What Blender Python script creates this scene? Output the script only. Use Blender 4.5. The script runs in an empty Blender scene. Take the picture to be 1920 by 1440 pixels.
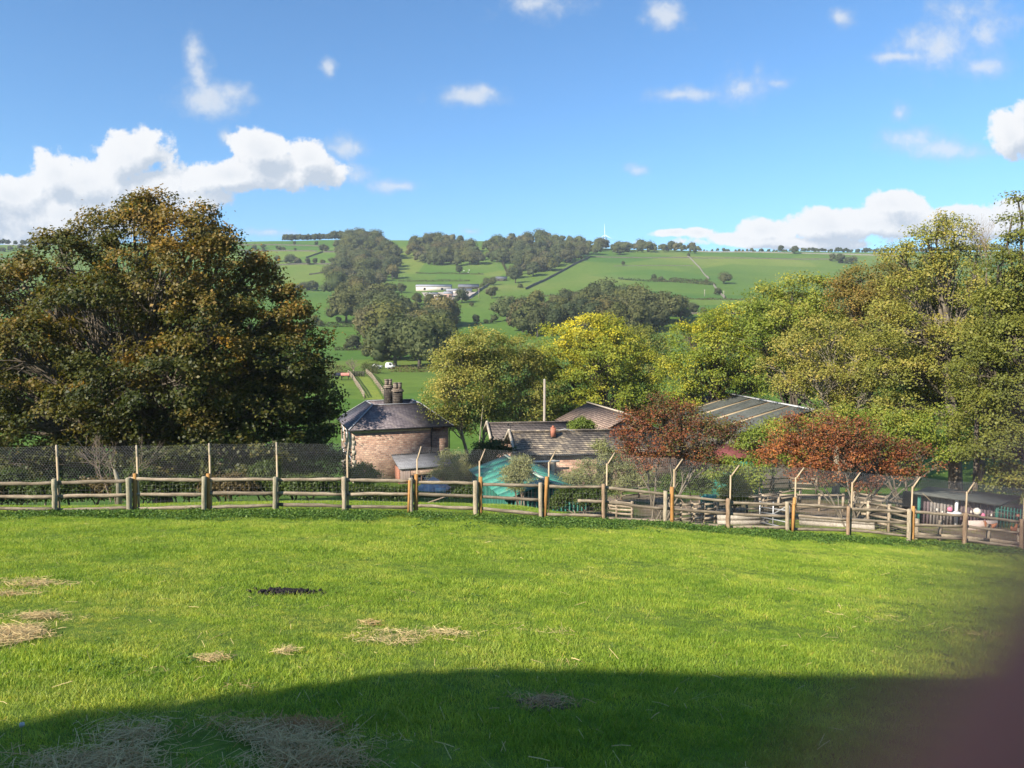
import bpy, math, random
import numpy as np
from mathutils import Vector, Matrix

scene = bpy.context.scene
COL = scene.collection
R = math.radians
rng = np.random.default_rng(11)
random.seed(11)

# ------------------------------------------------------------------ camera, sun, sky, exposure
F_PX = 1331.0
PITCH = math.atan(95.0 / F_PX)
cam_d = bpy.data.cameras.new('camera')
cam_d.sensor_width = 36.0
cam_d.lens = 36.0 * F_PX / 1920.0
cam_d.clip_start = 0.0008
cam_d.clip_end = 12000.0
cam_d.dof.use_dof = True
cam_d.dof.focus_distance = 16.0
cam_d.dof.aperture_fstop = 5.6
cam = bpy.data.objects.new('camera', cam_d)
COL.objects.link(cam)
cam.location = (0, 0, 0)
cam.rotation_euler = (R(90) - PITCH, 0, 0)
scene.camera = cam

SUN_EL, SUN_A = R(32), R(45)        # elevation; angle to the left of straight behind the camera
SUN_DIR = Vector((-math.cos(SUN_EL) * math.sin(SUN_A), -math.cos(SUN_EL) * math.cos(SUN_A), math.sin(SUN_EL)))
sun_d = bpy.data.lights.new('sun', 'SUN')
sun_d.energy = 5.0
sun_d.angle = R(0.5)
sun_d.color = (1.0, 0.91, 0.78)
sun = bpy.data.objects.new('sun', sun_d)
COL.objects.link(sun)
sun.location = (-60, -40, 60)
sun.rotation_euler = SUN_DIR.to_track_quat('Z', 'Y').to_euler()

vs = scene.view_settings
vs.view_transform = 'Standard'
vs.look = 'None'
vs.gamma = 1
vs.use_curve_mapping = False
vs.exposure = 1.05
cy = scene.cycles
cy.max_bounces = 6
cy.diffuse_bounces = 3
cy.glossy_bounces = 2
cy.transmission_bounces = 3
cy.transparent_max_bounces = 6
cy.volume_bounces = 0
cy.sample_clamp_indirect = 4.0
cy.caustics_reflective = False
cy.caustics_refractive = False


def pix_dir(px, py):
    a = (px - 960.0) / F_PX
    b = (720.0 - py) / F_PX
    c, s = math.cos(PITCH), math.sin(PITCH)
    return np.array([a, c + b * s, -s + b * c])


def P(px, py, Y):
    d = pix_dir(px, py)
    return d * (Y / d[1])


def UV(px, py):
    d = pix_dir(px, py)
    return d[0] / d[1], d[2] / d[1]


# ---- world: clear blue sky with scattered cumulus, by direction
world = bpy.data.worlds.new('World')
scene.world = world
world.use_nodes = True
wn = world.node_tree
wn.nodes.clear()


class NB:
    """tiny node-building helper"""
    def __init__(self, tree):
        self.t = tree

    def n(self, kind, **kw):
        nd = self.t.nodes.new(kind)
        for k, v in kw.items():
            setattr(nd, k, v)
        return nd

    def link(self, a, b):
        self.t.links.new(a, b)

    def _in(self, sock, v):
        if isinstance(v, bpy.types.NodeSocket):
            self.t.links.new(v, sock)
        elif v is not None:
            sock.default_value = v

    def math(self, op, a, b=None, c=None, clamp=False):
        nd = self.n('ShaderNodeMath', operation=op, use_clamp=clamp)
        self._in(nd.inputs[0], a)
        self._in(nd.inputs[1], b)
        self._in(nd.inputs[2], c)
        return nd.outputs[0]

    def vmath(self, op, a, b=None):
        nd = self.n('ShaderNodeVectorMath', operation=op)
        self._in(nd.inputs[0], a)
        self._in(nd.inputs[1], b)
        return nd.outputs['Value'] if op in ('LENGTH', 'DOT_PRODUCT', 'DISTANCE') else nd.outputs[0]

    def mix(self, fac, a, b, blend='MIX'):
        nd = self.n('ShaderNodeMix', data_type='RGBA', blend_type=blend)
        self._in(nd.inputs[0], fac)
        self._in(nd.inputs[6], a)
        self._in(nd.inputs[7], b)
        return nd.outputs[2]

    def noise(self, vec, scale, detail=4, rough=0.55, dist=0.0):
        nd = self.n('ShaderNodeTexNoise')
        self._in(nd.inputs['Vector'], vec)
        nd.inputs['Scale'].default_value = scale
        nd.inputs['Detail'].default_value = detail
        nd.inputs['Roughness'].default_value = rough
        nd.inputs['Distortion'].default_value = dist
        return nd.outputs[0]

    def ramp(self, fac, stops, interp='LINEAR'):
        nd = self.n('ShaderNodeValToRGB')
        cr = nd.color_ramp
        cr.interpolation = interp
        while len(cr.elements) > 1:
            cr.elements.remove(cr.elements[-1])
        for i, (p, c) in enumerate(stops):
            e = cr.elements[0] if i == 0 else cr.elements.new(p)
            e.position = p
            e.color = (c[0], c[1], c[2], 1) if len(c) == 3 else c
        self._in(nd.inputs[0], fac)
        return nd.outputs[0]

    def smooth(self, v, lo, hi, tmin=0.0, tmax=1.0):
        nd = self.n('ShaderNodeMapRange', interpolation_type='SMOOTHSTEP')
        self._in(nd.inputs[0], v)
        nd.inputs[1].default_value = lo
        nd.inputs[2].default_value = hi
        nd.inputs[3].default_value = tmin
        nd.inputs[4].default_value = tmax
        return nd.outputs[0]


CUMULUS = [(105, 325, 60, 52), (50, 400, 120, 62), (250, 292, 88, 52), (165, 335, 120, 58), (300, 350, 140, 44),
           (430, 335, 90, 36), (500, 290, 72, 48), (575, 300, 52, 44), (540, 335, 110, 30), (25, 365, 70, 40),
           (150, 400, 180, 46), (80, 435, 170, 40), (330, 385, 120, 30), (-80, 400, 150, 80), (-200, 380, 130, 90),
           (1258, 440, 38, 10), (1305, 438, 34, 13), (1430, 430, 78, 26), (1380, 446, 90, 18), (1560, 424, 110, 38),
           (1675, 386, 72, 32), (1640, 420, 150, 36), (1800, 425, 150, 34), (1930, 405, 90, 46), (1480, 455, 240, 14),
           (1900, 255, 62, 48), (1960, 230, 80, 60), (2080, 420, 160, 60)]
WISPS = [(385, 182, 88, 36), (362, 92, 24, 42), (376, 130, 22, 44), (440, 170, 50, 28), (875, 186, 66, 18), (905, 180, 34, 16), (1000, 4, 85, 32),
         (1258, 22, 38, 32), (1395, 160, 54, 40), (1412, 132, 20, 28), (1280, 172, 66, 16), (1450, 158, 36, 12), (1755, 82, 88, 50),
         (1680, 112, 50, 12), (1800, 18, 74, 26), (1575, 28, 24, 22), (1770, 280, 104, 27), (1705, 262, 56, 25), (1690, 215, 18, 22), (1830, 120, 70, 20),
         (650, 275, 40, 28), (640, 330, 50, 20), (735, 356, 50, 14), (615, 130, 18, 18), (1190, 320, 34, 12), (500, 438, 60, 8),
         (430, 262, 18, 22), (1850, 60, 60, 40), (880, 438, 20, 7)]


def blob_group(name, blobs, noise_scale, amp, seed):
    g = bpy.data.node_groups.new(name, 'ShaderNodeTree')
    g.interface.new_socket('Vector', in_out='INPUT', socket_type='NodeSocketVector')
    g.interface.new_socket('Value', in_out='OUTPUT', socket_type='NodeSocketFloat')
    b = NB(g)
    gi = b.n('NodeGroupInput')
    go = b.n('NodeGroupOutput')
    v = gi.outputs[0]
    wob = b.n('ShaderNodeTexNoise')
    b._in(wob.inputs['Vector'], v)
    wob.inputs['Scale'].default_value = noise_scale * 0.45
    wob.inputs['Detail'].default_value = 3
    wv = b.vmath('SUBTRACT', wob.outputs['Color'], (0.5, 0.5, 0.5))
    wv = b.vmath('MULTIPLY', wv, (0.05, 0.035, 0))
    pv = b.vmath('ADD', v, wv)
    acc = None
    for (px, py, rx, ry) in blobs:
        u, w = UV(px, py)
        d = b.vmath('SUBTRACT', pv, (u, w, 0))
        d = b.vmath('MULTIPLY', d, (F_PX / rx, F_PX / ry, 0))
        ln = b.vmath('LENGTH', d)
        val = b.math('SUBTRACT', 1.0, ln)
        acc = val if acc is None else b.math('SMOOTH_MAX', acc, val, 0.35)
    sh = b.vmath('ADD', v, (seed, seed * 0.37, seed * 0.11))
    nz = b.noise(sh, noise_scale, 7, 0.58, 0.25)
    nz2 = b.noise(sh, noise_scale * 3.1, 8, 0.64, 0.1)
    nz = b.math('SUBTRACT', nz, 0.5)
    nz2 = b.math('SUBTRACT', nz2, 0.5)
    acc = b.math('MAXIMUM', acc, -1.2)
    out = b.math('MULTIPLY_ADD', nz, amp, acc)
    out = b.math('MULTIPLY_ADD', nz2, amp * 0.6, out)
    b.link(out, go.inputs[0])
    return g


b = NB(wn)
tc = b.n('ShaderNodeTexCoord')
sep = b.n('ShaderNodeSeparateXYZ')
b.link(tc.outputs['Generated'], sep.inputs[0])
yy = b.math('MAXIMUM', sep.outputs[1], 0.08)
cu = b.math('DIVIDE', sep.outputs[0], yy)
cv = b.math('DIVIDE', sep.outputs[2], yy)
cmb = b.n('ShaderNodeCombineXYZ')
b.link(cu, cmb.inputs[0])
b.link(cv, cmb.inputs[1])
uv = cmb.outputs[0]
sky = b.n('ShaderNodeTexSky')
sky.sky_type = 'NISHITA'
sky.sun_disc = False
sky.sun_elevation = SUN_EL
sky.sun_rotation = math.atan2(SUN_DIR.x, SUN_DIR.y)
sky.altitude = 250
sky.air_density = 1.0
sky.dust_density = 0.35
sky.ozone_density = 2.2
blue = b.mix(1.0, sky.outputs[0], (0.60, 0.93, 1.16, 1), 'MULTIPLY')



def call(g, vec):
    nd = b.n('ShaderNodeGroup')
    nd.node_tree = g
    b._in(nd.inputs[0], vec)
    return nd.outputs[0]


CLOUD_W, CLOUD_G = (5.5, 5.55, 5.65, 1), (3.2, 3.65, 4.3, 1)
hz = b.smooth(sep.outputs[2], -0.02, 0.24, 0.40, 0.0)      # pale air towards the horizon
clear = b.mix(hz, blue, (2.0, 3.5, 5.2, 1))
SKY_STRENGTH = 0.084


def background(colour):
    bg = b.n('ShaderNodeBackground')
    b.link(colour, bg.inputs[0])
    bg.inputs[1].default_value = SKY_STRENGTH
    return bg.outputs[0]


def cloudy(tag_, ulo, uhi):
    """clear sky with the clouds that reach one sector (only a cheaper way to evaluate one continuous sky)"""
    def near(bl):
        out = []
        for q in bl:
            u, _ = UV(q[0], q[1])
            m = q[2] * 2.3 / F_PX + 0.05
            if u + m > ulo and u - m < uhi:
                out.append(q)
        return out
    gc = blob_group('cumulus_field_' + tag_, near(CUMULUS), 13.0, 1.5, 3.1)
    gw = blob_group('wisp_field_' + tag_, near(WISPS), 15.0, 2.5, 5.2)
    D0 = call(gc, uv)
    D1 = call(gc, b.vmath('ADD', uv, (-0.014, 0.026, 0)))
    W0 = call(gw, uv)
    a_c = b.smooth(D0, 0.0, 0.24)
    a_w = b.math('MULTIPLY', b.smooth(W0, -0.3, 1.35), 0.82)
    lit = b.math('MULTIPLY_ADD', b.math('SUBTRACT', D0, D1), 2.1, 0.50, clamp=True)
    lit = b.math('SUBTRACT', lit, b.smooth(D0, 0.35, 1.3, 0.0, 0.42), clamp=True)
    ccol = b.mix(lit, CLOUD_G, CLOUD_W)
    wcol = b.mix(b.smooth(W0, 0.1, 1.0), (3.0, 3.6, 4.5, 1), (4.5, 4.75, 5.1, 1))
    c = b.mix(a_w, clear, wcol)
    return background(b.mix(a_c, c, ccol))


def sector(fac, s0, s1):
    mx = b.n('ShaderNodeMixShader')
    b.link(fac, mx.inputs[0])
    b.link(s0, mx.inputs[1])
    b.link(s1, mx.inputs[2])
    return mx.outputs[0]


left = cloudy('left', -9, -0.3)
mid = cloudy('mid', -0.3, 0.17)
right = cloudy('right', 0.17, 9)
ahead = sector(b.math('GREATER_THAN', cu, 0.17), sector(b.math('GREATER_THAN', cu, -0.3), left, mid), right)
# the rest of the sky, beyond the frame: the same kind of scattered cloud
elsewhere = b.noise(tc.outputs['Generated'], 3.2, 6, 0.58, 0.3)
a_e = b.math('MULTIPLY', b.smooth(elsewhere, 0.56, 0.70), b.smooth(sep.outputs[2], 0.0, 0.15))
away = b.math('LESS_THAN', sep.outputs[1], 0.5)
fade = b.smooth(sep.outputs[1], 0.5, 0.3)
rest = background(b.mix(b.math('MULTIPLY', b.math('MULTIPLY', a_e, 0.8), fade), clear, (4.4, 4.6, 5.1, 1)))
wo = b.n('ShaderNodeOutputWorld')
b.link(sector(away, ahead, rest), wo.inputs[0])

# ------------------------------------------------------------------ helpers: materials


def new_mat(name):
    m = bpy.data.materials.new(name)
    m.use_nodes = True
    m.node_tree.nodes.clear()
    nb = NB(m.node_tree)
    out = nb.n('ShaderNodeOutputMaterial')
    return m, nb, out


def pbr(nb, out, color, rough=0.8, spec=0.3, bump=None, bump_d=0.02, bump_s=0.6, metal=0.0):
    p = nb.n('ShaderNodeBsdfPrincipled')
    nb._in(p.inputs['Base Color'], color if isinstance(color, bpy.types.NodeSocket) else (*color, 1))
    nb._in(p.inputs['Roughness'], rough)
    nb._in(p.inputs['Metallic'], metal)
    p.inputs['Specular IOR Level'].default_value = spec
    if bump is not None:
        bn = nb.n('ShaderNodeBump')
        bn.inputs['Strength'].default_value = bump_s
        bn.inputs['Distance'].default_value = bump_d
        nb.link(bump, bn.inputs['Height'])
        nb.link(bn.outputs[0], p.inputs['Normal'])
    nb.link(p.outputs[0], out.inputs[0])
    return p


def noise_mat(name, stops, scale=4.0, detail=6, rough=0.8, bump=0.02, spec=0.25, stretch=(1, 1, 1), fine=None, metal=0.0, per_object=0.0):
    m, nb, out = new_mat(name)
    tcn = nb.n('ShaderNodeTexCoord')
    vec = nb.vmath('MULTIPLY', tcn.outputs['Object'], stretch)
    n1 = nb.noise(vec, scale, detail, 0.6)
    col = nb.ramp(n1, stops)
    if fine:
        n2 = nb.noise(vec, fine, 4, 0.6)
        col = nb.mix(1.0, col, nb.ramp(n2, [(0.3, (0.62, 0.62, 0.62)), (0.7, (1.25, 1.25, 1.25))]), 'MULTIPLY')
    if per_object:
        oi = nb.n('ShaderNodeObjectInfo')
        v = nb.math('MULTIPLY_ADD', oi.outputs['Random'], per_object * 2, 1 - per_object)
        cb = nb.n('ShaderNodeCombineXYZ')
        for i in range(3):
            nb.link(v, cb.inputs[i])
        col = nb.mix(1.0, col, cb.outputs[0], 'MULTIPLY')
    pbr(nb, out, col, rough, spec, n1 if bump else None, bump or 0.0, metal=metal)
    return m


def leaf_mat(name, transl=0.35, rough=0.5, spec=0.25, per_object=0.0):
    m, nb, out = new_mat(name)
    at = nb.n('ShaderNodeAttribute', attribute_name='Col')
    col = at.outputs['Color']
    if per_object:
        oi = nb.n('ShaderNodeObjectInfo')
        fac = nb.ramp(oi.outputs['Random'], [(0.0, (0.70, 0.80, 0.82)), (0.35, (0.95, 1.0, 0.98)), (0.6, (1.10, 1.02, 0.9)),
                                            (0.8, (0.85, 1.0, 0.95)), (1.0, (1.30, 1.18, 0.8))])
        col = nb.mix(per_object, col, nb.mix(1.0, col, fac, 'MULTIPLY'))
    p = nb.n('ShaderNodeBsdfPrincipled')
    nb.link(col, p.inputs['Base Color'])
    p.inputs['Roughness'].default_value = rough
    p.inputs['Specular IOR Level'].default_value = spec
    t = nb.n('ShaderNodeBsdfTranslucent')
    nb.link(nb.mix(1.0, col, (1.25, 1.2, 0.6, 1), 'MULTIPLY'), t.inputs[0])
    mx = nb.n('ShaderNodeMixShader')
    mx.inputs[0].default_value = transl
    nb.link(p.outputs[0], mx.inputs[1])
    nb.link(t.outputs[0], mx.inputs[2])
    nb.link(mx.outputs[0], out.inputs[0])
    return m


# ------------------------------------------------------------------ helpers: meshes and the object tree
WL = {}          # world location of every thing / part origin


def tag(o, label=None, cat=None, group=None, kind=None):
    if label:
        o['label'] = label
    if cat:
        o['category'] = cat
    if group:
        o['group'] = group
    if kind:
        o['kind'] = kind
    return o


def thing(name, label, cat, loc, group=None):
    o = bpy.data.objects.new(name, None)
    o.empty_display_size = 0.2
    COL.objects.link(o)
    o.location = loc
    WL[o.name] = np.array(loc, float)
    return tag(o, label, cat, group)


def arr_mesh(name, V, F, smooth=False, colors=None, mats=None):
    """V (n,3); F list of int arrays (k faces of equal size) or one array"""
    me = bpy.data.meshes.new(name)
    V = np.asarray(V, np.float32)
    Fs = F if isinstance(F, list) else [F]
    Fs = [np.asarray(f, np.int32) for f in Fs if len(f)]
    me.vertices.add(len(V))
    me.vertices.foreach_set('co', V.ravel())
    nl = sum(f.size for f in Fs)
    npoly = sum(len(f) for f in Fs)
    me.loops.add(nl)
    me.polygons.add(npoly)
    me.loops.foreach_set('vertex_index', np.concatenate([f.ravel() for f in Fs]))
    tot = np.concatenate([np.full(len(f), f.shape[1], np.int32) for f in Fs])
    st = np.concatenate([[0], np.cumsum(tot)[:-1]]).astype(np.int32)
    me.polygons.foreach_set('loop_start', st)
    if smooth:
        me.polygons.foreach_set('use_smooth', np.ones(npoly, bool))
    me.update(calc_edges=True)
    if colors is not None:
        ca = me.color_attributes.new('Col', 'FLOAT_COLOR', 'POINT')
        c4 = np.ones((len(V), 4), np.float32)
        c4[:, :3] = colors
        ca.data.foreach_set('color', c4.ravel())
    me.validate()
    return me


def put(name, me, mat, parent=None, loc=(0, 0, 0), **kw):
    o = bpy.data.objects.new(name, me)
    COL.objects.link(o)
    if mat is not None and me is not None and not me.materials:
        me.materials.append(mat)
    o.location = loc
    if parent is not None:
        o.parent = parent
    return tag(o, **kw)


class MB:
    """collects simple solids in world space"""
    def __init__(self):
        self.V = []
        self.Q = []
        self.T = []
        self.n = 0

    def _add(self, V, Q=None, T=None):
        V = np.asarray(V, float).reshape(-1, 3)
        self.V.append(V)
        if Q is not None and len(Q):
            self.Q.append(np.asarray(Q, int) + self.n)
        if T is not None and len(T):
            self.T.append(np.asarray(T, int) + self.n)
        self.n += len(V)
        return self

    def hexa(self, c8):
        return self._add(c8, [(0, 3, 2, 1), (4, 5, 6, 7), (0, 1, 5, 4), (1, 2, 6, 5), (2, 3, 7, 6), (3, 0, 4, 7)])

    def box(self, c, size, yaw=0.0, ax=None):
        c = np.asarray(c, float)
        sx, sy, sz = [s / 2 for s in size]
        if ax is None:
            e1 = np.array([math.cos(yaw), math.sin(yaw), 0]); e2 = np.array([-math.sin(yaw), math.cos(yaw), 0]); e3 = np.array([0, 0, 1.0])
        else:
            e1, e2, e3 = ax
        pts = []
        for z in (-sz, sz):
            for x, y in ((-sx, -sy), (sx, -sy), (sx, sy), (-sx, sy)):
                pts.append(c + e1 * x + e2 * y + e3 * z)
        return self.hexa(pts)

    def beam(self, a, b, w, h, up=(0, 0, 1)):
        a = np.asarray(a, float); b = np.asarray(b, float)
        d = b - a
        L = np.linalg.norm(d)
        e1 = d / L
        u = np.asarray(up, float)
        e2 = np.cross(u, e1)
        if np.linalg.norm(e2) < 1e-6:
            e2 = np.cross((0, 1, 0), e1)
        e2 /= np.linalg.norm(e2)
        e3 = np.cross(e1, e2)
        return self.box((a + b) / 2, (L, w, h), ax=(e1, e2, e3))

    def tube(self, pts, rad, sides=6, cap=True):
        pts = np.asarray(pts, float)
        n = len(pts)
        rad = np.broadcast_to(np.asarray(rad, float), (n,))
        tg = np.gradient(pts, axis=0)
        tg /= (np.linalg.norm(tg, axis=1, keepdims=True) + 1e-9)
        ref = np.where(np.abs(tg[:, 2:3]) > 0.9, np.array([[1.0, 0, 0]]), np.array([[0, 0, 1.0]]))
        e1 = np.cross(tg, ref)
        e1 /= (np.linalg.norm(e1, axis=1, keepdims=True) + 1e-9)
        for i in range(1, n):
            if e1[i] @ e1[i - 1] < 0.2:
                v = e1[i - 1] - tg[i] * (e1[i - 1] @ tg[i])
                e1[i] = v / (np.linalg.norm(v) + 1e-9)
        e2 = np.cross(tg, e1)
        ang = np.arange(sides) * 2 * np.pi / sides
        ring = (e1[:, None, :] * np.cos(ang)[None, :, None] + e2[:, None, :] * np.sin(ang)[None, :, None]) * rad[:, None, None] + pts[:, None, :]
        V = ring.reshape(-1, 3)
        i, j = np.meshgrid(np.arange(n - 1), np.arange(sides), indexing='ij')
        j2 = (j + 1) % sides
        Q = np.stack([i * sides + j, i * sides + j2, (i + 1) * sides + j2, (i + 1) * sides + j], -1).reshape(-1, 4)
        T = []
        if cap:
            V = np.vstack([V, pts[0], pts[-1]])
            k = n * sides
            for q in range(sides):
                T.append((k, (q + 1) % sides, q))
                T.append((k + 1, (n - 1) * sides + q, (n - 1) * sides + (q + 1) % sides))
        return self._add(V, Q, T)

    def poly_prism(self, pts, d):
        """planar convex polygon extruded by vector d"""
        pts = np.asarray(pts, float)
        n = len(pts)
        V = np.vstack([pts, pts + np.asarray(d, float)])
        T = [(0, i + 1, i) for i in range(1, n - 1)] + [(n, n + i, n + i + 1) for i in range(1, n - 1)]
        Q = [(i, (i + 1) % n, n + (i + 1) % n, n + i) for i in range(n)]
        return self._add(V, Q, T)

    def sphere(self, c, r, seg=10, rings=6, jitter=0.0):
        c = np.asarray(c, float)
        r = np.broadcast_to(np.asarray(r, float), (3,))
        V = [c + (0, 0, r[2])]
        for i in range(1, rings):
            t = math.pi * i / rings
            for j in range(seg):
                a = 2 * math.pi * j / seg
                k = 1 + random.uniform(-jitter, jitter)
                V.append(c + k * np.array([r[0] * math.sin(t) * math.cos(a), r[1] * math.sin(t) * math.sin(a), r[2] * math.cos(t)]))
        V.append(c - (0, 0, r[2]))
        Q, T = [], []
        for j in range(seg):
            T.append((0, 1 + j, 1 + (j + 1) % seg))
            k = 1 + (rings - 2) * seg
            T.append((len(V) - 1, k + (j + 1) % seg, k + j))
        for i in range(rings - 2):
            for j in range(seg):
                Q.append((1 + i * seg + j, 1 + (i + 1) * seg + j, 1 + (i + 1) * seg + (j + 1) % seg, 1 + i * seg + (j + 1) % seg))
        return self._add(V, Q, T)

    def mesh(self, name, org=(0, 0, 0), smooth=False):
        V = np.vstack(self.V) - np.asarray(org, float)
        F = []
        if self.Q:
            F.append(np.vstack(self.Q))
        if self.T:
            F.append(np.vstack(self.T))
        return arr_mesh(name, V, F, smooth)

    def part(self, name, mat, parent=None, smooth=False, **kw):
        """one mesh object; world coordinates, made local to the parent's base"""
        if parent is None:
            org = np.vstack(self.V).mean(0)
            org[2] = np.vstack(self.V)[:, 2].min()
            o = put(name, self.mesh(name, org, smooth), mat, None, org, **kw)
            WL[o.name] = org
        else:
            org = WL[parent.name]
            o = put(name, self.mesh(name, org, smooth), mat, parent, **kw)
            WL[o.name] = org
        return o


def vnoise(x, y, s, seed=0):
    """cheap smooth value noise (sum of sines), -1..1"""
    r = np.random.default_rng(seed)
    out = 0
    for k in range(5):
        a = r.uniform(0, 2 * np.pi)
        f = s * (0.7 + 0.45 * k)
        out = out + np.sin((x * np.cos(a) + y * np.sin(a)) * f + r.uniform(0, 6.28)) / (1 + 0.4 * k)
    return out / 2.6


# ------------------------------------------------------------------ terrain
POSTS = [  # px, base y, top y of every fence post in the line
    (-45, 966, 902), (102, 968, 899), (243, 967, 896), (382, 963, 894), (515, 958, 895), (645, 963, 895), (771, 961, 897), (892, 964, 902),
    (1014, 976, 906), (1132, 983, 908), (1248, 990, 921), (1365, 997, 935), (1477, 1002, 941), (1590, 1005, 950),
    (1704, 1014, 955), (1808, 1020, 962), (1915, 1037, 974), (2025, 1046, 986)]
PY = np.linspace(18.0, 24.8, len(POSTS))
PB = np.array([P(px, by, Y) for (px, by, ty), Y in zip(POSTS, PY)])
PT = np.array([P(px, ty, Y) for (px, by, ty), Y in zip(POSTS, PY)])
_fz = np.polyfit(PB[:, 0], PB[:, 2], 3)
_fy = np.polyfit(PB[:, 0], PB[:, 1], 2)
LEFT = np.array([(24, -5.75), (30, -7.4), (38, -9.6), (48, -12.0), (60, -13.7), (75, -14.3), (90, -13.9), (110, -12.4), (130, -10.6), (150, -9.1),
                 (185, -9.2), (220, -9.3), (260, -7.0), (310, -1.4), (370, 7.0), (430, 15.5), (480, 23.5), (560, 36.5), (620, 48), (690, 65),
                 (760, 83), (820, 99), (865, 110), (900, 113), (960, 112), (1100, 108), (1500, 96), (3000, 60), (6000, 20)])
RIGHT = np.array([(24, -6.9), (28, -7.9), (35, -9.3), (42, -10.2), (50, -11.2), (60, -12.8), (75, -14.0), (90, -13.8), (110, -12.4), (130, -10.8), (150, -9.3),
                  (185, -8.4), (220, -7.2), (260, -4.0), (310, 2.0), (370, 11.0), (430, 19.0), (480, 25.0), (560, 38), (620, 49), (690, 65),
                  (760, 80), (820, 92), (865, 100), (900, 102), (960, 100), (1100, 96), (1500, 86), (3000, 50), (6000, 20)])


def _smoothed(tab):
    ys = np.concatenate([np.arange(20, 200, 2.0), np.arange(200, 1200, 8.0), np.arange(1200, 6100, 100.0)])
    z = np.interp(ys, tab[:, 0], tab[:, 1])
    for _ in range(6):
        z[1:-1] = 0.25 * z[:-2] + 0.5 * z[1:-1] + 0.25 * z[2:]
    return ys, z


_L, _Rr = _smoothed(LEFT), _smoothed(RIGHT)


def sstep(v, a, b):
    t = np.clip((v - a) / (b - a), 0, 1)
    return t * t * (3 - 2 * t)


def Tz(x, y):
    x = np.asarray(x, float)
    y = np.asarray(y, float)
    xc = np.clip(x, -17, 23)
    zf = np.polyval(_fz, xc) + (x - xc) * -0.03
    yf = np.polyval(_fy, xc)
    z0 = -1.62 - 0.035 * np.clip(x, -25, 25)
    t = np.clip(y, -30, 60) / yf
    near = z0 + (zf - z0) * (t + 0.10 * np.clip(t, 0, 1) * (1 - np.clip(t, 0, 1)))
    near = near + 0.018 * vnoise(x, y, 1.1, 3) * sstep(y, 1, 4) + 0.03 * vnoise(x, y, 0.45, 4)
    w = sstep(x / np.maximum(y, 18), -0.02, 0.16)
    far = np.interp(y, _L[0], _L[1]) * (1 - w) + np.interp(y, _Rr[0], _Rr[1]) * w
    amp = sstep(y, 90, 400)
    far = far + amp * (2.2 * vnoise(x, y, 0.012, 7) + 0.8 * vnoise(x, y, 0.04, 8)) + 0.12 * vnoise(x, y, 0.25, 9) * sstep(y, 30, 60)
    far = far + sstep(y, 700, 860) * (3.0 * vnoise(x, 0 * y, 0.006, 12))
    ext = (1 - w) * 5.2 + w * 0.6
    k = sstep(y, yf + ext, yf + ext + 5)
    return near * (1 - k) + far * k


def G(px, py, y0=3.0, y1=1400.0):
    """where the line of sight through a picture point meets the ground"""
    d = pix_dir(px, py)
    ys = np.geomspace(y0, y1, 3000)
    pts = d[None, :] * (ys / d[1])[:, None]
    h = pts[:, 2] - Tz(pts[:, 0], pts[:, 1])
    i = np.argmax(h < 0)
    if h[i] >= 0:
        i = np.argmin(h)
    p = pts[i].copy()
    p[2] = Tz(p[0], p[1])
    return p


def on_ground(x, y):
    return np.array([x, y, float(Tz(x, y))])


ys = np.concatenate([np.arange(-70, -4, 6.0), np.arange(-4, 32, 0.4), np.arange(32, 80, 1.2), np.arange(80, 200, 3.5), np.arange(200, 1000, 9.0),
                     np.arange(1000, 1500, 60.0), np.arange(1500, 9000, 700.0)])
xs_pos = np.concatenate([np.arange(0, 26, 0.5), np.arange(26, 90, 2.0), np.arange(90, 800, 14.0), np.arange(800, 9000, 800.0)])
xs = np.concatenate([-xs_pos[:0:-1], xs_pos])
XX, YY = np.meshgrid(xs, ys, indexing='ij')
ZZ = Tz(XX, YY)


def grid_mesh(name, j0, j1):
    nx, ny = len(xs), j1 - j0
    V = np.stack([XX[:, j0:j1], YY[:, j0:j1], ZZ[:, j0:j1]], -1).reshape(-1, 3)
    i, j = np.meshgrid(np.arange(nx - 1), np.arange(ny - 1), indexing='ij')
    Q = np.stack([i * ny + j, (i + 1) * ny + j, (i + 1) * ny + j + 1, i * ny + j + 1], -1).reshape(-1, 4)
    return arr_mesh(name, V, Q, smooth=True)


# meadow ground (under the grass) and the fields across the valley
m_ground, nb, out = new_mat('meadow soil and turf')
geo = nb.n('ShaderNodeNewGeometry')
pos = geo.outputs['Position']
c1 = nb.ramp(nb.noise(pos, 0.7, 6, 0.65), [(0.25, (0.075, 0.125, 0.016)), (0.5, (0.115, 0.175, 0.022)), (0.75, (0.16, 0.205, 0.032))])
c2 = nb.ramp(nb.noise(pos, 9.0, 5, 0.7), [(0.3, (0.55, 0.6, 0.55)), (0.7, (1.2, 1.2, 1.1))])
pbr(nb, out, nb.mix(1.0, c1, c2, 'MULTIPLY'), 0.9, 0.15, nb.noise(pos, 14.0, 5, 0.7), 0.03)

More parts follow.
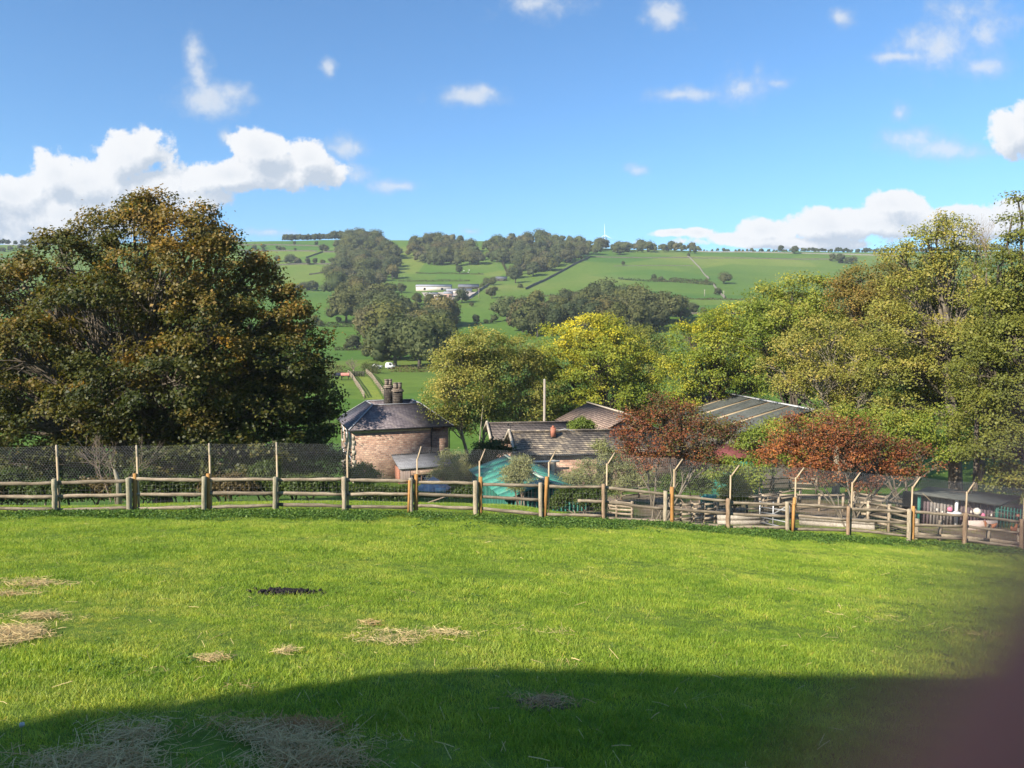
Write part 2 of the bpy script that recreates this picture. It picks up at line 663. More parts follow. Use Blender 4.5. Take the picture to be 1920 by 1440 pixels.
m_field, nb, out = new_mat('pasture')
geo = nb.n('ShaderNodeNewGeometry')
pos = geo.outputs['Position']
big = nb.ramp(nb.noise(pos, 0.009, 5, 0.6), [(0.30, (0.060, 0.122, 0.020)), (0.5, (0.085, 0.148, 0.022)), (0.72, (0.125, 0.165, 0.036))])
vor = nb.n('ShaderNodeTexVoronoi')
vor.inputs['Scale'].default_value = 0.011
nb.link(pos, vor.inputs['Vector'])
vs_ = nb.n('ShaderNodeSeparateColor')
nb.link(vor.outputs['Color'], vs_.inputs[0])
fieldtone = nb.ramp(vs_.outputs[0], [(0.0, (0.72, 0.88, 0.80)), (0.35, (0.95, 1.0, 0.95)), (0.65, (1.05, 1.0, 1.0)), (1.0, (1.45, 1.16, 1.25))])
fine = nb.ramp(nb.noise(pos, 0.35, 8, 0.75), [(0.3, (0.75, 0.78, 0.75)), (0.7, (1.2, 1.18, 1.15))])
col = nb.mix(1.0, nb.mix(1.0, big, fieldtone, 'MULTIPLY'), fine, 'MULTIPLY')
pbr(nb, out, col, 0.9, 0.12, nb.noise(pos, 0.8, 6, 0.75), 0.25, 0.5)

j_split = int(np.searchsorted(ys, 31.6))
lawn = put('lawn', grid_mesh('lawn', 0, j_split + 1), m_ground, kind='structure')
fields = put('hillside', grid_mesh('hillside', j_split, len(ys)), m_field, kind='structure')

# ------------------------------------------------------------------ helpers: foliage


def unit(v):
    return v / (np.linalg.norm(v, axis=-1, keepdims=True) + 1e-9)


def leaf_quads(C, N, size, asp=0.62, fold=0.18):
    """one folded rhombus per leaf -> verts (4n,3), quads (n,4)"""
    n = len(C)
    t = unit(np.cross(N, unit(rng.normal(size=(n, 3)))))
    w = np.cross(N, t)
    s = np.broadcast_to(np.asarray(size, float), (n,))[:, None]
    V = np.empty((n, 4, 3))
    V[:, 0] = C - t * s * 0.5
    V[:, 1] = C + w * s * asp * 0.5 + N * s * fold
    V[:, 2] = C + t * s * 0.5
    V[:, 3] = C - w * s * asp * 0.5 + N * s * fold
    return V.reshape(-1, 3), np.arange(4 * n).reshape(-1, 4)


def pal(stops, t):
    """piecewise-linear palette lookup"""
    xs_ = np.array([s[0] for s in stops]); cs = np.array([s[1] for s in stops])
    return np.stack([np.interp(t, xs_, cs[:, k]) for k in range(3)], -1)


m_leaf = leaf_mat('leaves')
m_leaf_far = leaf_mat('leaves of far trees', 0.22, 0.8, 0.05, per_object=1.0)
m_grass, nb, out = new_mat('grass blades')
geo = nb.n('ShaderNodeNewGeometry')
oi = nb.n('ShaderNodeObjectInfo')
at = nb.n('ShaderNodeAttribute', attribute_name='Col')
g1 = nb.ramp(nb.noise(geo.outputs['Position'], 0.55, 5, 0.65), [(0.28, (0.175, 0.285, 0.03)), (0.5, (0.31, 0.415, 0.05)), (0.72, (0.44, 0.48, 0.095))])
g2 = nb.ramp(nb.noise(geo.outputs['Position'], 3.3, 4, 0.6), [(0.3, (0.60, 0.72, 0.68)), (0.7, (1.24, 1.15, 1.15))])
g3 = nb.ramp(oi.outputs['Random'], [(0, (0.72, 0.82, 0.8)), (0.6, (1.0, 1.0, 1.0)), (0.93, (1.2, 1.12, 1.0)), (1.0, (1.7, 1.3, 1.6))])
gcol = nb.mix(1.0, nb.mix(1.0, nb.mix(1.0, g1, g2, 'MULTIPLY'), g3, 'MULTIPLY'), at.outputs['Color'], 'MULTIPLY')
pg = nb.n('ShaderNodeBsdfPrincipled')
nb.link(gcol, pg.inputs['Base Color'])
pg.inputs['Roughness'].default_value = 0.5
pg.inputs['Specular IOR Level'].default_value = 0.25
tr = nb.n('ShaderNodeBsdfTranslucent')
nb.link(nb.mix(1.0, gcol, (1.2, 1.15, 0.6, 1), 'MULTIPLY'), tr.inputs[0])
mx = nb.n('ShaderNodeMixShader')
mx.inputs[0].default_value = 0.4
nb.link(pg.outputs[0], mx.inputs[1]); nb.link(tr.outputs[0], mx.inputs[2]); nb.link(mx.outputs[0], out.inputs[0])


def blade_mesh(name, n, rad, h, w, seed, lean=0.5):
    r = np.random.default_rng(seed)
    base = np.stack([r.normal(0, rad, n), r.normal(0, rad, n), np.zeros(n) - 0.01], -1)
    hh = h * r.uniform(0.55, 1.25, n)
    a = r.uniform(0, 2 * np.pi, n)
    ld = np.stack([np.cos(a), np.sin(a), 0 * a], -1)
    l = r.uniform(0.1, 1.0, n) * lean * hh
    b = r.uniform(0, 2 * np.pi, n)
    wd = np.stack([np.cos(b), np.sin(b), 0 * b], -1) * w * 0.5
    mid = base + ld * l[:, None] * 0.35 + np.array([0, 0, 1.0]) * hh[:, None] * 0.6
    tip = base + ld * l[:, None] + np.array([0, 0, 1.0]) * hh[:, None]
    V = np.stack([base - wd, base + wd, mid + wd * 0.8, mid - wd * 0.8, tip], 1).reshape(-1, 3)
    k = np.arange(n)[:, None] * 5
    Q = k + np.array([[0, 1, 2, 3]])
    T = k + np.array([[3, 2, 4]])
    c = r.uniform(0.8, 1.2, (n, 1, 1)) * np.ones((n, 5, 3))
    c = c * np.where(r.random((n, 1, 1)) < 0.05, np.array([1.9, 1.25, 2.4]), 1.0)
    return arr_mesh(name, V, [Q, T], colors=c.reshape(-1, 3))


def weed_mesh(name, n, rad, h, leaf, seed):
    r = np.random.default_rng(seed)
    q = r.normal(size=(n, 3)) * np.array([rad, rad, 0])
    q[:, 2] = np.abs(r.normal(0, 1, n)) * h * 0.5 * np.exp(-(np.hypot(q[:, 0], q[:, 1]) / (1.6 * rad)) ** 2) + 0.015
    N = unit(r.normal(size=(n, 3)) * 0.55 + np.array([0, 0, 1.0]))
    V, Q = leaf_quads(q, N, leaf * r.uniform(0.6, 1.3, n), 0.7)
    c = pal([(0, (0.055, 0.115, 0.024)), (0.6, (0.10, 0.185, 0.034)), (1, (0.17, 0.25, 0.045))], r.random(n))
    return arr_mesh(name, V, Q, colors=np.repeat(c, 4, 0))


def scatter(name, pts, scales, protos, mat, **kw):
    """one object: instances of the prototype meshes on a cloud of points (geometry nodes)"""
    coll = bpy.data.collections.new(name + ' forms')
    for i, pm in enumerate(protos):
        pm.materials.append(mat)
        po = bpy.data.objects.new(name + '_form', pm)
        coll.objects.link(po)
    me = bpy.data.meshes.new(name)
    me.vertices.add(len(pts))
    me.vertices.foreach_set('co', np.asarray(pts, np.float32).ravel())
    for nm, arr in (('sc', scales), ('rz', rng.uniform(0, 6.283, len(pts)))):
        a_ = me.attributes.new(nm, 'FLOAT', 'POINT')
        a_.data.foreach_set('value', np.asarray(arr, np.float32))
    a_ = me.attributes.new('pick', 'INT', 'POINT')
    a_.data.foreach_set('value', rng.integers(0, len(protos), len(pts)).astype(np.int32))
    ng = bpy.data.node_groups.new(name + ' scatter', 'GeometryNodeTree')
    ng.interface.new_socket('Geometry', in_out='INPUT', socket_type='NodeSocketGeometry')
    ng.interface.new_socket('Geometry', in_out='OUTPUT', socket_type='NodeSocketGeometry')
    N_ = ng.nodes
    gi = N_.new('NodeGroupInput'); go = N_.new('NodeGroupOutput')
    ci = N_.new('GeometryNodeCollectionInfo')
    ci.inputs['Collection'].default_value = coll
    ci.inputs['Separate Children'].default_value = True
    ci.inputs['Reset Children'].default_value = True
    ip = N_.new('GeometryNodeInstanceOnPoints')
    ip.inputs['Pick Instance'].default_value = True

    def attr(nm, typ):
        q = N_.new('GeometryNodeInputNamedAttribute')
        q.data_type = typ
        q.inputs['Name'].default_value = nm
        return [s for s in q.outputs if s.enabled and s.name == 'Attribute'][0]
    cx = N_.new('ShaderNodeCombineXYZ')
    L = ng.links.new
    L(attr('rz', 'FLOAT'), cx.inputs[2])
    er = N_.new('FunctionNodeEulerToRotation')
    L(cx.outputs[0], er.inputs[0])
    L(gi.outputs[0], ip.inputs['Points'])
    L(ci.outputs[0], ip.inputs['Instance'])
    L(attr('pick', 'INT'), ip.inputs['Instance Index'])
    L(er.outputs[0], ip.inputs['Rotation'])
    L(attr('sc', 'FLOAT'), ip.inputs['Scale'])
    L(ip.outputs[0], go.inputs[0])
    o = put(name, me, mat, **kw)
    md = o.modifiers.new('scatter', 'NODES')
    md.node_group = ng
    return o


# ------------------------------------------------------------------ meadow: straw, bare soil, grass, weeds
STRAW = [  # px, py, half-width px, half-height px, strands, brown
    (430, 1402, 280, 34, 1900, 0.45), (545, 1370, 120, 12, 620, 1.0), (240, 1440, 220, 28, 600, 0.5), (620, 1440, 140, 24, 380, 0.65),
    (20, 1192, 75, 22, 1500, 0.3), (60, 1160, 55, 8, 240, 0.3), (80, 1095, 85, 10, 420, 0.3), (30, 1115, 60, 8, 150, 0.4),
    (745, 1198, 70, 11, 620, 0.25), (840, 1190, 60, 6, 130, 0.2), (1010, 1186, 50, 5, 60, 0.3), (400, 1240, 34, 7, 110, 0.3),
    (535, 1225, 24, 4, 70, 0.1), (1040, 1250, 32, 6, 130, 0.5), (320, 1262, 40, 6, 60, 0.3), (430, 1298, 40, 5, 90, 0.6),
    (690, 1172, 24, 4, 50, 0.7), (1020, 1320, 60, 14, 130, 0.8), (1610, 1155, 60, 10, 60, 0.4), (1850, 1195, 50, 8, 60, 0.6)]
m_straw = leaf_mat('straw', 0.1, 0.6, 0.2)
STRAW_PATCH = []


def strands(pts_xy, lmin, lmax, brown, lift=0.016):
    n = len(pts_xy)
    a = rng.uniform(0, 2 * np.pi, n)
    d = np.stack([np.cos(a), np.sin(a), rng.normal(0, 0.16, n)], -1)
    L = rng.uniform(lmin, lmax, n) * rng.uniform(0.5, 1.0, n)
    C = np.stack([pts_xy[:, 0], pts_xy[:, 1], Tz(pts_xy[:, 0], pts_xy[:, 1]) + np.abs(rng.normal(0.02, lift, n)) + 0.012], -1)
    w = np.stack([-np.sin(a), np.cos(a), rng.normal(0, 0.5, n)], -1) * rng.uniform(0.0008, 0.0018, n)[:, None]
    bend = np.stack([0 * a, 0 * a, rng.uniform(0.0, 0.006, n)], -1)
    V = np.stack([C - d * L[:, None] / 2 - w, C - d * L[:, None] / 2 + w, C + bend + w, C + bend - w, C + d * L[:, None] / 2 + w, C + d * L[:, None] / 2 - w], 1)
    k = np.arange(n)[:, None] * 6
    Q = np.concatenate([k + np.array([[0, 1, 2, 3]]), k + np.array([[3, 2, 4, 5]])])
    t = np.clip(rng.normal(brown, 0.25, n), 0, 1)
    c = pal([(0, (0.60, 0.47, 0.22)), (0.5, (0.50, 0.36, 0.17)), (1, (0.36, 0.18, 0.065))], t)
    return V.reshape(-1, 3), Q, np.repeat(c, 6, 0)


for (px, py, hw, hh, n, br) in STRAW:
    c0 = G(px, py)
    ex = np.abs(G(px + hw, py)[0] - c0[0])
    ey = max(np.abs(G(px, py - hh)[1] - c0[1]), 0.1)
    STRAW_PATCH.append((c0[0], c0[1], ex, ey, n))
    q = rng.normal(size=(n * 4, 2)) * 0.5
    keep = vnoise(q[:, 0] * ex, q[:, 1] * ey, 5.0, int(px)) + rng.normal(0, 0.3, len(q)) > -0.05
    q = q[keep][:int(n * 1.9)] * np.array([ex, ey]) + c0[:2]
    if len(q) < 4:
        q = rng.normal(size=(max(8, n // 3), 2)) * 0.5 * np.array([ex, ey]) + c0[:2]
    V, Q, c = strands(q, 0.04, 0.20, br, 0.024 if py > 1330 else 0.006)
    o = c0.copy()
    if n > 400:
        put('straw_litter', arr_mesh('straw_litter', V - o, Q, colors=c), m_straw, loc=o, kind='stuff')
    else:
        put('loose_straw', arr_mesh('loose_straw', V - o, Q, colors=c), m_straw, loc=o, kind='stuff')
nst = 900
yv = 3 + 15 * rng.random(nst) ** 1.4
q = np.stack([rng.uniform(-0.8, 0.8, nst) * yv, yv], -1)
V, Q, c = strands(q, 0.05, 0.22, 0.2)
put('scattered_straw', arr_mesh('scattered_straw', V, Q, colors=c), m_straw, kind='stuff')

m_soil = noise_mat('black soil', [(0.3, (0.006, 0.005, 0.006)), (0.7, (0.03, 0.024, 0.025))], 30, 6, 0.95, 0.02)
mb = MB()
c0 = G(545, 1112)
for k in range(340):
    a = rng.uniform(0, 6.28); r_ = min(1.5, abs(rng.normal(0, 0.55)))
    r_ *= 1 + 0.5 * math.sin(3 * a + 1) * rng.random()
    x = c0[0] + math.cos(a) * r_ * 0.33 - (0.3 * (k % 5 == 0)) * rng.random(); y = c0[1] + math.sin(a) * r_ * 0.20
    mb.sphere((x, y, float(Tz(x, y)) + 0.012 + 0.02 * max(0, 1 - r_)), rng.uniform(0.010, 0.030), 5, 3, 0.3)
mb.part('soil_heap', m_soil, kind='stuff')
mb = MB()
c0 = G(1020, 1318)
for k in range(110):
    a = rng.uniform(0, 6.28); r_ = abs(rng.normal(0, 0.6))
    x = c0[0] + math.cos(a) * r_ * 0.22; y = c0[1] + math.sin(a) * r_ * 0.2
    mb.sphere((x, y, float(Tz(x, y)) + 0.004), (0.022, 0.022, 0.008), 5, 3, 0.3)
mb.part('bare_earth', noise_mat('earth', [(0.3, (0.06, 0.042, 0.025)), (0.7, (0.15, 0.11, 0.07))], 20), kind='stuff')

# grass tufts
gp, gs = [], []
for (ya, yb, dens) in ((2.6, 4.5, 420), (4.5, 7.5, 300), (7.5, 12, 180), (12, 20, 105), (20, 33, 50)):
    A = 0.80 * yb + 2.5
    n = int(dens * 2 * A * (yb - ya))
    x = rng.uniform(-A, A, n); y = rng.uniform(ya, yb, n)
    ok = np.abs(x) < 0.80 * y + 2.2
    x, y = x[ok], y[ok]
    bare = np.zeros(len(x))
    for (sx, sy, ex, ey, n_) in STRAW_PATCH:
        if n_ >= 100:
            bare = np.maximum(bare, (0.86 if n_ > 400 and sy < 5 else 0.62 if n_ > 400 else 0.45) * np.exp(-((x - sx) / ex) ** 2 * 1.1 - ((y - sy) / ey) ** 2 * 1.1))
    for (sx, sy, ex, ey) in ((*G(545, 1112)[:2], 0.42, 0.2), (*G(1020, 1318)[:2], 0.28, 0.2)):
        bare = np.maximum(bare, (0.9 if sy > 6 else 0.6) * np.exp(-((x - sx) / ex) ** 4 - ((y - sy) / ey) ** 4))
    keep = rng.random(len(x)) > bare
    x, y, bare = x[keep], y[keep], bare[keep]
    keep = (y < np.polyval(_fy, np.clip(x, -17, 23)) + 11.0)
    x, y, bare = x[keep], y[keep], bare[keep]
    hgt = 1.0 + 0.42 * vnoise(x, y, 2.3, 21) + 0.25 * vnoise(x, y, 5.5, 23) + 0.15 * vnoise(x, y, 0.7, 22)
    gp.append(np.stack([x, y, Tz(x, y)], -1))
    gs.append(np.clip(hgt, 0.5, 1.8) * (1 - 0.4 * bare) * rng.uniform(0.8, 1.2, len(x)) * (0.82 if yb < 8 else 1.0 if yb < 13 else 1.2))
protos = [blade_mesh('grass_tuft', 44, 0.060, 0.036, 0.0042, 100 + k, 1.25) for k in range(5)]
scatter('grass', np.vstack(gp), np.concatenate(gs), protos, m_grass, kind='stuff')

# broad-leaved weeds along the foot of the fence
wp = []
for i in range(len(PB) - 1):
    n = 560
    t = rng.random(n)
    q = PB[i][None] * (1 - t[:, None]) + PB[i + 1][None] * t[:, None]
    width = 1.0 if i < 5 else 1.9
    off = np.abs(rng.normal(0, 1, n)) * width * 0.85 + 0.02
    x, y = q[:, 0] + off * 0.08, q[:, 1] - off
    keep = vnoise(x, y, 1.6, 31) + 0.35 * rng.normal(size=n) - np.abs(off) * 0.35 > -0.35
    wp.append(np.stack([x[keep], y[keep], Tz(x[keep], y[keep])], -1))
n = 700
yv = 5 + 13 * rng.random(n)
x = rng.uniform(-0.75, 0.75, n) * yv
keep = vnoise(x, yv, 1.1, 33) > 0.55
wp.append(np.stack([x[keep], yv[keep], Tz(x[keep], yv[keep]) - 0.02], -1))
wp = np.vstack(wp)
wsz = rng.uniform(0.6, 1.25, len(wp)) * np.where(np.arange(len(wp)) > len(wp) - keep.sum(), 0.55, 1.0)
scatter('weeds', wp, wsz, [weed_mesh('weed_plant', 46, 0.12, 0.11, 0.05, 200 + k) for k in range(4)], m_leaf, kind='stuff')

# pale seed head on a stalk, bottom left of the lawn
c0 = G(40, 1400)
dn = thing('dandelion', 'white dandelion seed head standing in the shaded grass', 'flower', c0)
MB().tube([c0, c0 + (0.004, 0, 0.06), c0 + (0.01, 0, 0.115)], 0.0022, 5).part('stem', noise_mat('stalk', [(0.3, (0.10, 0.16, 0.04)), (0.7, (0.16, 0.2, 0.06))]), dn)
MB().sphere(c0 + (0.01, 0, 0.125), 0.014, 8, 6, 0.2).part('seed_head', noise_mat('seed fluff', [(0.3, (0.32, 0.32, 0.29)), (0.7, (0.52, 0.52, 0.48))], 300, bump=0), dn)

# ------------------------------------------------------------------ post-and-rail fence with wire netting
m_post = noise_mat('weathered post', [(0.25, (0.17, 0.135, 0.09)), (0.5, (0.34, 0.28, 0.195)), (0.75, (0.48, 0.41, 0.29))], 5, 6, 0.9, 0.01, stretch=(3, 3, 0.5), fine=40)
m_post_g = noise_mat('greenish post', [(0.25, (0.16, 0.145, 0.095)), (0.6, (0.32, 0.285, 0.195)), (0.8, (0.43, 0.385, 0.27))], 5, 6, 0.9, 0.01, stretch=(3, 3, 0.5), fine=40)
m_post_b = noise_mat('brown post', [(0.25, (0.14, 0.09, 0.055)), (0.6, (0.31, 0.215, 0.135)), (0.8, (0.42, 0.31, 0.2))], 5, 6, 0.9, 0.01, stretch=(3, 3, 0.5), fine=40)
m_stake = noise_mat('new pine stake', [(0.25, (0.26, 0.12, 0.035)), (0.6, (0.42, 0.22, 0.07)), (0.8, (0.50, 0.29, 0.11))], 6, 6, 0.75, 0.01, stretch=(3, 3, 0.5), fine=50)
m_rail = noise_mat('weathered rail', [(0.25, (0.13, 0.10, 0.07)), (0.5, (0.27, 0.215, 0.15)), (0.75, (0.42, 0.345, 0.25))], 3, 7, 0.92, 0.012, stretch=(0.6, 3, 4), fine=30, per_object=0.25)
m_batten = noise_mat('pale batten', [(0.25, (0.30, 0.22, 0.13)), (0.6, (0.44, 0.34, 0.22)), (0.8, (0.52, 0.43, 0.30))], 6, 6, 0.8, 0.01, stretch=(3, 3, 0.5))
m_wire = noise_mat('galvanised wire', [(0.3, (0.20, 0.20, 0.20)), (0.7, (0.34, 0.34, 0.34))], 40, 2, 0.5, 0, spec=0.5)

fence = thing('fence', 'weathered post and rail fence with wire netting along the lawn', 'fence', PB[8])


def jtube(pts, rad, sides=10, jit=0.05):
    m = MB()
    m.tube(pts, rad, sides)
    v = m.V[-1]
    v += rng.normal(0, 1, v.shape) * np.mean(rad) * jit
    return m


NP = len(POSTS)
for i in range(NP):
    b0, t0 = PB[i].copy(), PT[i].copy()
    b0[2] -= 0.25
    r0 = rng.uniform(0.060, 0.072)
    lean = rng.normal(0, 0.02, 2)
    t0[:2] += lean
    zz = np.linspace(0, 1, 7)
    pts = b0[None] * (1 - zz[:, None]) + t0[None] * zz[:, None]
    pts[1:-1, :2] += rng.normal(0, 0.006, (5, 2))
    rad = np.full(7, r0) * rng.uniform(0.95, 1.05, 7)
    m = jtube(np.vstack([pts, t0 + (0, 0, 0.012)]), np.append(rad, r0 * 0.82), 12, 0.03)
    px = POSTS[i][0]
    mm = m_post_b if px in (1132, 1365, 1590, 1808, 1915, 2025) else (m_post_g if px in (102, 243, 382, 515) else m_post)
    m.part('post', mm, fence, smooth=False)
STAKES = [(243, 253, 8, 0), (382, 391, 6, -2), (771, 780, 8, 2), (892, 901, 8, 0), (1014, 1023, 12, 8), (1248, 1260, 8, 0), (1477, 1487, 8, 10), (1704, 1712, 6, 2)]
pxs = [p[0] for p in POSTS]
for (p0, p1, up, tilt) in STAKES:
    i = pxs.index(p0)
    Y = PY[i] + 0.10
    bt = P(p1 - tilt * 0.4, POSTS[i][1] + 1, Y); tp = P(p1 + tilt * 0.3, POSTS[i][2] - up, Y)
    bt[2] = float(Tz(bt[0], bt[1])) - 0.25
    zz = np.linspace(0, 1, 5)[:, None]
    jtube(bt * (1 - zz) + tp * zz, rng.uniform(0.052, 0.062), 10, 0.03).part('stake', m_stake, fence)
# second, split half posts leaning at two of the posts
for (px, by, ty, i) in ((764, 961, 900, 6), (1484, 1001, 946, 12)):
    bt, tp = P(px + 2, by, PY[i] - 0.02), P(px + 4, ty, PY[i] - 0.02)
    bt[2] -= 0.2
    MB().beam(bt, tp, 0.07, 0.10, up=(0, 1, 0)).part('half_post', m_stake, fence)

for i in range(NP - 1):
    for k, fr in enumerate((0.905, 0.53, 0.15)):
        a = PB[i] * (1 - fr) + PT[i] * fr
        c = PB[i + 1] * (1 - fr) + PT[i + 1] * fr
        dz = rng.normal(0, 0.022, 2)
        a = a + (-0.05, 0.065, dz[0]); c = c + (0.05, 0.065, dz[1])
        if k == 1 and pxs[i] == 1014:
            a = a * 0.42 + c * 0.58 + (0, 0, 0.02)     # broken middle rail
        if k == 2 and pxs[i] == 1365:
            c = c + (0, 0, 0.04)
        n = 7
        t = np.linspace(0, 1, n)[:, None]
        pts = a * (1 - t) + c * t
        sag = rng.normal(0, 0.008, n)
        pts[:, 2] += np.cumsum(sag) - np.cumsum(sag)[-1] * t[:, 0]
        hh = 0.046 * rng.uniform(0.88, 1.1, n); ww = 0.024
        prof = np.array([(-1, -1), (1, -1), (1, 1), (-1, 1)])
        m = MB()
        V = []
        for q in range(n):
            for (u_, v_) in prof:
                V.append(pts[q] + np.array([0, u_ * ww, v_ * hh[q]]) + rng.normal(0, 0.004, 3))
        Q = []
        for q in range(n - 1):
            for e in range(4):
                Q.append((q * 4 + e, q * 4 + (e + 1) % 4, (q + 1) * 4 + (e + 1) % 4, (q + 1) * 4 + e))
        Q += [(3, 2, 1, 0), tuple((n - 1) * 4 + e for e in range(4))]
        m._add(V, Q)
        m.part('rail', m_rail, fence)

# tall battens with outward arms that carry the upper netting: px, top y of batten, dx/dy of arm tip in the picture (None: leans straight away)
BATT = [(-40, 860), (107, 857), (257, 857), (393, 853), (519, 853), (651, 853), (782, 860), (899, 864), (1029, 866), (1138, 869), (1264, 880), (1370, 891),
        (1492, 895), (1598, 904), (1711, 912), (1813, 922), (1921, 934), (2030, 945)]
TOPS, ARMS, FEET = [], [], []
for i, (px, ty) in enumerate(BATT):
    Y = PY[i] + 0.14
    tp = P(px, ty, Y)
    ft = np.array([tp[0], tp[1], float(Tz(tp[0], tp[1])) - 0.1])
    w = float(np.clip((px - 560) / 760.0, 0, 1))
    ang = math.atan2(tp[1], tp[0]) * (1 - w) + R(14) * w
    arm = np.array([math.cos(ang) * 0.30, math.sin(ang) * 0.30, 0.31])
    if px < 500:
        arm = arm * 0.9
    TOPS.append(tp); FEET.append(ft); ARMS.append(arm)
    MB().beam(ft, tp, 0.042, 0.042, up=(0, 1, 0)).part('batten', m_batten, fence)
    MB().beam(tp + (0, 0.0, -0.06), tp + arm, 0.036, 0.05, up=(0, 1, 0)).part('arm', m_batten if px > 700 else m_post, fence)
TOPS, ARMS, FEET = np.array(TOPS), np.array(ARMS), np.array(FEET)


def tri_wires(A, B, r):
    """thin three-sided wires from A[i] to B[i]"""
    n = len(A)
    d = unit(B - A)
    ref = np.where(np.abs(d[:, 2:3]) > 0.9, np.array([[1.0, 0, 0]]), np.array([[0, 0, 1.0]]))
    e1 = unit(np.cross(d, ref)); e2 = np.cross(d, e1)
    V = []
    for X in (A, B):
        for k in range(3):
            a = 2.094 * k
            V.append(X + r * (e1 * math.cos(a) + e2 * math.sin(a)))
    V = np.stack(V, 1).reshape(-1, 3)
    k = np.arange(n)[:, None] * 6
    Q = np.concatenate([k + np.array([[e, (e + 1) % 3, 3 + (e + 1) % 3, 3 + e]]) for e in range(3)])
    return V, Q


def net_point(i, t, h, H0, H1, La):
    """point on the upper netting of bay i: h runs up the vertical part and then along the arm"""
    base = TOPS[i][None] * (1 - t[:, None]) + TOPS[i + 1][None] * t[:, None]
    arm = ARMS[i][None] * (1 - t[:, None]) + ARMS[i + 1][None] * t[:, None]
    sagv = 0.035 * np.sin(t * np.pi)
    out_ = base.copy()
    v = np.minimum(h, H1) - H1
    out_[:, 2] += v - sagv * np.clip((h - 0.3) / H1, 0, 1)
    k = np.clip((h - H1) / La, 0, 1)
    out_ += arm * k[:, None]
    out_[:, 1] += 0.03 + 0.015 * np.sin(t * 9 + i * 2) * np.sin(h * 5)
    return out_


cw, chh = 0.068, 0.060
A_, B_ = [], []
for i in range(NP - 1):
    span = np.linalg.norm(TOPS[i + 1] - TOPS[i])
    H1 = 0.72
    La = 0.43
    nc = int(span / cw)
    nr = int((H1 + La) / chh)
    c_, r_ = np.meshgrid(np.arange(nc), np.arange(nr), indexing='ij')
    c_, r_ = c_.ravel(), r_.ravel()
    off = (r_ % 2) * 0.5

    def pt(cc, hh):
        return net_point(i, np.clip(cc / nc, 0, 1), hh, 0, H1, La)
    x0 = c_ + off
    y0 = r_ * chh
    A1 = pt(x0, y0); Bm = pt(x0, y0 + chh * 0.42); Bl = pt(x0 - 0.5, y0 + chh); Br = pt(x0 + 0.5, y0 + chh)
    A_ += [A1, Bm, Bm]
    B_ += [Bm, Bl, Br]
V, Q = tri_wires(np.vstack(A_), np.vstack(B_), 0.0015)
put('wire_netting', arr_mesh('wire_netting', V - WL[fence.name], Q), m_wire, fence, kind='stuff')
A_, B_ = [], []
for i in range(NP - 1):
    a0, b0 = FEET[i] + (0, 0.02, 0.1), FEET[i + 1] + (0, 0.02, 0.1)
    at_, bt_ = TOPS[i].copy(), TOPS[i + 1].copy()
    at_[2] -= 0.68; bt_[2] -= 0.68
    for k in range(9):
        f = k / 8
        A_.append(a0 * (1 - f) + at_ * f); B_.append(b0 * (1 - f) + bt_ * f)
    m_ = int(np.linalg.norm(b0 - a0) / 0.105)
    for k in range(m_):
        f = k / m_
        A_.append(a0 * (1 - f) + b0 * f); B_.append(at_ * (1 - f) + bt_ * f)
V, Q = tri_wires(np.array(A_), np.array(B_), 0.0011)
put('stock_netting', arr_mesh('stock_netting', V - WL[fence.name], Q), m_wire, fence, kind='stuff')

# ------------------------------------------------------------------ buildings of the farmyard


class Fr:
    """building frame: a runs along the front, b to the back, z up"""
    def __init__(self, origin, yaw):
        self.o = np.asarray(origin, float)
        self.yaw = yaw
        self.e1 = np.array([math.cos(yaw), math.sin(yaw), 0])
        self.e2 = np.array([-math.sin(yaw), math.cos(yaw), 0])

    def __call__(self, a, b_, z):
        p = self.o + self.e1 * a + self.e2 * b_
        return np.array([p[0], p[1], z])

    def box(self, mb, a0, a1, b0, b1, z0, z1):
        return mb.hexa([self(a0, b0, z0), self(a1, b0, z0), self(a1, b1, z0), self(a0, b1, z0),
                        self(a0, b0, z1), self(a1, b0, z1), self(a1, b1, z1), self(a0, b1, z1)])


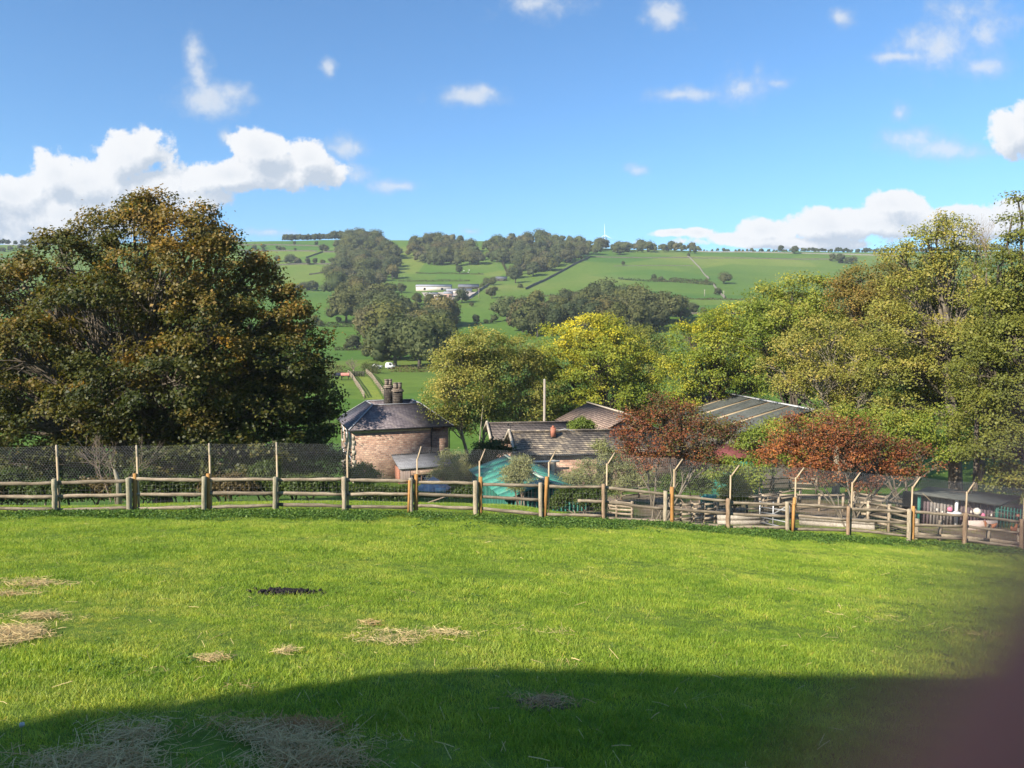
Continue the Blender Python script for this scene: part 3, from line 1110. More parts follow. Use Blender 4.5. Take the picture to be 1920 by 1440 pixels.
def course_mat(name, yaw, org, cols, mortar, bw, bh, zk=1.0, gap=0.02, rough=0.9, bump=0.03, stain=None, spec=0.2, offset=0.5, blotch=0.5):
    """stone courses or slates laid in rows, in the building's own axes"""
    m, nb, out = new_mat(name)
    geo = nb.n('ShaderNodeNewGeometry')
    p = nb.vmath('SUBTRACT', geo.outputs['Position'], tuple(org))
    a = nb.vmath('DOT_PRODUCT', p, (math.cos(yaw), math.sin(yaw), 0))
    b_ = nb.vmath('DOT_PRODUCT', p, (-math.sin(yaw), math.cos(yaw), 0))
    s = nb.n('ShaderNodeSeparateXYZ')
    nb.link(p, s.inputs[0])
    cx = nb.n('ShaderNodeCombineXYZ')
    nb.link(nb.math('ADD', a, b_), cx.inputs[0])
    nb.link(nb.math('MULTIPLY', s.outputs[2], zk), cx.inputs[1])
    jig = nb.n('ShaderNodeTexNoise'); jig.inputs['Scale'].default_value = 2.2
    nb.link(p, jig.inputs['Vector'])
    vec = nb.vmath('ADD', cx.outputs[0], nb.vmath('MULTIPLY', nb.vmath('SUBTRACT', jig.outputs['Color'], (0.5, 0.5, 0.5)), (0.10, 0.05, 0)))
    br = nb.n('ShaderNodeTexBrick')
    br.offset = offset
    nb.link(vec, br.inputs['Vector'])
    br.inputs['Color1'].default_value = (0, 0, 0, 1); br.inputs['Color2'].default_value = (1, 1, 1, 1)
    br.inputs['Mortar'].default_value = (0.5, 0.5, 0.5, 1)
    br.inputs['Scale'].default_value = 1.0
    br.inputs['Mortar Size'].default_value = gap
    br.inputs['Mortar Smooth'].default_value = 0.3
    br.inputs['Bias'].default_value = 0.0
    br.inputs['Brick Width'].default_value = bw
    br.inputs['Row Height'].default_value = bh
    tone = nb.n('ShaderNodeSeparateColor'); nb.link(br.outputs['Color'], tone.inputs[0])
    wob = nb.noise(p, 1.1, 5, 0.65)
    t = nb.math('ADD', nb.math('MULTIPLY', tone.outputs[0], 1 - blotch), nb.math('MULTIPLY', nb.smooth(wob, 0.3, 0.7), blotch))
    col = nb.ramp(t, cols)
    col = nb.mix(br.outputs['Fac'], col, (*mortar, 1))
    fine = nb.noise(p, 9.0, 5, 0.7)
    col = nb.mix(1.0, col, nb.ramp(fine, [(0.3, (0.72, 0.72, 0.72)), (0.7, (1.22, 1.22, 1.22))]), 'MULTIPLY')
    if stain:
        sv = nb.vmath('MULTIPLY', cx.outputs[0], (0.9, 0.16, 1))
        st = nb.smooth(nb.noise(sv, 1.4, 4, 0.6), 0.50, 0.66)
        col = nb.mix(nb.math('MULTIPLY', st, 0.55), col, (*stain, 1))
    h = nb.math('ADD', nb.math('MULTIPLY', nb.math('SUBTRACT', 1.0, br.outputs['Fac']), 0.8), nb.math('MULTIPLY', fine, 0.5))
    pbr(nb, out, col, rough, spec, h, bump, 0.8)
    return m


STONE = [(0.1, (0.22, 0.125, 0.088)), (0.4, (0.36, 0.215, 0.152)), (0.7, (0.45, 0.295, 0.21)), (1.0, (0.56, 0.42, 0.30))]
SLATE = [(0.1, (0.105, 0.086, 0.092)), (0.5, (0.17, 0.14, 0.145)), (0.9, (0.25, 0.21, 0.205))]
m_lead = noise_mat('pale lead', [(0.3, (0.34, 0.35, 0.36)), (0.7, (0.50, 0.50, 0.50))], 4, spec=0.4, rough=0.55)
m_hip = noise_mat('weathered lead', [(0.3, (0.20, 0.205, 0.215)), (0.7, (0.36, 0.36, 0.37))], 2.5, spec=0.4, rough=0.6)
m_black = noise_mat('black ironwork', [(0.3, (0.012, 0.012, 0.013)), (0.7, (0.035, 0.035, 0.037))], 6, rough=0.6)
m_quoin = noise_mat('pale gritstone', [(0.3, (0.36, 0.30, 0.22)), (0.7, (0.52, 0.45, 0.35))], 3, fine=20)
m_glass = noise_mat('dark window glass', [(0.3, (0.012, 0.014, 0.018)), (0.7, (0.03, 0.034, 0.04))], 2, rough=0.08, bump=0, spec=0.6)
m_white = noise_mat('white paint', [(0.3, (0.66, 0.66, 0.64)), (0.7, (0.80, 0.80, 0.78))], 3, rough=0.5)
m_wood_dark = noise_mat('brown joinery', [(0.3, (0.09, 0.05, 0.035)), (0.7, (0.18, 0.11, 0.08))], 6, stretch=(1, 1, 0.2))

# ---- the stone farmhouse
zE = P(654, 807, 65)[2]
hf = Fr(P(654, 807, 65), R(20))
HW, HD, INS, RH = 10.0, 9.8, 2.65, 2.0
zR = zE + RH
zG = float(min(Tz(*hf(a, b_, 0)[:2]) for a in (0, HW) for b_ in (0, HD))) - 0.3
m_hwall = course_mat('pink gritstone blocks', R(20), hf.o, STONE, (0.30, 0.22, 0.17), 0.34, 0.19, 1.0, 0.028, bump=0.05, blotch=0.35)
m_hroof = course_mat('purple slates', R(20), hf.o, SLATE, (0.04, 0.036, 0.04), 0.30, 0.20, 1.7, 0.016, 0.62, 0.025, stain=(0.27, 0.225, 0.20), spec=0.4)
house = thing('stone_house', 'square pink stone farmhouse with slate hipped roof and paired chimneys', 'house', hf(HW / 2, HD / 2, zG))
mb = MB()
hf.box(mb, 0.35, 7.75, 0.20, HD - 0.35, zG, zE - 0.02)
mb.part('wall', m_hwall, house)
mb = MB()
hf.box(mb, 7.754, HW - 0.35, 0.66, HD - 0.35, zG, zE - 0.02)
mb.part('wall', m_hwall, house)
mb = MB()      # pale eaves course
hf.box(mb, 0.33, 7.77, 0.18, 0.198, zE - 0.34, zE - 0.03)
mb.part('eaves_course', m_quoin, house)
# hipped roof around a sunken centre
ring_o = [hf(0, 0, zE), hf(HW, 0, zE), hf(HW, HD, zE), hf(0, HD, zE)]
ring_r = [hf(INS, INS, zR), hf(HW - INS, INS, zR), hf(HW - INS, HD - INS, zR), hf(INS, HD - INS, zR)]
wi = INS + 0.9
ring_i = [hf(wi, wi, zR - 0.75), hf(HW - wi, wi, zR - 0.75), hf(HW - wi, HD - wi, zR - 0.75), hf(wi, HD - wi, zR - 0.75)]
dn_ = np.array([0, 0, -0.12])
m = MB()
for k in range(4):
    j = (k + 1) % 4
    m.poly_prism([ring_o[k], ring_o[j], ring_r[j], ring_r[k]], dn_)
for k in range(4):
    j = (k + 1) % 4
    m.poly_prism([ring_r[k], ring_r[j], ring_i[j], ring_i[k]], dn_)
roof = m.part('roof', m_hroof, house)
m = MB()
m.poly_prism([q + np.array([0, 0, 0.01]) for q in ring_i], dn_)
m.part('lead_flat', m_lead, roof)
for k in range(4):
    MB().beam(ring_o[k] + (0, 0, 0.03), ring_r[k] + (0, 0, 0.04), 0.13, 0.05).part('hip_capping', m_hip, roof)
    MB().beam(ring_r[k] + (0, 0, 0.04), ring_r[(k + 1) % 4] + (0, 0, 0.04), 0.16, 0.06).part('ridge_capping', m_hip, roof)
m = MB()
m.beam(hf(-0.05, -0.07, zE - 0.05), hf(HW + 0.05, -0.07, zE - 0.05), 0.13, 0.12)
gut = m.part('gutter', m_black, house)
for (a, b_) in ((7.9, 0.62), (HW - 0.27, 0.66)):
    MB().tube([hf(a, -0.02, zE - 0.1), hf(a, b_, zE - 0.55), hf(a, b_, zG + 0.4)], 0.055, 8).part('downpipe', m_black, house)
m = MB()
m.tube([hf(7.6, 0.13, zE - 2.3), hf(7.62, 0.12, zE - 4.6)], 0.05, 8)
m.part('soil_pipe', m_black, house)
for (a0, w_) in ((0.33, 0.26),):
    m = MB()
    for q in range(11):
        z0 = zG + q * 0.46
        if z0 + 0.44 < zE - 0.4:
            ww = w_ * (1.25 if q % 2 else 0.8)
            a_ = a0 if a0 < 1 else a0 + w_ - ww
            hf.box(m, a_, a_ + ww, 0.185, 0.6, z0, z0 + 0.44)
    m.part('quoins', m_quoin, house)
for q, b_ in enumerate((1.6, 4.3, 7.0)):     # windows on the left-hand side
    for z0 in (zE - 1.9, zE - 4.2):
        m = MB(); hf.box(m, 0.28, 0.36, b_, b_ + 1.05, z0, z0 + 1.45)
        w = m.part('window', m_white, house)
        m = MB(); hf.box(m, 0.268, 0.279, b_ + 0.09, b_ + 0.48, z0 + 0.08, z0 + 1.36); hf.box(m, 0.268, 0.279, b_ + 0.56, b_ + 0.96, z0 + 0.08, z0 + 1.36)
        m.part('pane', m_glass, w)
        m = MB(); hf.box(m, 0.2, 0.35, b_ - 0.12, b_ + 1.17, z0 - 0.17, z0 - 0.004)
        m.part('sill', m_quoin, w)
# chimneys
m_soot = course_mat('sooty chimney stone', R(20), hf.o, [(0.1, (0.035, 0.03, 0.026)), (0.6, (0.075, 0.062, 0.05)), (1, (0.15, 0.125, 0.10))], (0.03, 0.026, 0.022), 0.42, 0.24, 1, 0.03, bump=0.04)
m_cap = course_mat('brown chimney stone', R(20), hf.o, [(0.1, (0.15, 0.115, 0.09)), (0.6, (0.27, 0.215, 0.165)), (1, (0.38, 0.31, 0.24))], (0.12, 0.10, 0.08), 0.4, 0.22, 1, 0.03, bump=0.04)
m_pot = noise_mat('terracotta pot', [(0.3, (0.30, 0.21, 0.15)), (0.7, (0.42, 0.31, 0.23))], 5)
for (pxc, wpx, ytop, ymid, dY) in ((728.5, 14, 711, 727, 72.3), (745.5, 16, 717.5, 734, 70.8)):
    c0 = P(pxc, 755, dY)
    hw = wpx / 2 * dY / F_PX
    cf = Fr(c0, R(20))
    zt, zm = P(pxc, ytop, dY)[2], P(pxc, ymid, dY)[2]
    m = MB(); cf.box(m, -hw, hw, -hw * 1.2, hw * 1.2, zR - 0.78, zm)
    ch = m.part('chimney', m_soot, house)
    m = MB(); cf.box(m, -hw - 0.1, hw + 0.1, -hw * 1.2 - 0.1, hw * 1.2 + 0.1, zm + 0.004, zm + 0.14); cf.box(m, -hw - 0.02, hw + 0.02, -hw * 1.2 - 0.02, hw * 1.2 + 0.02, zm + 0.144, zm + 0.27)
    m.part('chimney_cap', m_cap, ch)
    for s in (-0.5, 0.5):
        m = MB()
        z0 = zm + 0.275
        cf.box(m, s * hw * 0.98 - hw * 0.42, s * hw * 0.98 + hw * 0.42, -hw * 0.6, hw * 0.6, z0, zt - 0.12)
        cf.box(m, s * hw * 0.98 - hw * 0.47, s * hw * 0.98 + hw * 0.47, -hw * 0.66, hw * 0.66, zt - 0.117, zt)
        m.part('chimney_pot', m_cap, ch)

# ---- slate-roofed wooden annex against the front of the house
an = thing('lean_to', 'timber clad lean-to with grey slate roof built against the farmhouse', 'outbuilding', hf(6, -1.2, zG))
A0, A1 = 3.95, 9.3
zt, zb = P(721, 856, 65.8)[2], P(740, 880, 64.0)[2]
m_aroof = course_mat('smooth grey slates', R(20), hf.o, [(0.1, (0.13, 0.135, 0.15)), (0.9, (0.21, 0.215, 0.23))], (0.09, 0.09, 0.1), 0.4, 0.3, 1.5, 0.012, 0.55, 0.01, spec=0.4)
m = MB(); m.poly_prism([hf(A0, 0.19, zt), hf(A1, 0.19, zt), hf(A1, -2.2, zb), hf(A0 + 0.25, -2.2, zb)], (0, 0, -0.1)); m.part('roof', m_aroof, an)
MB().beam(hf(A0, 0.17, zt + 0.03), hf(A1, 0.17, zt + 0.03), 0.12, 0.06).part('flashing', m_black, an)
m_clad = noise_mat('pale vertical boards', [(0.3, (0.30, 0.22, 0.18)), (0.7, (0.46, 0.36, 0.31))], 3, stretch=(4, 4, 0.3), per_object=0.2)
m_clad_r = noise_mat('red brick side', [(0.3, (0.22, 0.09, 0.06)), (0.7, (0.36, 0.16, 0.10))], 8)
m = MB(); hf.box(m, A0 + 0.30, A0 + 0.36, -2.0, 0.17, zG, zb - 0.08); m.part('side_wall', m_clad_r, an)
for k in range(8):
    m = MB(); hf.box(m, A0 + 0.42 + k * 0.115, A0 + 0.515 + k * 0.115, -2.05 - 0.015 * (k % 2), -1.98, zG, zb - 0.11); m.part('board', m_clad, an)
m = MB(); hf.box(m, A0 + 1.36, A1, -2.06, -1.9, zb - 0.75, zb - 0.11); m.part('lintel_beam', m_hwall, an)
m = MB(); hf.box(m, A0 + 1.36, A1, -1.86, -1.80, zG, zb - 0.76); m.part('window', m_glass, an)
for k in range(5):
    m = MB(); hf.box(m, A0 + 1.40 + k * 0.95, A0 + 1.50 + k * 0.95, -1.99, -1.87, zG, zb - 0.755); m.part('mullion', m_white if k == 0 else m_wood_dark, an)

# ---- garden parasol / grey pointed shelter, and a small white picket gate beside it
c0 = P(803, 915, 57)
cg = on_ground(c0[0], c0[1])
apex = P(812, 893, 57)
par = thing('parasol', 'grey pointed garden parasol in front of the farmhouse', 'parasol', cg)
m_fab = noise_mat('grey canvas', [(0.3, (0.33, 0.32, 0.33)), (0.7, (0.45, 0.44, 0.45))], 3, rough=0.7)
m = MB()
rim = []
for k in range(8):
    a = 2 * math.pi * k / 8 + 0.2
    rim.append(apex + np.array([1.5 * math.cos(a), 1.5 * math.sin(a), -0.95]))
for k in range(8):
    m.poly_prism([apex, rim[k], rim[(k + 1) % 8]], (0, 0, -0.02))
m.part('canopy', m_fab, par)
MB().tube([cg, apex + (0, 0, 0.1)], 0.03, 8).part('pole', m_batten, par)
c0 = P(826, 921, 55)
pk = thing('picket_fence', 'short white picket fence with a solid panel near the parasol', 'fence', on_ground(c0[0], c0[1]))
MB().box(c0 + (0, 0, 0.05), (0.82, 0.04, 0.42)).part('panel', m_white, pk)
for k in range(11):
    x = c0[0] + 0.02 + k * 0.13
    zt_ = P(826, 924, 55)[2] - 0.004 * k
    zb_ = float(Tz(x, c0[1] + 0.06))
    MB().box((x, c0[1] + 0.06, (zt_ + zb_) / 2), (0.06, 0.02, zt_ - zb_)).part('picket', m_white, pk)


# ---- gabled outbuildings


def gable_building(name, label, cat, o, yaw, L, W, zE, zR, zG, m_w, m_r, coping=None, over=0.25, wall_in=0.12, ridge_mat=None):
    """ridge along e1 from a=0..L; eaves at b=0 and b=W"""
    f = Fr(o, yaw)
    t = thing(name, label, cat, f(L / 2, W / 2, zG))
    m = MB()
    c = [f(wall_in, wall_in, zG), f(L - wall_in, wall_in, zG), f(L - wall_in, W - wall_in, zG), f(wall_in, W - wall_in, zG)]
    k = zE - 0.16
    d = [np.array([q[0], q[1], k]) for q in c]
    m.hexa(c + d)
    for a in (wall_in, L - wall_in):
        s = 1 if a < L / 2 else -1
        m.poly_prism([f(a, wall_in, k), f(a, W - wall_in, k), f(a, W / 2, zR - 0.18)], f.e1 * 0.3 * s)
    m.part('wall', m_w, t)
    r = MB()
    r.poly_prism([f(-over, -over * 0.6, zE - 0.08), f(L + over, -over * 0.6, zE - 0.08), f(L + over, W / 2, zR), f(-over, W / 2, zR)], (0, 0, -0.11))
    r.poly_prism([f(-over, W / 2, zR), f(L + over, W / 2, zR), f(L + over, W + over * 0.6, zE - 0.08), f(-over, W + over * 0.6, zE - 0.08)], (0, 0, -0.11))
    ro = r.part('roof', m_r, t)
    MB().beam(f(-over, W / 2, zR + 0.03), f(L + over, W / 2, zR + 0.03), 0.26, 0.10).part('ridge_capping', ridge_mat or m_r, ro)
    if coping is not None:
        for a in ((-over - 0.06,) if coping != 'both' else (-over - 0.06, L + over + 0.06)):
            MB().beam(f(a, -0.2, zE + 0.02), f(a, W / 2 + 0.02, zR + 0.08), 0.20, 0.13).part('coping', m_quoin, ro)
            MB().beam(f(a, W / 2 - 0.02, zR + 0.16), f(a, W + 0.2, zE + 0.02), 0.20, 0.13).part('coping', m_quoin, ro)
    return t, f, ro


MOSSY = [(0.05, (0.075, 0.064, 0.058)), (0.40, (0.15, 0.13, 0.11)), (0.62, (0.24, 0.20, 0.15)), (0.9, (0.42, 0.34, 0.23))]
bo = P(972, 850, 52.0)
m_bwall = course_mat('barn stone', R(8), bo, STONE, (0.28, 0.21, 0.16), 0.5, 0.26, 1.0, 0.02, bump=0.04)
m_broof = course_mat('stone slates', R(8), bo, MOSSY, (0.03, 0.027, 0.026), 0.36, 0.115, 1.0, 0.02, 0.85, 0.04, blotch=0.55)
zE1, zR1 = bo[2], P(960, 809, 54.8)[2]
zg = float(Tz(bo[0] + 4, bo[1])) - 1.0
barn, bf, broof = gable_building('stone_barn', 'long low stone barn with mottled stone slate roof and small red chimney', 'barn', bo, R(8), 13.0, 5.4, zE1, zR1, zg, m_bwall, m_broof, coping='left')
m = MB(); bf.box(m, -0.05, 13.0, -0.24, -0.10, zE1 - 0.24, zE1 - 0.1); m.part('gutter', m_black, barn)
# terracotta chimney on the ridge
c0 = P(1037, 806, 54.4)
m_tc = noise_mat('red terracotta', [(0.3, (0.30, 0.11, 0.07)), (0.7, (0.42, 0.18, 0.12))], 6)
m = MB(); m.box(c0 + (0, -0.1, -0.15), (0.36, 0.36, 0.7), R(8)); cho = m.part('chimney', m_tc, broof)
MB().tube([c0 + (0, -0.1, 0.2), c0 + (0, -0.1, 0.34)], [0.12, 0.09], 8).part('chimney_pot', m_tc, cho)
MB().tube([c0 + (0.2, 0, -0.1), c0 + (0.9, 0, 0.08), c0 + (1.7, 0, -0.16)], 0.025, 5).part('aerial_bracket', m_lead, broof)
for (a0, a1) in ((0.7, 2.0), (6.0, 7.2)):
    m = MB(); bf.box(m, a0, a1, 0.08, 0.119, zE1 - 2.2, zE1 - 0.5); m.part('window', m_glass, barn)
m = MB(); bf.box(m, 2.45, 2.75, 0.04, 0.118, zg, zE1 - 0.25); m.part('downpipe', m_quoin, barn)
m = MB(); bf.box(m, 1.0, 3.0, -0.55, -0.5, zE1 - 0.62, zE1 - 0.5); m.part('light_box', m_white, barn)

ro_ = P(926, 812, 60.0)
m_rwall = course_mat('rear barn stone', R(8), ro_, STONE, (0.28, 0.21, 0.16), 0.5, 0.26, 1.0, 0.02, bump=0.04)
m_rroof = course_mat('brown slates', R(8), ro_, [(0.05, (0.10, 0.083, 0.078)), (0.6, (0.175, 0.145, 0.125)), (1, (0.28, 0.23, 0.185))], (0.03, 0.027, 0.026), 0.34, 0.11, 1.0, 0.02, 0.8, 0.035)
rear, rf, rroof = gable_building('rear_barn', 'brown slated barn behind the long barn with pale left gable', 'barn', ro_, R(8), 9.0, 5.0, P(926, 822, 60.0)[2], P(930, 794, 62.3)[2], float(Tz(ro_[0], ro_[1])) - 0.8, m_rwall, m_rroof, coping='left')
c0 = P(957, 800, 60.9)
vane = thing('weather_vane', 'thin black weather vane on the left barn ridge', 'weather vane', c0 + (0, 0, -0.4))
MB().tube([c0 + (0, 0, -0.5), c0 + (0, 0, 0.35)], 0.025, 5).part('pole', m_black, vane)
MB().box(c0 + (0, 0, 0.1), (0.55, 0.02, 0.05)).box(c0 + (-0.2, 0, 0.2), (0.2, 0.02, 0.16)).part('pointer', m_black, vane)

# brown-roofed building with its gable verge towards us
g0, g1 = P(1103, 755, 70), P(1181, 778, 59.5)
ydir = unit((g1 - g0) * np.array([1, 1, 0]))
yaw = math.atan2(ydir[1], ydir[0])
W2 = 6.4
fo = Fr(g0, yaw)
o2 = fo(0, -W2 / 2, 0)
m_w2 = course_mat('gable stone', yaw, o2, STONE, (0.28, 0.21, 0.16), 0.5, 0.26, 1.0, 0.02, bump=0.04)
m_r2 = course_mat('sandy stone slates', yaw, o2, [(0.05, (0.20, 0.145, 0.115)), (0.5, (0.31, 0.22, 0.17)), (1, (0.42, 0.31, 0.23))], (0.06, 0.045, 0.04), 0.36, 0.15, 1.4, 0.02, 0.85, 0.035)
gable_building('gabled_cottage', 'tall sandy brown roofed building rising behind the barn ridges', 'building', o2, yaw, 10.8, W2, P(1063, 783, 70.6)[2], g0[2], float(Tz(g0[0], g0[1])) - 0.6, m_w2, m_r2, ridge_mat=m_quoin)

# modern barn with dark sheets and translucent strips
q0, q1 = P(1351, 736, 70), P(1522, 769, 54)
ydir = unit((q1 - q0) * np.array([1, 1, 0]))
yaw = math.atan2(ydir[1], ydir[0])
L3 = float(np.linalg.norm((q1 - q0)[:2]))
fb = Fr(q0, yaw)
zR3, zR3b = q0[2], q0[2]
e0 = P(1268, 766, 69.5)
W3 = 6.0
zE3 = e0[2] - 0.15
zg3 = float(Tz(q0[0], q0[1] - 8)) - 0.5
mod = thing('sheeted_barn', 'large farm building with dark sheet roof and tan light strips', 'barn', fb(L3 / 2, 0, zg3))
m_sheet = noise_mat('dark fibre cement', [(0.3, (0.060, 0.066, 0.060)), (0.7, (0.105, 0.110, 0.098))], 0.8, rough=0.7, per_object=0.15, fine=6)
m_strip = noise_mat('tan translucent sheet', [(0.3, (0.33, 0.25, 0.15)), (0.7, (0.46, 0.36, 0.23))], 0.9, rough=0.55)
m_timber = noise_mat('barn side boards', [(0.3, (0.06, 0.055, 0.045)), (0.7, (0.12, 0.10, 0.08))], 3)
edges = np.linspace(0, L3, 6)
for s in (-1, 1):
    for k in range(5):
        x0, x1 = edges[k] + (0.25 if k else -0.2), edges[k + 1] - 0.25
        if k == 4:
            x1 = L3 + 0.3
        # corrugated sheet
        n = 24
        m = MB()
        av = np.linspace(x0, x1, n)
        V = []
        for q, a in enumerate(av):
            w_ = 0.03 * (q % 2)
            V += [fb(a, 0, zR3 + w_), fb(a, s * W3 * -1, zE3 + w_)]
        V = np.array(V); V2 = V - (0, 0, 0.06)
        Q = []
        for q in range(n - 1):
            i0 = q * 2
            Q.append((i0, i0 + 1, i0 + 3, i0 + 2)); Q.append((2 * n + i0, 2 * n + i0 + 2, 2 * n + i0 + 3, 2 * n + i0 + 1))
            Q.append((i0 + 1, 2 * n + i0 + 1, 2 * n + i0 + 3, i0 + 3))
        m._add(np.vstack([V, V2]), Q)
        m.part('roof_sheet', m_sheet, mod)
        if k < 4:
            x2, x3 = edges[k + 1] - 0.245, edges[k + 1] + 0.245
            m = MB(); m.poly_prism([fb(x2, 0, zR3 + 0.02), fb(x2, -s * W3, zE3 + 0.02), fb(x3, -s * W3, zE3 + 0.02), fb(x3, 0, zR3 + 0.02)], (0, 0, -0.05)); m.part('light_strip', m_strip, mod)
MB().beam(fb(-0.2, 0, zR3 + 0.07), fb(L3 + 0.3, 0, zR3 + 0.07), 0.35, 0.08).part('ridge_capping', m_lead, mod)
m = MB()
fb.box(m, 0, L3, -W3 + 0.15, -W3 + 0.25, zg3, zE3 - 0.1); fb.box(m, 0, L3, W3 - 0.25, W3 - 0.15, zg3, zE3 - 0.1)
for a in (0.0, L3 - 0.1):
    fb.box(m, a, a + 0.1, -W3 + 0.26, W3 - 0.26, zg3, zE3 - 0.12)
    m.poly_prism([fb(a, -W3 + 0.3, zE3 - 0.11), fb(a, W3 - 0.3, zE3 - 0.11), fb(a, 0, zR3 - 0.1)], fb.e1 * 0.1)
m.part('wall', m_timber, mod)

# ---- teal green ribbed shed just below the fence
s0, s1 = P(950, 855, 45), P(1026, 903, 37.2)
ydir = unit((s1 - s0) * np.array([1, 1, 0]))
yaw = math.atan2(ydir[1], ydir[0])
LS = float(np.linalg.norm((s1 - s0)[:2]))
fs = Fr(s0, yaw)
zRs, zEs, WS = s0[2], s0[2] - 0.78, 2.25
zgs = float(min(Tz(*fs(a, b_, 0)[:2]) for a in (0, LS) for b_ in (-WS, WS))) - 0.2
m_teal = noise_mat('teal roofing felt', [(0.3, (0.035, 0.185, 0.135)), (0.7, (0.06, 0.25, 0.185))], 0.9, rough=0.5, spec=0.3, fine=7)
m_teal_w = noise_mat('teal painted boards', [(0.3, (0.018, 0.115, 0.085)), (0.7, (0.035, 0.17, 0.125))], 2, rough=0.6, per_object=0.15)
shed = thing('green_shed', 'teal green wooden shed with shallow gabled roof below the lawn fence', 'shed', fs(LS / 2, 0, zgs))
for s in (-1, 1):
    m = MB()
    n = 7
    for k in range(n):
        x0, x1 = -0.25 + (LS + 0.5) * k / n, -0.25 + (LS + 0.5) * (k + 1) / n - 0.012
        m = MB(); m.poly_prism([fs(x0, 0, zRs + 0.012 * (k % 2)), fs(x0, s * (WS + 0.2), zEs + 0.012 * (k % 2)), fs(x1, s * (WS + 0.2), zEs + 0.012 * (k % 2)), fs(x1, 0, zRs + 0.012 * (k % 2))], (0, 0, -0.04))
        m.part('roof_sheet', m_teal, shed)
m_ridge = noise_mat('pale ridge strip', [(0.35, (0.16, 0.28, 0.22)), (0.6, (0.5, 0.5, 0.42))], 1.6)
MB().beam(fs(-0.25, 0, zRs + 0.03), fs(LS + 0.25, 0, zRs + 0.03), 0.26, 0.04).part('ridge_capping', m_ridge, shed)
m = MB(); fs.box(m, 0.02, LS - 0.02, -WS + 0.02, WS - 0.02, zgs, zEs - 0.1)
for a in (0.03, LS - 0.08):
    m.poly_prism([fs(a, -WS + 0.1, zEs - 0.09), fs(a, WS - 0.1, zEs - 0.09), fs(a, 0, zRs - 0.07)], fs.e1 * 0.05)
m.part('wall', noise_mat('green boarding with painted shade', [(0.3, (0.008, 0.05, 0.038)), (0.7, (0.016, 0.075, 0.056))], 2), shed)  # darker copy of the strip green; shade behind the strips put into colour
for k in range(20):      # cover strips on the gable end and the side that face us
    b_ = -WS + 0.05 + k * (2 * WS - 0.1) / 19
    top = zEs - 0.1 + (zRs - zEs - 0.02) * (1 - abs(b_) / WS)
    m = MB(); m.box((fs(LS + 0.02, b_, 0) * (1, 1, 0)) + (0, 0, (zgs + top) / 2), (0.04, 0.085, top - zgs), yaw); m.part('cover_strip', m_teal_w, shed)
for k in range(24):
    a = 0.1 + k * (LS - 0.2) / 23
    for s in (-1, 1):
        m = MB(); m.box((fs(a, s * (WS + 0.005), 0) * (1, 1, 0)) + (0, 0, (zgs + zEs - 0.12) / 2), (0.085, 0.04, zEs - 0.12 - zgs), yaw); m.part('cover_strip', m_teal_w, shed)

# second small teal and maroon roof half hidden between the red trees
c0 = P(1388, 858, 47)
zz_ = float(Tz(c0[0], c0[1]))
hut = thing('small_hut', 'small hut with maroon roof and teal wall between red trees', 'shed', (c0[0], c0[1], zz_))
m = MB(); m.box((c0[0], c0[1] + 1.2, (zz_ + c0[2]) / 2), (3.2, 2.0, c0[2] - zz_)); m.part('wall', m_teal, hut)
m = MB(); m.poly_prism([c0 + (-1.9, -0.1, 0.02), c0 + (1.9, -0.1, 0.02), c0 + (1.7, 1.2, 0.75), c0 + (-1.7, 1.2, 0.75)], (0, 0, -0.06))
m.poly_prism([c0 + (-1.7, 1.2, 0.75), c0 + (1.7, 1.2, 0.75), c0 + (1.9, 2.5, 0.02), c0 + (-1.9, 2.5, 0.02)], (0, 0, -0.06))
m.part('roof', noise_mat('maroon shingles', [(0.3, (0.11, 0.03, 0.03)), (0.7, (0.19, 0.06, 0.055))], 3, fine=9), hut)

# bare utility pole behind the barn
m_pole = noise_mat('pole timber', [(0.3, (0.24, 0.20, 0.16)), (0.7, (0.38, 0.33, 0.27))], 4, stretch=(3, 3, 0.4))
t_ = P(1021, 712, 63.5)
g_ = on_ground(t_[0], t_[1])
pole = thing('utility_pole', 'plain wooden pole standing behind the barn ridge', 'pole', g_)
MB().tube([g_ - (0, 0, 0.3), t_], [0.15, 0.10], 10).part('pole', m_pole, pole)
MB().tube([t_, t_ + (0, 0, 0.05)], [0.115, 0.07], 10).part('pole_cap', m_lead, pole)

# ------------------------------------------------------------------ animal pens on the right
gx, gy = np.meshgrid(np.linspace(3.5, 30, 80), np.linspace(27.6, 47, 60), indexing='ij')
V = np.stack([gx, gy, Tz(gx, gy) + 0.03], -1).reshape(-1, 3)
ii, jj = np.meshgrid(np.arange(79), np.arange(59), indexing='ij')
Q = np.stack([ii * 60 + jj, (ii + 1) * 60 + jj, (ii + 1) * 60 + jj + 1, ii * 60 + jj + 1], -1).reshape(-1, 4)
put('pen_ground', arr_mesh('pen_ground', V, Q, smooth=True), noise_mat('trodden earth and grass', [(0.36, (0.075, 0.105, 0.022)), (0.46, (0.12, 0.095, 0.055)), (0.6, (0.22, 0.165, 0.115)), (0.8, (0.32, 0.26, 0.20))], 0.35, 7, 0.95, 0.03, fine=5), kind='structure')

m_pen = noise_mat('pale pen timber', [(0.3, (0.22, 0.17, 0.115)), (0.7, (0.38, 0.31, 0.22))], 4, fine=20, per_object=0.25)
m_pen_w = noise_mat('sun bleached sleepers', [(0.3, (0.27, 0.235, 0.185)), (0.7, (0.42, 0.375, 0.31))], 3, fine=20)
m_pipe = noise_mat('galvanised tube', [(0.3, (0.42, 0.42, 0.42)), (0.7, (0.58, 0.58, 0.57))], 8, rough=0.45, metal=0.4, spec=0.5)


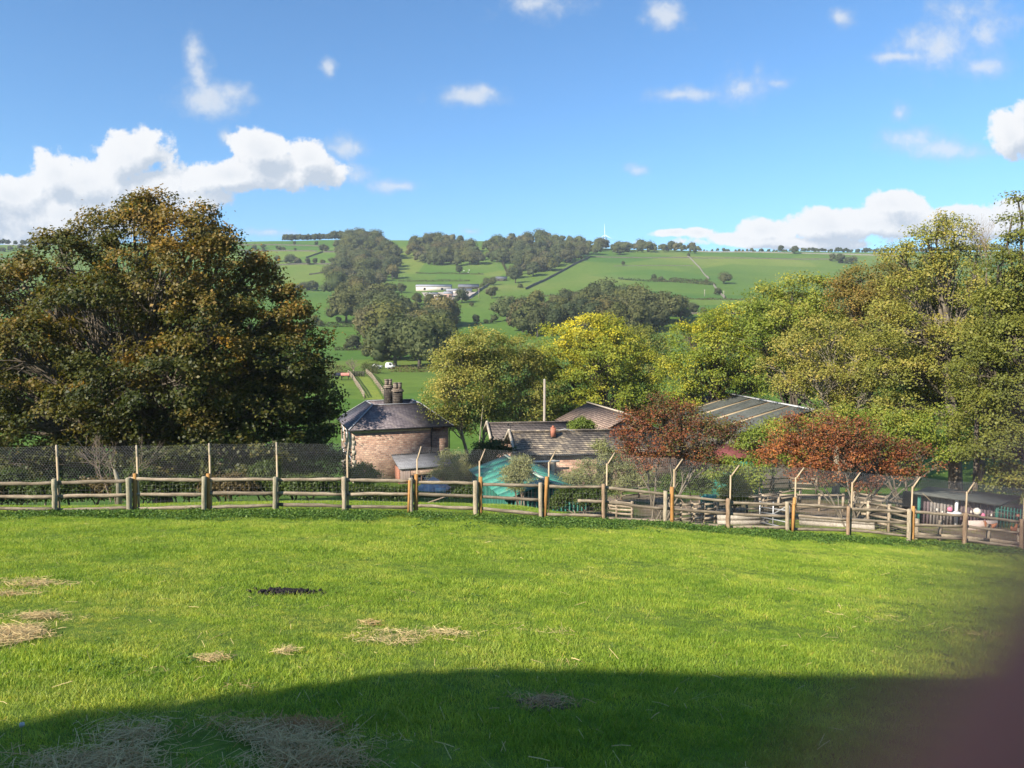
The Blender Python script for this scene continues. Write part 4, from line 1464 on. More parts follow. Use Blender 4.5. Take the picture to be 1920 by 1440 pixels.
def pen_fence(label, ends, n_posts, h=1.1, n_rails=3, mat=None, rw=0.035, rh=0.09, group='rail fences of the animal pens', name='pen_fence'):
    pts = [G(*e, y0=26.0) for e in ends]
    seg = [np.linalg.norm(pts[i + 1] - pts[i]) for i in range(len(pts) - 1)]
    cum = np.concatenate([[0], np.cumsum(seg)])
    sv = np.linspace(0, cum[-1], n_posts)
    xs_ = np.interp(sv, cum, [p[0] for p in pts]); ys_ = np.interp(sv, cum, [p[1] for p in pts])
    pp = np.stack([xs_, ys_, Tz(xs_, ys_)], -1)
    t = thing(name, label, 'fence', pp[len(pp) // 2], group)
    mt = mat or m_pen
    for p in pp:
        MB().box(p + (0, 0, h / 2 - 0.1), (0.11, 0.11, h + 0.2), rng.uniform(0, 0.3)).part('post', mt, t)
    for i in range(len(pp) - 1):
        for k in range(n_rails):
            z = h * (0.28 + 0.64 * k / max(1, n_rails - 1))
            a, c = pp[i] + (0, -0.07, z), pp[i + 1] + (0, -0.07, z + rng.normal(0, 0.02))
            MB().beam(a, c, rw, rh).part('rail', mt, t)
    return t


pen_fence('four-rail pale fence just below the broken lawn rail', [(1128, 968), (1185, 974)], 3, 0.9, 4)
pen_fence('pale rail fence climbing away behind the left red tree trunk', [(1165, 938), (1235, 930), (1262, 940)], 5, 1.1, 3)
pen_fence('dark-shaded rail fence across the pens left of the feed bin', [(1255, 985), (1340, 982)], 5, 1.0, 4)
pen_fence('pale rail fence running behind the green feed bin', [(1345, 972), (1440, 957), (1500, 948)], 5, 1.0, 3)
pen_fence('low far rail fence in the shade below the red leaves', [(1395, 930), (1470, 922), (1530, 925)], 5, 1.1, 3)
pen_fence('pale rail fence behind the metal gate', [(1400, 964), (1480, 958), (1580, 960)], 6, 1.0, 2)
pen_fence('pale rail fence right of the red tree trunks', [(1592, 985), (1650, 995), (1712, 1010)], 4, 1.15, 4)
pen_fence('rail fence behind the trunks towards the striped shed', [(1600, 958), (1700, 975)], 4, 1.1, 4)
pen_fence('pale single-rail fence in front of the striped shed', [(1718, 1012), (1780, 1016), (1850, 1022), (1910, 1030)], 5, 0.8, 1, rh=0.14)
# bleached sleeper edging
for (ends, lab) in (([(1300, 978), (1395, 968)], 'long bleached timber sleeper edging left of the green feed bin'), ([(1345, 985), (1440, 985)], 'bleached timber sleeper edging nearest the metal gate'),
                    ([(1500, 985), (1640, 995)], 'bleached timber edging under the red tree')):
    a, c = G(*ends[0], y0=26), G(*ends[1], y0=26)
    sl = thing('sleeper_edging', lab, 'edging', (a + c) / 2, 'bleached edging in the pens')
    for k in range(2):
        MB().beam(a + (0, 0.03 * k, 0.12 + 0.22 * k), c + (0, 0.03 * k, 0.12 + 0.22 * k), 0.14, 0.2).part('sleeper', m_pen_w, sl)
# tubular gate
a, c = G(1424, 985, y0=26), G(1478, 1000, y0=26)
gt = thing('metal_gate', 'galvanised tubular gate standing open in the pens', 'gate', (a + c) / 2)
for k in range(5):
    z = 0.15 + 0.22 * k
    MB().tube([a + (0, 0, z), c + (0, 0, z)], 0.022, 6).part('bar', m_pipe, gt)
for p in (a, c, (a + c) / 2):
    MB().tube([p + (0, 0, 0.1), p + (0, 0, 1.08)], 0.026, 6).part('upright', m_pipe, gt)
MB().tube([a + (0, 0, 0.15), c + (0, 0, 1.03)], 0.02, 6).part('brace', m_pipe, gt)
# green feed bin
c0 = G(1330, 958, y0=26)
fbn = thing('feed_bin', 'small green feed bin with sloping lid in the pens', 'bin', c0)
MB().hexa([c0 + np.array(v) for v in ((-.38, -.25, 0), (.38, -.25, 0), (.38, .25, 0), (-.38, .25, 0), (-.45, -.3, .6), (.45, -.3, .6), (.45, .3, .75), (-.45, .3, .75))]).part('body', m_teal, fbn)
MB().hexa([c0 + np.array(v) for v in ((-.48, -.34, .61), (.48, -.34, .61), (.48, .34, .77), (-.48, .34, .77), (-.44, -.3, .70), (.44, -.3, .70), (.44, .3, .86), (-.44, .3, .86))]).part('lid', m_teal, fbn)

# striped open-fronted shed at the far right, with its pale panel and hanging party decorations
Ys = 30.0
tl, trr = P(1730, 934, Ys), P(1868, 950, Ys)
gl, gr = on_ground(tl[0], Ys), on_ground(trr[0], Ys)
st = thing('open_shed', 'low board-walled shed with dark roof at the right end of the pens', 'shed', (gl + gr) / 2)
roofpts = [P(1712, 923, Ys - 0.4), P(1875, 946, Ys - 0.4), P(1915, 930, Ys + 3.2), P(1740, 912, Ys + 3.2)]
MB().poly_prism(roofpts, (0, 0, -0.08)).part('roof', m_sheet, st)
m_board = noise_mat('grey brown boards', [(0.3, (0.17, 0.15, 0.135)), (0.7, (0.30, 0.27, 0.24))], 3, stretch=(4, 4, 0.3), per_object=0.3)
m_purple = noise_mat('dark purple boards', [(0.3, (0.09, 0.065, 0.07)), (0.7, (0.15, 0.11, 0.115))], 3, stretch=(1, 1, 0.3), per_object=0.2)  # boards at both ends of the wall are darker and purplish
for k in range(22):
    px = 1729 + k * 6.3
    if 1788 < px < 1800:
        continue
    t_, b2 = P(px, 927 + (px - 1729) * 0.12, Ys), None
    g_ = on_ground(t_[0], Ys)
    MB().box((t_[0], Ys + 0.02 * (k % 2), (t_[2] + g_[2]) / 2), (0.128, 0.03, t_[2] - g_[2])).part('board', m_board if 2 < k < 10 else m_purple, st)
MB().box(((tl[0] + trr[0]) / 2, Ys + 1.6, (tl[2] + gl[2]) / 2), (trr[0] - tl[0] - 0.1, 0.06, tl[2] - gl[2] - 0.1)).part('back_wall', m_timber, st)
for px, mt in ((1724, m_teal_w), (1794, m_white), (1870, m_teal_w)):
    t_ = P(px, 925 + (px - 1724) * 0.13, Ys - 0.2); g_ = on_ground(t_[0], Ys - 0.2)
    MB().box((t_[0], Ys - 0.2, (t_[2] + g_[2]) / 2), (0.10, 0.10, t_[2] - g_[2])).part('post', mt, st)
# pale pinkish panel
m_panel = noise_mat('pale pink ply', [(0.3, (0.46, 0.36, 0.31)), (0.7, (0.58, 0.47, 0.41))], 2)
t_ = P(1843, 976, Ys - 1.0); g_ = on_ground(t_[0], Ys - 1.0)
MB().box((t_[0], Ys - 1.0, (t_[2] + g_[2]) / 2), (1.2, 0.05, t_[2] - g_[2])).part('panel', m_panel, None, label='pale pink board panel standing before the open shed', cat='panel')
# dark railing to the right
rl = thing('railing', 'dark green vertical-bar railing right of the open shed', 'railing', on_ground(P(1895, 960, Ys)[0], Ys))
for k in range(12):
    px = 1872 + k * 6
    t_ = P(px, 948 + k, Ys - 0.3); g_ = on_ground(t_[0], Ys - 0.3)
    MB().tube([g_, t_], 0.022, 6).part('bar', m_teal_w, rl)
for z in (0.15, 0.95):
    t0, t1 = P(1870, 948, Ys - 0.3), P(1942, 960, Ys - 0.3)
    MB().beam(t0 + (0, 0, -z), t1 + (0, 0, -z), 0.03, 0.04).part('rail', m_teal_w, rl)
# party decorations on a string
m_pink = noise_mat('pink tissue', [(0.3, (0.55, 0.10, 0.20)), (0.7, (0.75, 0.26, 0.36))], 20)
m_cream = noise_mat('cream paper', [(0.3, (0.60, 0.54, 0.44)), (0.7, (0.78, 0.72, 0.62))], 10)
Yd = Ys - 0.8
line = [P(px, py, Yd) for px, py in ((1730, 925), (1757, 950), (1790, 962), (1815, 945), (1835, 970), (1868, 960), (1900, 968))]
MB().tube(line, 0.008, 4).part('bunting_string', m_batten, None, label='sagging string for party decorations across the open shed', cat='string')
for (px, py, r_, mt, lab) in ((1781, 955, 0.105, m_pink, 'pink tissue ball hung left of the white shed post'), (1832, 959, 0.155, m_cream, 'large cream paper lantern hung over the pale panel'), (1843, 966, 0.09, m_pink, 'dark pink tissue ball beside the cream lantern'), (1909, 967, 0.07, m_tc, 'small red lantern ball before the railing')):
    c0 = P(px, py, Yd)
    MB().sphere(c0, r_, 12, 8, 0.06).part('lantern', mt, None, label=lab, cat='decoration', group='hanging party decorations')
for (px, py, lab) in ((1757, 953, 'first small white paper cone at the left of the string'), (1767, 958, 'second small white paper cone left of the pink ball'), (1821, 957, 'small white paper cone left of the cream lantern'), (1851, 968, 'small white paper cone right of the pink balls'), (1859, 963, 'small pinkish paper cone near the shed end')):
    c0 = P(px, py, Yd)
    MB().tube([c0, c0 - (0, 0, 0.1)], [0.012, 0.05], 6).part('paper_cone', m_cream, None, label=lab, cat='decoration', group='paper cones on the string')
c0 = P(1792, 964, Yd)
MB().sphere(c0 + (0, 0.1, 0), (0.32, 0.2, 0.1), 10, 6, 0.05).part('basin', m_white, None, label='white basin against the white shed post', cat='basin')
c0 = P(1843, 1003, Ys - 1.4)
hm = thing('hanging_basket', 'round brown woven basket resting before the pale panel', 'basket', c0 - (0, 0, 0.2))
m_wick = noise_mat('wicker', [(0.3, (0.20, 0.13, 0.07)), (0.7, (0.36, 0.25, 0.14))], 30)
m = MB()
for k in range(4):
    z = -0.16 + 0.07 * k
    rr = 0.20 + 0.05 * k
    m.tube([c0 + (rr * math.cos(a), rr * 0.7 * math.sin(a), z) for a in np.linspace(0, 2 * math.pi, 15)], 0.035, 6, cap=False)
m.part('bowl', m_wick, hm)
MB().tube([c0 + (0.34 * math.cos(a), 0, 0.05 + 0.3 * math.sin(a)) for a in np.linspace(0, math.pi, 9)], 0.012, 5).part('handle', m_wick, hm)


def hen(label, px, py, Y, mat, yaw):
    p = P(px, py, Y)
    g_ = on_ground(p[0], Y)
    t = thing('hen', label, 'hen', g_, 'hens in the pens')
    c, s = math.cos(yaw), math.sin(yaw)

    def W(a, z, b_=0):
        return g_ + np.array([c * a - s * b_, s * a + c * b_, z])
    m = MB()
    m.tube([W(-0.24, 0.42), W(-0.17, 0.34), W(-0.08, 0.26), W(0.05, 0.24), W(0.13, 0.30), W(0.17, 0.40), W(0.19, 0.45)], [0.02, 0.06, 0.105, 0.11, 0.075, 0.042, 0.035], 10)
    m.part('body', mat, t, smooth=True)
    MB().tube([W(0.21, 0.45), W(0.26, 0.435)], [0.016, 0.003], 6).part('beak', m_stake, t)
    m_comb = m_pink
    MB().tube([W(0.16, 0.485), W(0.19, 0.51), W(0.22, 0.48)], [0.006, 0.012, 0.006], 5).part('comb', m_comb, t)
    for b_ in (-0.045, 0.045):
        MB().tube([W(0.02, 0.17, b_), W(0.0, 0.08, b_), W(0.02, 0.0, b_), W(0.08, 0.0, b_)], 0.010, 5).part('leg', m_stake, t)


m_hen = noise_mat('russet feathers', [(0.3, (0.20, 0.07, 0.03)), (0.7, (0.36, 0.15, 0.07))], 14)
hen('russet hen standing before the dark railing', 1900, 1018, 28.5, m_hen, 0.5)
hen('russet hen pecking beside the woven basket', 1855, 1014, 28.8, m_hen, 2.6)

# ------------------------------------------------------------------ trees and shrubs near the farm
m_bark = noise_mat('grey brown bark', [(0.25, (0.045, 0.035, 0.026)), (0.55, (0.12, 0.098, 0.072)), (0.8, (0.21, 0.18, 0.135))], 3, 7, 0.95, 0.03, stretch=(2.5, 2.5, 0.6))
m_bark_p = noise_mat('pale ash bark', [(0.25, (0.13, 0.11, 0.08)), (0.55, (0.27, 0.235, 0.17)), (0.8, (0.38, 0.34, 0.26))], 3, 7, 0.9, 0.02, stretch=(2.5, 2.5, 0.6))
m_bark_m = noise_mat('ash bark', [(0.25, (0.075, 0.06, 0.045)), (0.55, (0.16, 0.135, 0.10)), (0.8, (0.27, 0.235, 0.18))], 3, 7, 0.9, 0.02, stretch=(2.5, 2.5, 0.6))
m_twig = noise_mat('bare twigs', [(0.3, (0.16, 0.115, 0.085)), (0.7, (0.30, 0.23, 0.175))], 6)


def n3(p, s, seed):
    return vnoise(p[:, 0] + p[:, 2] * 0.7, p[:, 1] - p[:, 2] * 0.6, s, seed)


def curve(a, b_, n, wob, sag=0.0):
    t = np.linspace(0, 1, n)[:, None]
    p = a * (1 - t) + b_ * t
    L = np.linalg.norm(b_ - a)
    off = np.cumsum(rng.normal(0, 1, (n, 3)), 0)
    off = off - off[-1] * t
    p = p + off * wob * L / n
    p[:, 2] += sag * L * np.sin(t[:, 0] * np.pi)
    return p


def build_tree(name, label, cat, base, lobes, palette, tips=40, leaves=80, leaf=0.15, sig=0.32, trunk_r=0.3, fork=0.35, bark=None, seed=0,
               bias=0.0, spread=0.35, group=None, twigs=True, stems=1, asp=0.62, tint_top=0.0, warm=(), flat=0.8, limbs_r=0.35, trunk_to=None, droop=0.0, loose=0.0):
    """lobes: (centre xyz, radius).  A trunk with limbs to every lobe, twigs to every leaf cluster, separate leaves."""
    bark = bark or m_bark
    base = np.asarray(base, float)
    t = thing(name, label, cat, base, group)
    cs = np.array([l[0] for l in lobes]); rs = np.array([l[1] for l in lobes])
    top = cs[:, 2].max()
    wmean = (cs * rs[:, None] ** 2).sum(0) / (rs ** 2).sum()
    m = MB()
    roots = []
    for s in range(stems):
        a = base + (np.array([rng.normal(0, 0.25), rng.normal(0, 0.2), -0.3]) if stems > 1 else np.array([0, 0, -0.4]))
        e = trunk_to if trunk_to is not None else wmean * 0.75 + base * 0.25
        if stems > 1:
            j = s * len(cs) // stems
            e = cs[j] * 0.7 + base * 0.3
        pth = curve(a, np.asarray(e, float), 9, 0.10)
        r0 = trunk_r if stems == 1 else trunk_r * rng.uniform(0.7, 1.1)
        rad = np.linspace(1.0, 0.5, 9) * r0
        rad[0] *= 1.35
        m.tube(pth, rad, 9 if r0 > 0.12 else 6)
        roots.append((pth, rad))
    LP, LN, LC = [], [], []
    tw = MB()
    for i in range(len(cs)):
        d = [np.linalg.norm(pth[-1] - cs[i]) for pth, _ in roots]
        pth, rad = roots[int(np.argmin(d))]
        hfrac = np.clip((cs[i][2] - base[2]) / (top - base[2] + 1e-6), 0, 1)
        k = int(np.clip((fork + (1 - fork) * hfrac * 0.9) * 8, 1, 8))
        st_ = pth[k]
        if st_[2] > cs[i][2]:
            k = max(1, int(fork * 8))
            st_ = pth[k]
        lr = min(rad[k] * 0.75, limbs_r * trunk_r * (0.5 + 0.5 * rs[i] / rs.max()) + 0.02)
        lp = curve(st_, cs[i], 8, 0.16, 0.05)
        m.tube(lp, np.linspace(lr, lr * 0.35, 8), 6, cap=False)
        n = max(4, int(tips * (rs[i] / rs.mean()) ** 2))
        dv = unit(rng.normal(size=(n, 3)))
        dv[:, 2] = np.where(dv[:, 2] < -0.45, -dv[:, 2], dv[:, 2])
        rr = rs[i] * (0.45 + 0.55 * rng.random(n) ** 0.55)
        lump = 1 + loose * rng.normal(size=n)
        tp = cs[i] + dv * (rr * lump)[:, None] * np.array([1, 1, flat])
        tp[:, 2] -= droop * rs[i] * rng.random(n)
        if twigs:
            for q in range(n):
                o_ = lp[rng.integers(3, 8)]
                tw.tube(curve(o_, tp[q], 4, 0.12), [lr * 0.28 + 0.006, lr * 0.2 + 0.005, 0.010, 0.005], 3, cap=False)
        cl = rng.normal(size=(n, leaves, 3)) * sig * np.array([1, 1, 0.62])
        p = (tp[:, None, :] + cl).reshape(-1, 3)
        outw = unit(p - cs[i])
        nn = unit(outw * 0.45 + np.array([0, 0, 0.35]) + np.array(SUN_DIR) * 0.45 + rng.normal(size=p.shape) * 0.5)
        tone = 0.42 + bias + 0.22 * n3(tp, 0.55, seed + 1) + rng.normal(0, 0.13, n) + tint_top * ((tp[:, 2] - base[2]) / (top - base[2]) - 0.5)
        for (wc, wr, wk) in warm:
            tone += wk * np.exp(-(np.linalg.norm(tp - wc, axis=1) / wr) ** 2)
        tl = np.repeat(tone, leaves) + rng.normal(0, 0.09, n * leaves)
        LP.append(p); LN.append(nn); LC.append(pal(palette, np.clip(tl, 0, 1)) * rng.uniform(0.8, 1.2, (n * leaves, 1)))
    tr_ = m.part('trunk', bark, t, smooth=True)
    if twigs and tw.n:
        tw.part('twigs', bark, t)
    P_ = np.vstack(LP); N_ = np.vstack(LN); C_ = np.vstack(LC)
    V, Q = leaf_quads(P_, N_, leaf * rng.uniform(0.6, 1.3, len(P_)), asp)
    put('crown', arr_mesh('crown', V - base, Q, colors=np.repeat(C_, 4, 0)), m_leaf, t)
    return t


def lob(lst, Y, k=1.12):
    """picture-size lobes -> world: (px, py, dY, radius px)"""
    out = []
    for (px, py, dY, r) in lst:
        out.append((P(px, py, Y + dY), r * (Y + dY) / F_PX * k))
    return out


SYC = [(0, (0.032, 0.044, 0.009)), (0.35, (0.072, 0.078, 0.013)), (0.6, (0.145, 0.115, 0.023)), (0.82, (0.235, 0.145, 0.034)), (1.0, (0.43, 0.25, 0.03))]
YEL = [(0, (0.099, 0.140, 0.019)), (0.4, (0.191, 0.234, 0.025)), (0.7, (0.364, 0.336, 0.031)), (1.0, (0.620, 0.530, 0.035))]
ASH = [(0, (0.103, 0.130, 0.026)), (0.4, (0.189, 0.211, 0.039)), (0.7, (0.318, 0.293, 0.065)), (1.0, (0.500, 0.390, 0.090))]
OLV = [(0, (0.103, 0.117, 0.023)), (0.4, (0.181, 0.191, 0.033)), (0.7, (0.294, 0.268, 0.056)), (1.0, (0.448, 0.325, 0.081))]
GRN = [(0, (0.074, 0.112, 0.018)), (0.4, (0.132, 0.185, 0.025)), (0.7, (0.207, 0.242, 0.034)), (1.0, (0.331, 0.304, 0.055))]
ORA = [(0, (0.11, 0.115, 0.025)), (0.4, (0.185, 0.155, 0.035)), (0.7, (0.26, 0.18, 0.045)), (1.0, (0.34, 0.20, 0.05))]
RED = [(0, (0.11, 0.13, 0.03)), (0.22, (0.13, 0.10, 0.028)), (0.35, (0.13, 0.042, 0.024)), (0.55, (0.22, 0.075, 0.03)), (0.75, (0.38, 0.15, 0.045)), (1.0, (0.52, 0.20, 0.055))]
WIL = [(0, (0.12, 0.14, 0.05)), (0.5, (0.21, 0.225, 0.085)), (1.0, (0.32, 0.31, 0.14))]
BRN = [(0, (0.075, 0.060, 0.022)), (0.5, (0.13, 0.095, 0.04)), (1.0, (0.18, 0.15, 0.05))]
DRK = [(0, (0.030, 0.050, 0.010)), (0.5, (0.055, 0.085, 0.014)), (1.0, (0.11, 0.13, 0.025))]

# big autumn sycamore on the left
lobes = lob([(285, 432, 0, 66), (215, 455, 1, 70), (350, 440, -1, 58), (125, 505, 0, 72), (45, 535, 0, 76), (-60, 600, 1, 110), (-150, 700, 1, 120), (410, 500, -1, 66),
             (465, 545, 0, 62), (520, 585, 0, 55), (300, 530, -3, 95), (180, 590, -3, 95), (60, 680, -3, 100), (400, 620, -3, 95), (500, 680, -2, 80),
             (560, 640, 0, 50), (570, 740, 0, 62), (480, 780, -2, 80), (330, 720, -4, 100), (200, 740, -4, 95), (80, 800, -3, 90), (300, 640, 4, 150),
             (140, 690, 4, 150), (450, 680, 4, 120), (-80, 780, 0, 110), (380, 825, -3, 75), (545, 815, 0, 66), (240, 840, -3, 75), (130, 860, -2, 60), (20, 870, -2, 70),
             (595, 690, 1, 30), (590, 800, 1, 36), (375, 410, 0, 32), (395, 452, 0, 40), (250, 395, 0, 36), (300, 392, 0, 34), (600, 640, 0, 22), (540, 560, 0, 30), (110, 455, 0, 34), (480, 505, 0, 30), (500, 850, -3, 60), (430, 870, -4, 55), (330, 880, -4, 60), (590, 850, 0, 34), (610, 740, 0, 26), (620, 770, 1, 20), (220, 800, 3, 110), (420, 780, 3, 110), (520, 760, 2, 90), (80, 760, 4, 120)], 37)
bx = P(300, 900, 38)
warm = [(P(265, 490, 36), 1.1, 0.45), (P(90, 580, 36), 1.5, 0.35), (P(250, 660, 33), 1.4, 0.38), (P(450, 700, 34), 1.0, 0.4), (P(440, 500, 36), 1.6, 0.28), (P(580, 580, 36), 1.4, 0.32),
        (P(350, 390, 37), 1.4, 0.22), (P(70, 690, 33), 1.0, 0.3), (P(380, 790, 33), 1.2, 0.22), (P(420, 640, 33), 1.0, 0.3)]
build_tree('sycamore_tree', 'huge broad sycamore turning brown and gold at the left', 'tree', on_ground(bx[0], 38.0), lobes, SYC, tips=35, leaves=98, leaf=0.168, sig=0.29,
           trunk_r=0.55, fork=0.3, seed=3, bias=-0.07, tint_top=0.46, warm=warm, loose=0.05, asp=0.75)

build_tree('shade_tree', 'dark tree half hidden between the sycamore and the farmhouse', 'tree', on_ground(-20.3, 61.5),
           [((-20.3, 61.5, -2.9), 2.0), ((-19.2, 62.0, -4.2), 1.6), ((-22.0, 61.0, -4.0), 1.9), ((-23.2, 61.5, -5.6), 1.8)], DRK, tips=36, leaves=64, leaf=0.2, sig=0.34, trunk_r=0.25, seed=8)
# thin ash trees between the house and the barns
build_tree('ash_tree', 'thin pale-stemmed ash tree nearest the farmhouse', 'tree', on_ground(*P(880, 840, 71)[:2]),
           lob([(868, 660, 0, 38), (838, 690, 0, 38), (850, 730, -1, 42), (828, 745, 0, 30), (880, 705, 1, 40), (870, 765, 0, 32), (845, 785, 0, 28), (825, 790, 0, 24), (860, 800, 1, 26)], 71), ASH, tips=30, leaves=66, leaf=0.21, sig=0.42, trunk_r=0.20,
           bark=m_bark_p, seed=11, bias=0.12, fork=0.35)
build_tree('ash_tree', 'middle ash tree of the pale row left of the golden tree', 'tree', on_ground(*P(900, 835, 73)[:2]),
           lob([(915, 655, 0, 38), (905, 700, -1, 44), (935, 690, 1, 42), (920, 745, 0, 40), (900, 770, 0, 30), (890, 640, 1, 26), (930, 790, 1, 34), (885, 795, 2, 26)], 73), ASH, tips=30, leaves=66, leaf=0.21, sig=0.42, trunk_r=0.17,
           bark=m_bark_p, seed=12, bias=-0.02, fork=0.35)
build_tree('ash_tree', 'ash tree touching the golden tree and behind the rear barn', 'tree', on_ground(*P(962, 830, 75)[:2]),
           lob([(975, 650, 0, 36), (960, 695, 0, 44), (990, 690, 1, 40), (985, 745, 0, 44), (955, 760, 0, 38), (1000, 780, 0, 40), (960, 795, 1, 36), (1025, 790, 2, 34), (1010, 740, 2, 50)], 75), OLV, tips=30, leaves=66, leaf=0.21, sig=0.42, trunk_r=0.2,
           bark=m_bark_p, seed=13, bias=0.0, fork=0.35)
for k, (px, py, q) in enumerate(((828, 835, 766), (893, 835, 740))):
    g_ = on_ground(*P(px, py, 69)[:2])
    tp = P(px + 12 * (k * 2 - 1), q, 69)
    t = thing('sapling', ('leaning pale sapling stem beside the farmhouse', 'straight pale sapling stem between the ash trees')[k], 'tree', g_)
    MB().tube(curve(g_ - (0, 0, 0.2), tp, 8, 0.08), np.linspace(0.10, 0.03, 8), 6).part('trunk', m_bark_p, t)
    V, Q = leaf_quads(tp + rng.normal(size=(900, 3)) * (0.7, 0.7, 0.9), unit(rng.normal(size=(900, 3)) + (0, 0, 0.7)), 0.19)
    put('crown', arr_mesh('crown', V - g_, Q, colors=np.repeat(pal(ASH, np.clip(rng.normal(0.45, 0.18, 900), 0, 1)), 4, 0)), m_leaf, t)
# the golden tree
wy = [(P(1055, 655, 80), 3.0, 0.45), (P(1095, 610, 80), 2.4, 0.35), (P(1050, 720, 77), 1.8, 0.3), (P(1130, 750, 76), 2.0, 0.25), (P(1180, 640, 79), 2.2, 0.15)]
build_tree('golden_tree', 'rounded tree with bright golden yellow top behind the barns', 'tree', on_ground(*P(1130, 830, 80)[:2]),
           lob([(1060, 640, 0, 46), (1035, 680, 0, 44), (1105, 625, 0, 40), (1150, 650, 0, 50), (1190, 690, 0, 48), (1120, 695, -3, 62), (1060, 735, -2, 54), (1150, 750, -3, 58),
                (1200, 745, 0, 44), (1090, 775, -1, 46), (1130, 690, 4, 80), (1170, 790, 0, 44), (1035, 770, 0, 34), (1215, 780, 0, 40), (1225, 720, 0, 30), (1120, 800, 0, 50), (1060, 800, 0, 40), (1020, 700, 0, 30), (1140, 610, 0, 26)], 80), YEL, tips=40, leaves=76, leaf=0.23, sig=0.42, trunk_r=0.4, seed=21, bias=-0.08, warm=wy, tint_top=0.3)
build_tree('olive_tree_crown', 'round olive green tree half hidden behind the golden tree', 'tree', on_ground(*P(1215, 760, 112)[:2]),
           lob([(1200, 640, 0, 34), (1230, 655, 0, 34), (1185, 665, 0, 30), (1225, 690, 0, 40), (1250, 700, 0, 28)], 112), OLV, tips=26, leaves=40, leaf=0.36, sig=0.6, trunk_r=0.35, seed=22, bias=-0.05)
build_tree('maple_tree', 'yellow-green maple right of the gap beside the golden tree', 'tree', on_ground(*P(1320, 790, 67)[:2]),
           lob([(1292, 635, 0, 38), (1335, 612, 0, 36), (1300, 690, 0, 44), (1285, 735, 0, 34), (1355, 650, -2, 50), (1385, 600, 0, 40), (1340, 700, -1, 50), (1390, 680, 0, 50), (1350, 640, 4, 60), (1330, 750, 0, 36), (1280, 770, 0, 34), (1430, 720, 2, 60), (1420, 640, 3, 60), (1265, 690, 0, 28)], 67),
           YEL, tips=34, leaves=70, leaf=0.20, sig=0.38, trunk_r=0.32, seed=31, bias=-0.02, tint_top=0.2, warm=[(P(1290, 620, 67), 1.8, 0.2)])
build_tree('maple_tree', 'taller green maple on the slope behind the tan-striped barn roof', 'tree', on_ground(*P(1480, 760, 58)[:2]),
           lob([(1425, 570, 0, 44), (1485, 548, 0, 38), (1530, 545, 0, 32), (1470, 600, -2, 56), (1420, 640, -1, 54), (1535, 595, 0, 50), (1480, 670, -1, 56), (1530, 660, 0, 50), (1480, 610, 4, 70), (1440, 700, 0, 44), (1540, 720, 3, 70), (1470, 730, 2, 50), (1580, 640, 4, 60)], 58),
           GRN, tips=36, leaves=76, leaf=0.19, sig=0.36, trunk_r=0.32, seed=32, bias=0.12, tint_top=0.25)
build_tree('brown_bush', 'brown twiggy bush behind the sheet-roofed barn', 'bush', on_ground(*P(1360, 770, 72)[:2]),
           lob([(1355, 712, 0, 38), (1395, 722, 0, 36), (1318, 738, 0, 30), (1420, 745, 0, 26)], 72), BRN, tips=40, leaves=44, leaf=0.13, sig=0.36, trunk_r=0.12, seed=33, stems=4, bark=m_twig)
build_tree('rowan_tree', 'rusty orange-brown tree crown near the skyline at right', 'tree', on_ground(*P(1640, 720, 55)[:2]),
           lob([(1615, 528, 0, 34), (1668, 520, 0, 34), (1600, 570, 0, 38), (1655, 565, -1, 42), (1700, 545, 0, 36), (1640, 600, 0, 44), (1575, 545, 0, 26)], 55), ORA, tips=34, leaves=70, leaf=0.16, sig=0.34, trunk_r=0.28, seed=41, bias=0.1)
build_tree('hawthorn_tree', 'spreading yellowish tree in front of the rusty crown', 'tree', on_ground(*P(1570, 820, 48)[:2]),
           lob([(1500, 655, 0, 48), (1555, 630, 0, 46), (1605, 680, -1, 52), (1530, 715, -1, 50), (1620, 740, -1, 50), (1478, 730, 0, 38), (1650, 640, 0, 46), (1565, 770, 0, 44), (1450, 690, 0, 30), (1580, 680, 3, 60), (1565, 815, 0, 30), (1600, 790, 1, 50), (1640, 800, 1, 50), (1560, 700, 4, 80)], 48),
           OLV, tips=34, leaves=56, leaf=0.15, sig=0.32, trunk_r=0.26, seed=42, bias=0.2, loose=0.1, bark=m_bark_p)
build_tree('old_ash', 'old tall ash with bare grey limbs showing through thin leaves', 'tree', on_ground(*P(1800, 880, 42)[:2]),
           lob([(1740, 455, 0, 38), (1790, 440, 0, 34), (1690, 480, 0, 34), (1770, 505, 0, 46), (1705, 545, 0, 44), (1800, 555, 0, 44), (1665, 590, 0, 36), (1700, 625, -1, 48), (1780, 635, -1, 46), (1720, 700, -1, 46), (1800, 715, 0, 42),
                (1655, 700, 0, 42), (1690, 765, 0, 40), (1640, 655, 0, 30), (1830, 480, 0, 30), (1760, 420, 0, 18), (1740, 580, 3, 60), (1830, 640, 2, 60), (1760, 760, 3, 70), (1820, 780, 1, 50), (1690, 700, 3, 70)], 42),
           OLV, tips=36, leaves=58, leaf=0.14, sig=0.27, trunk_r=0.42, seed=43, bias=0.06, loose=0.14, bark=m_bark_m, fork=0.45, limbs_r=0.42, trunk_to=P(1760, 600, 42), tint_top=0.1)
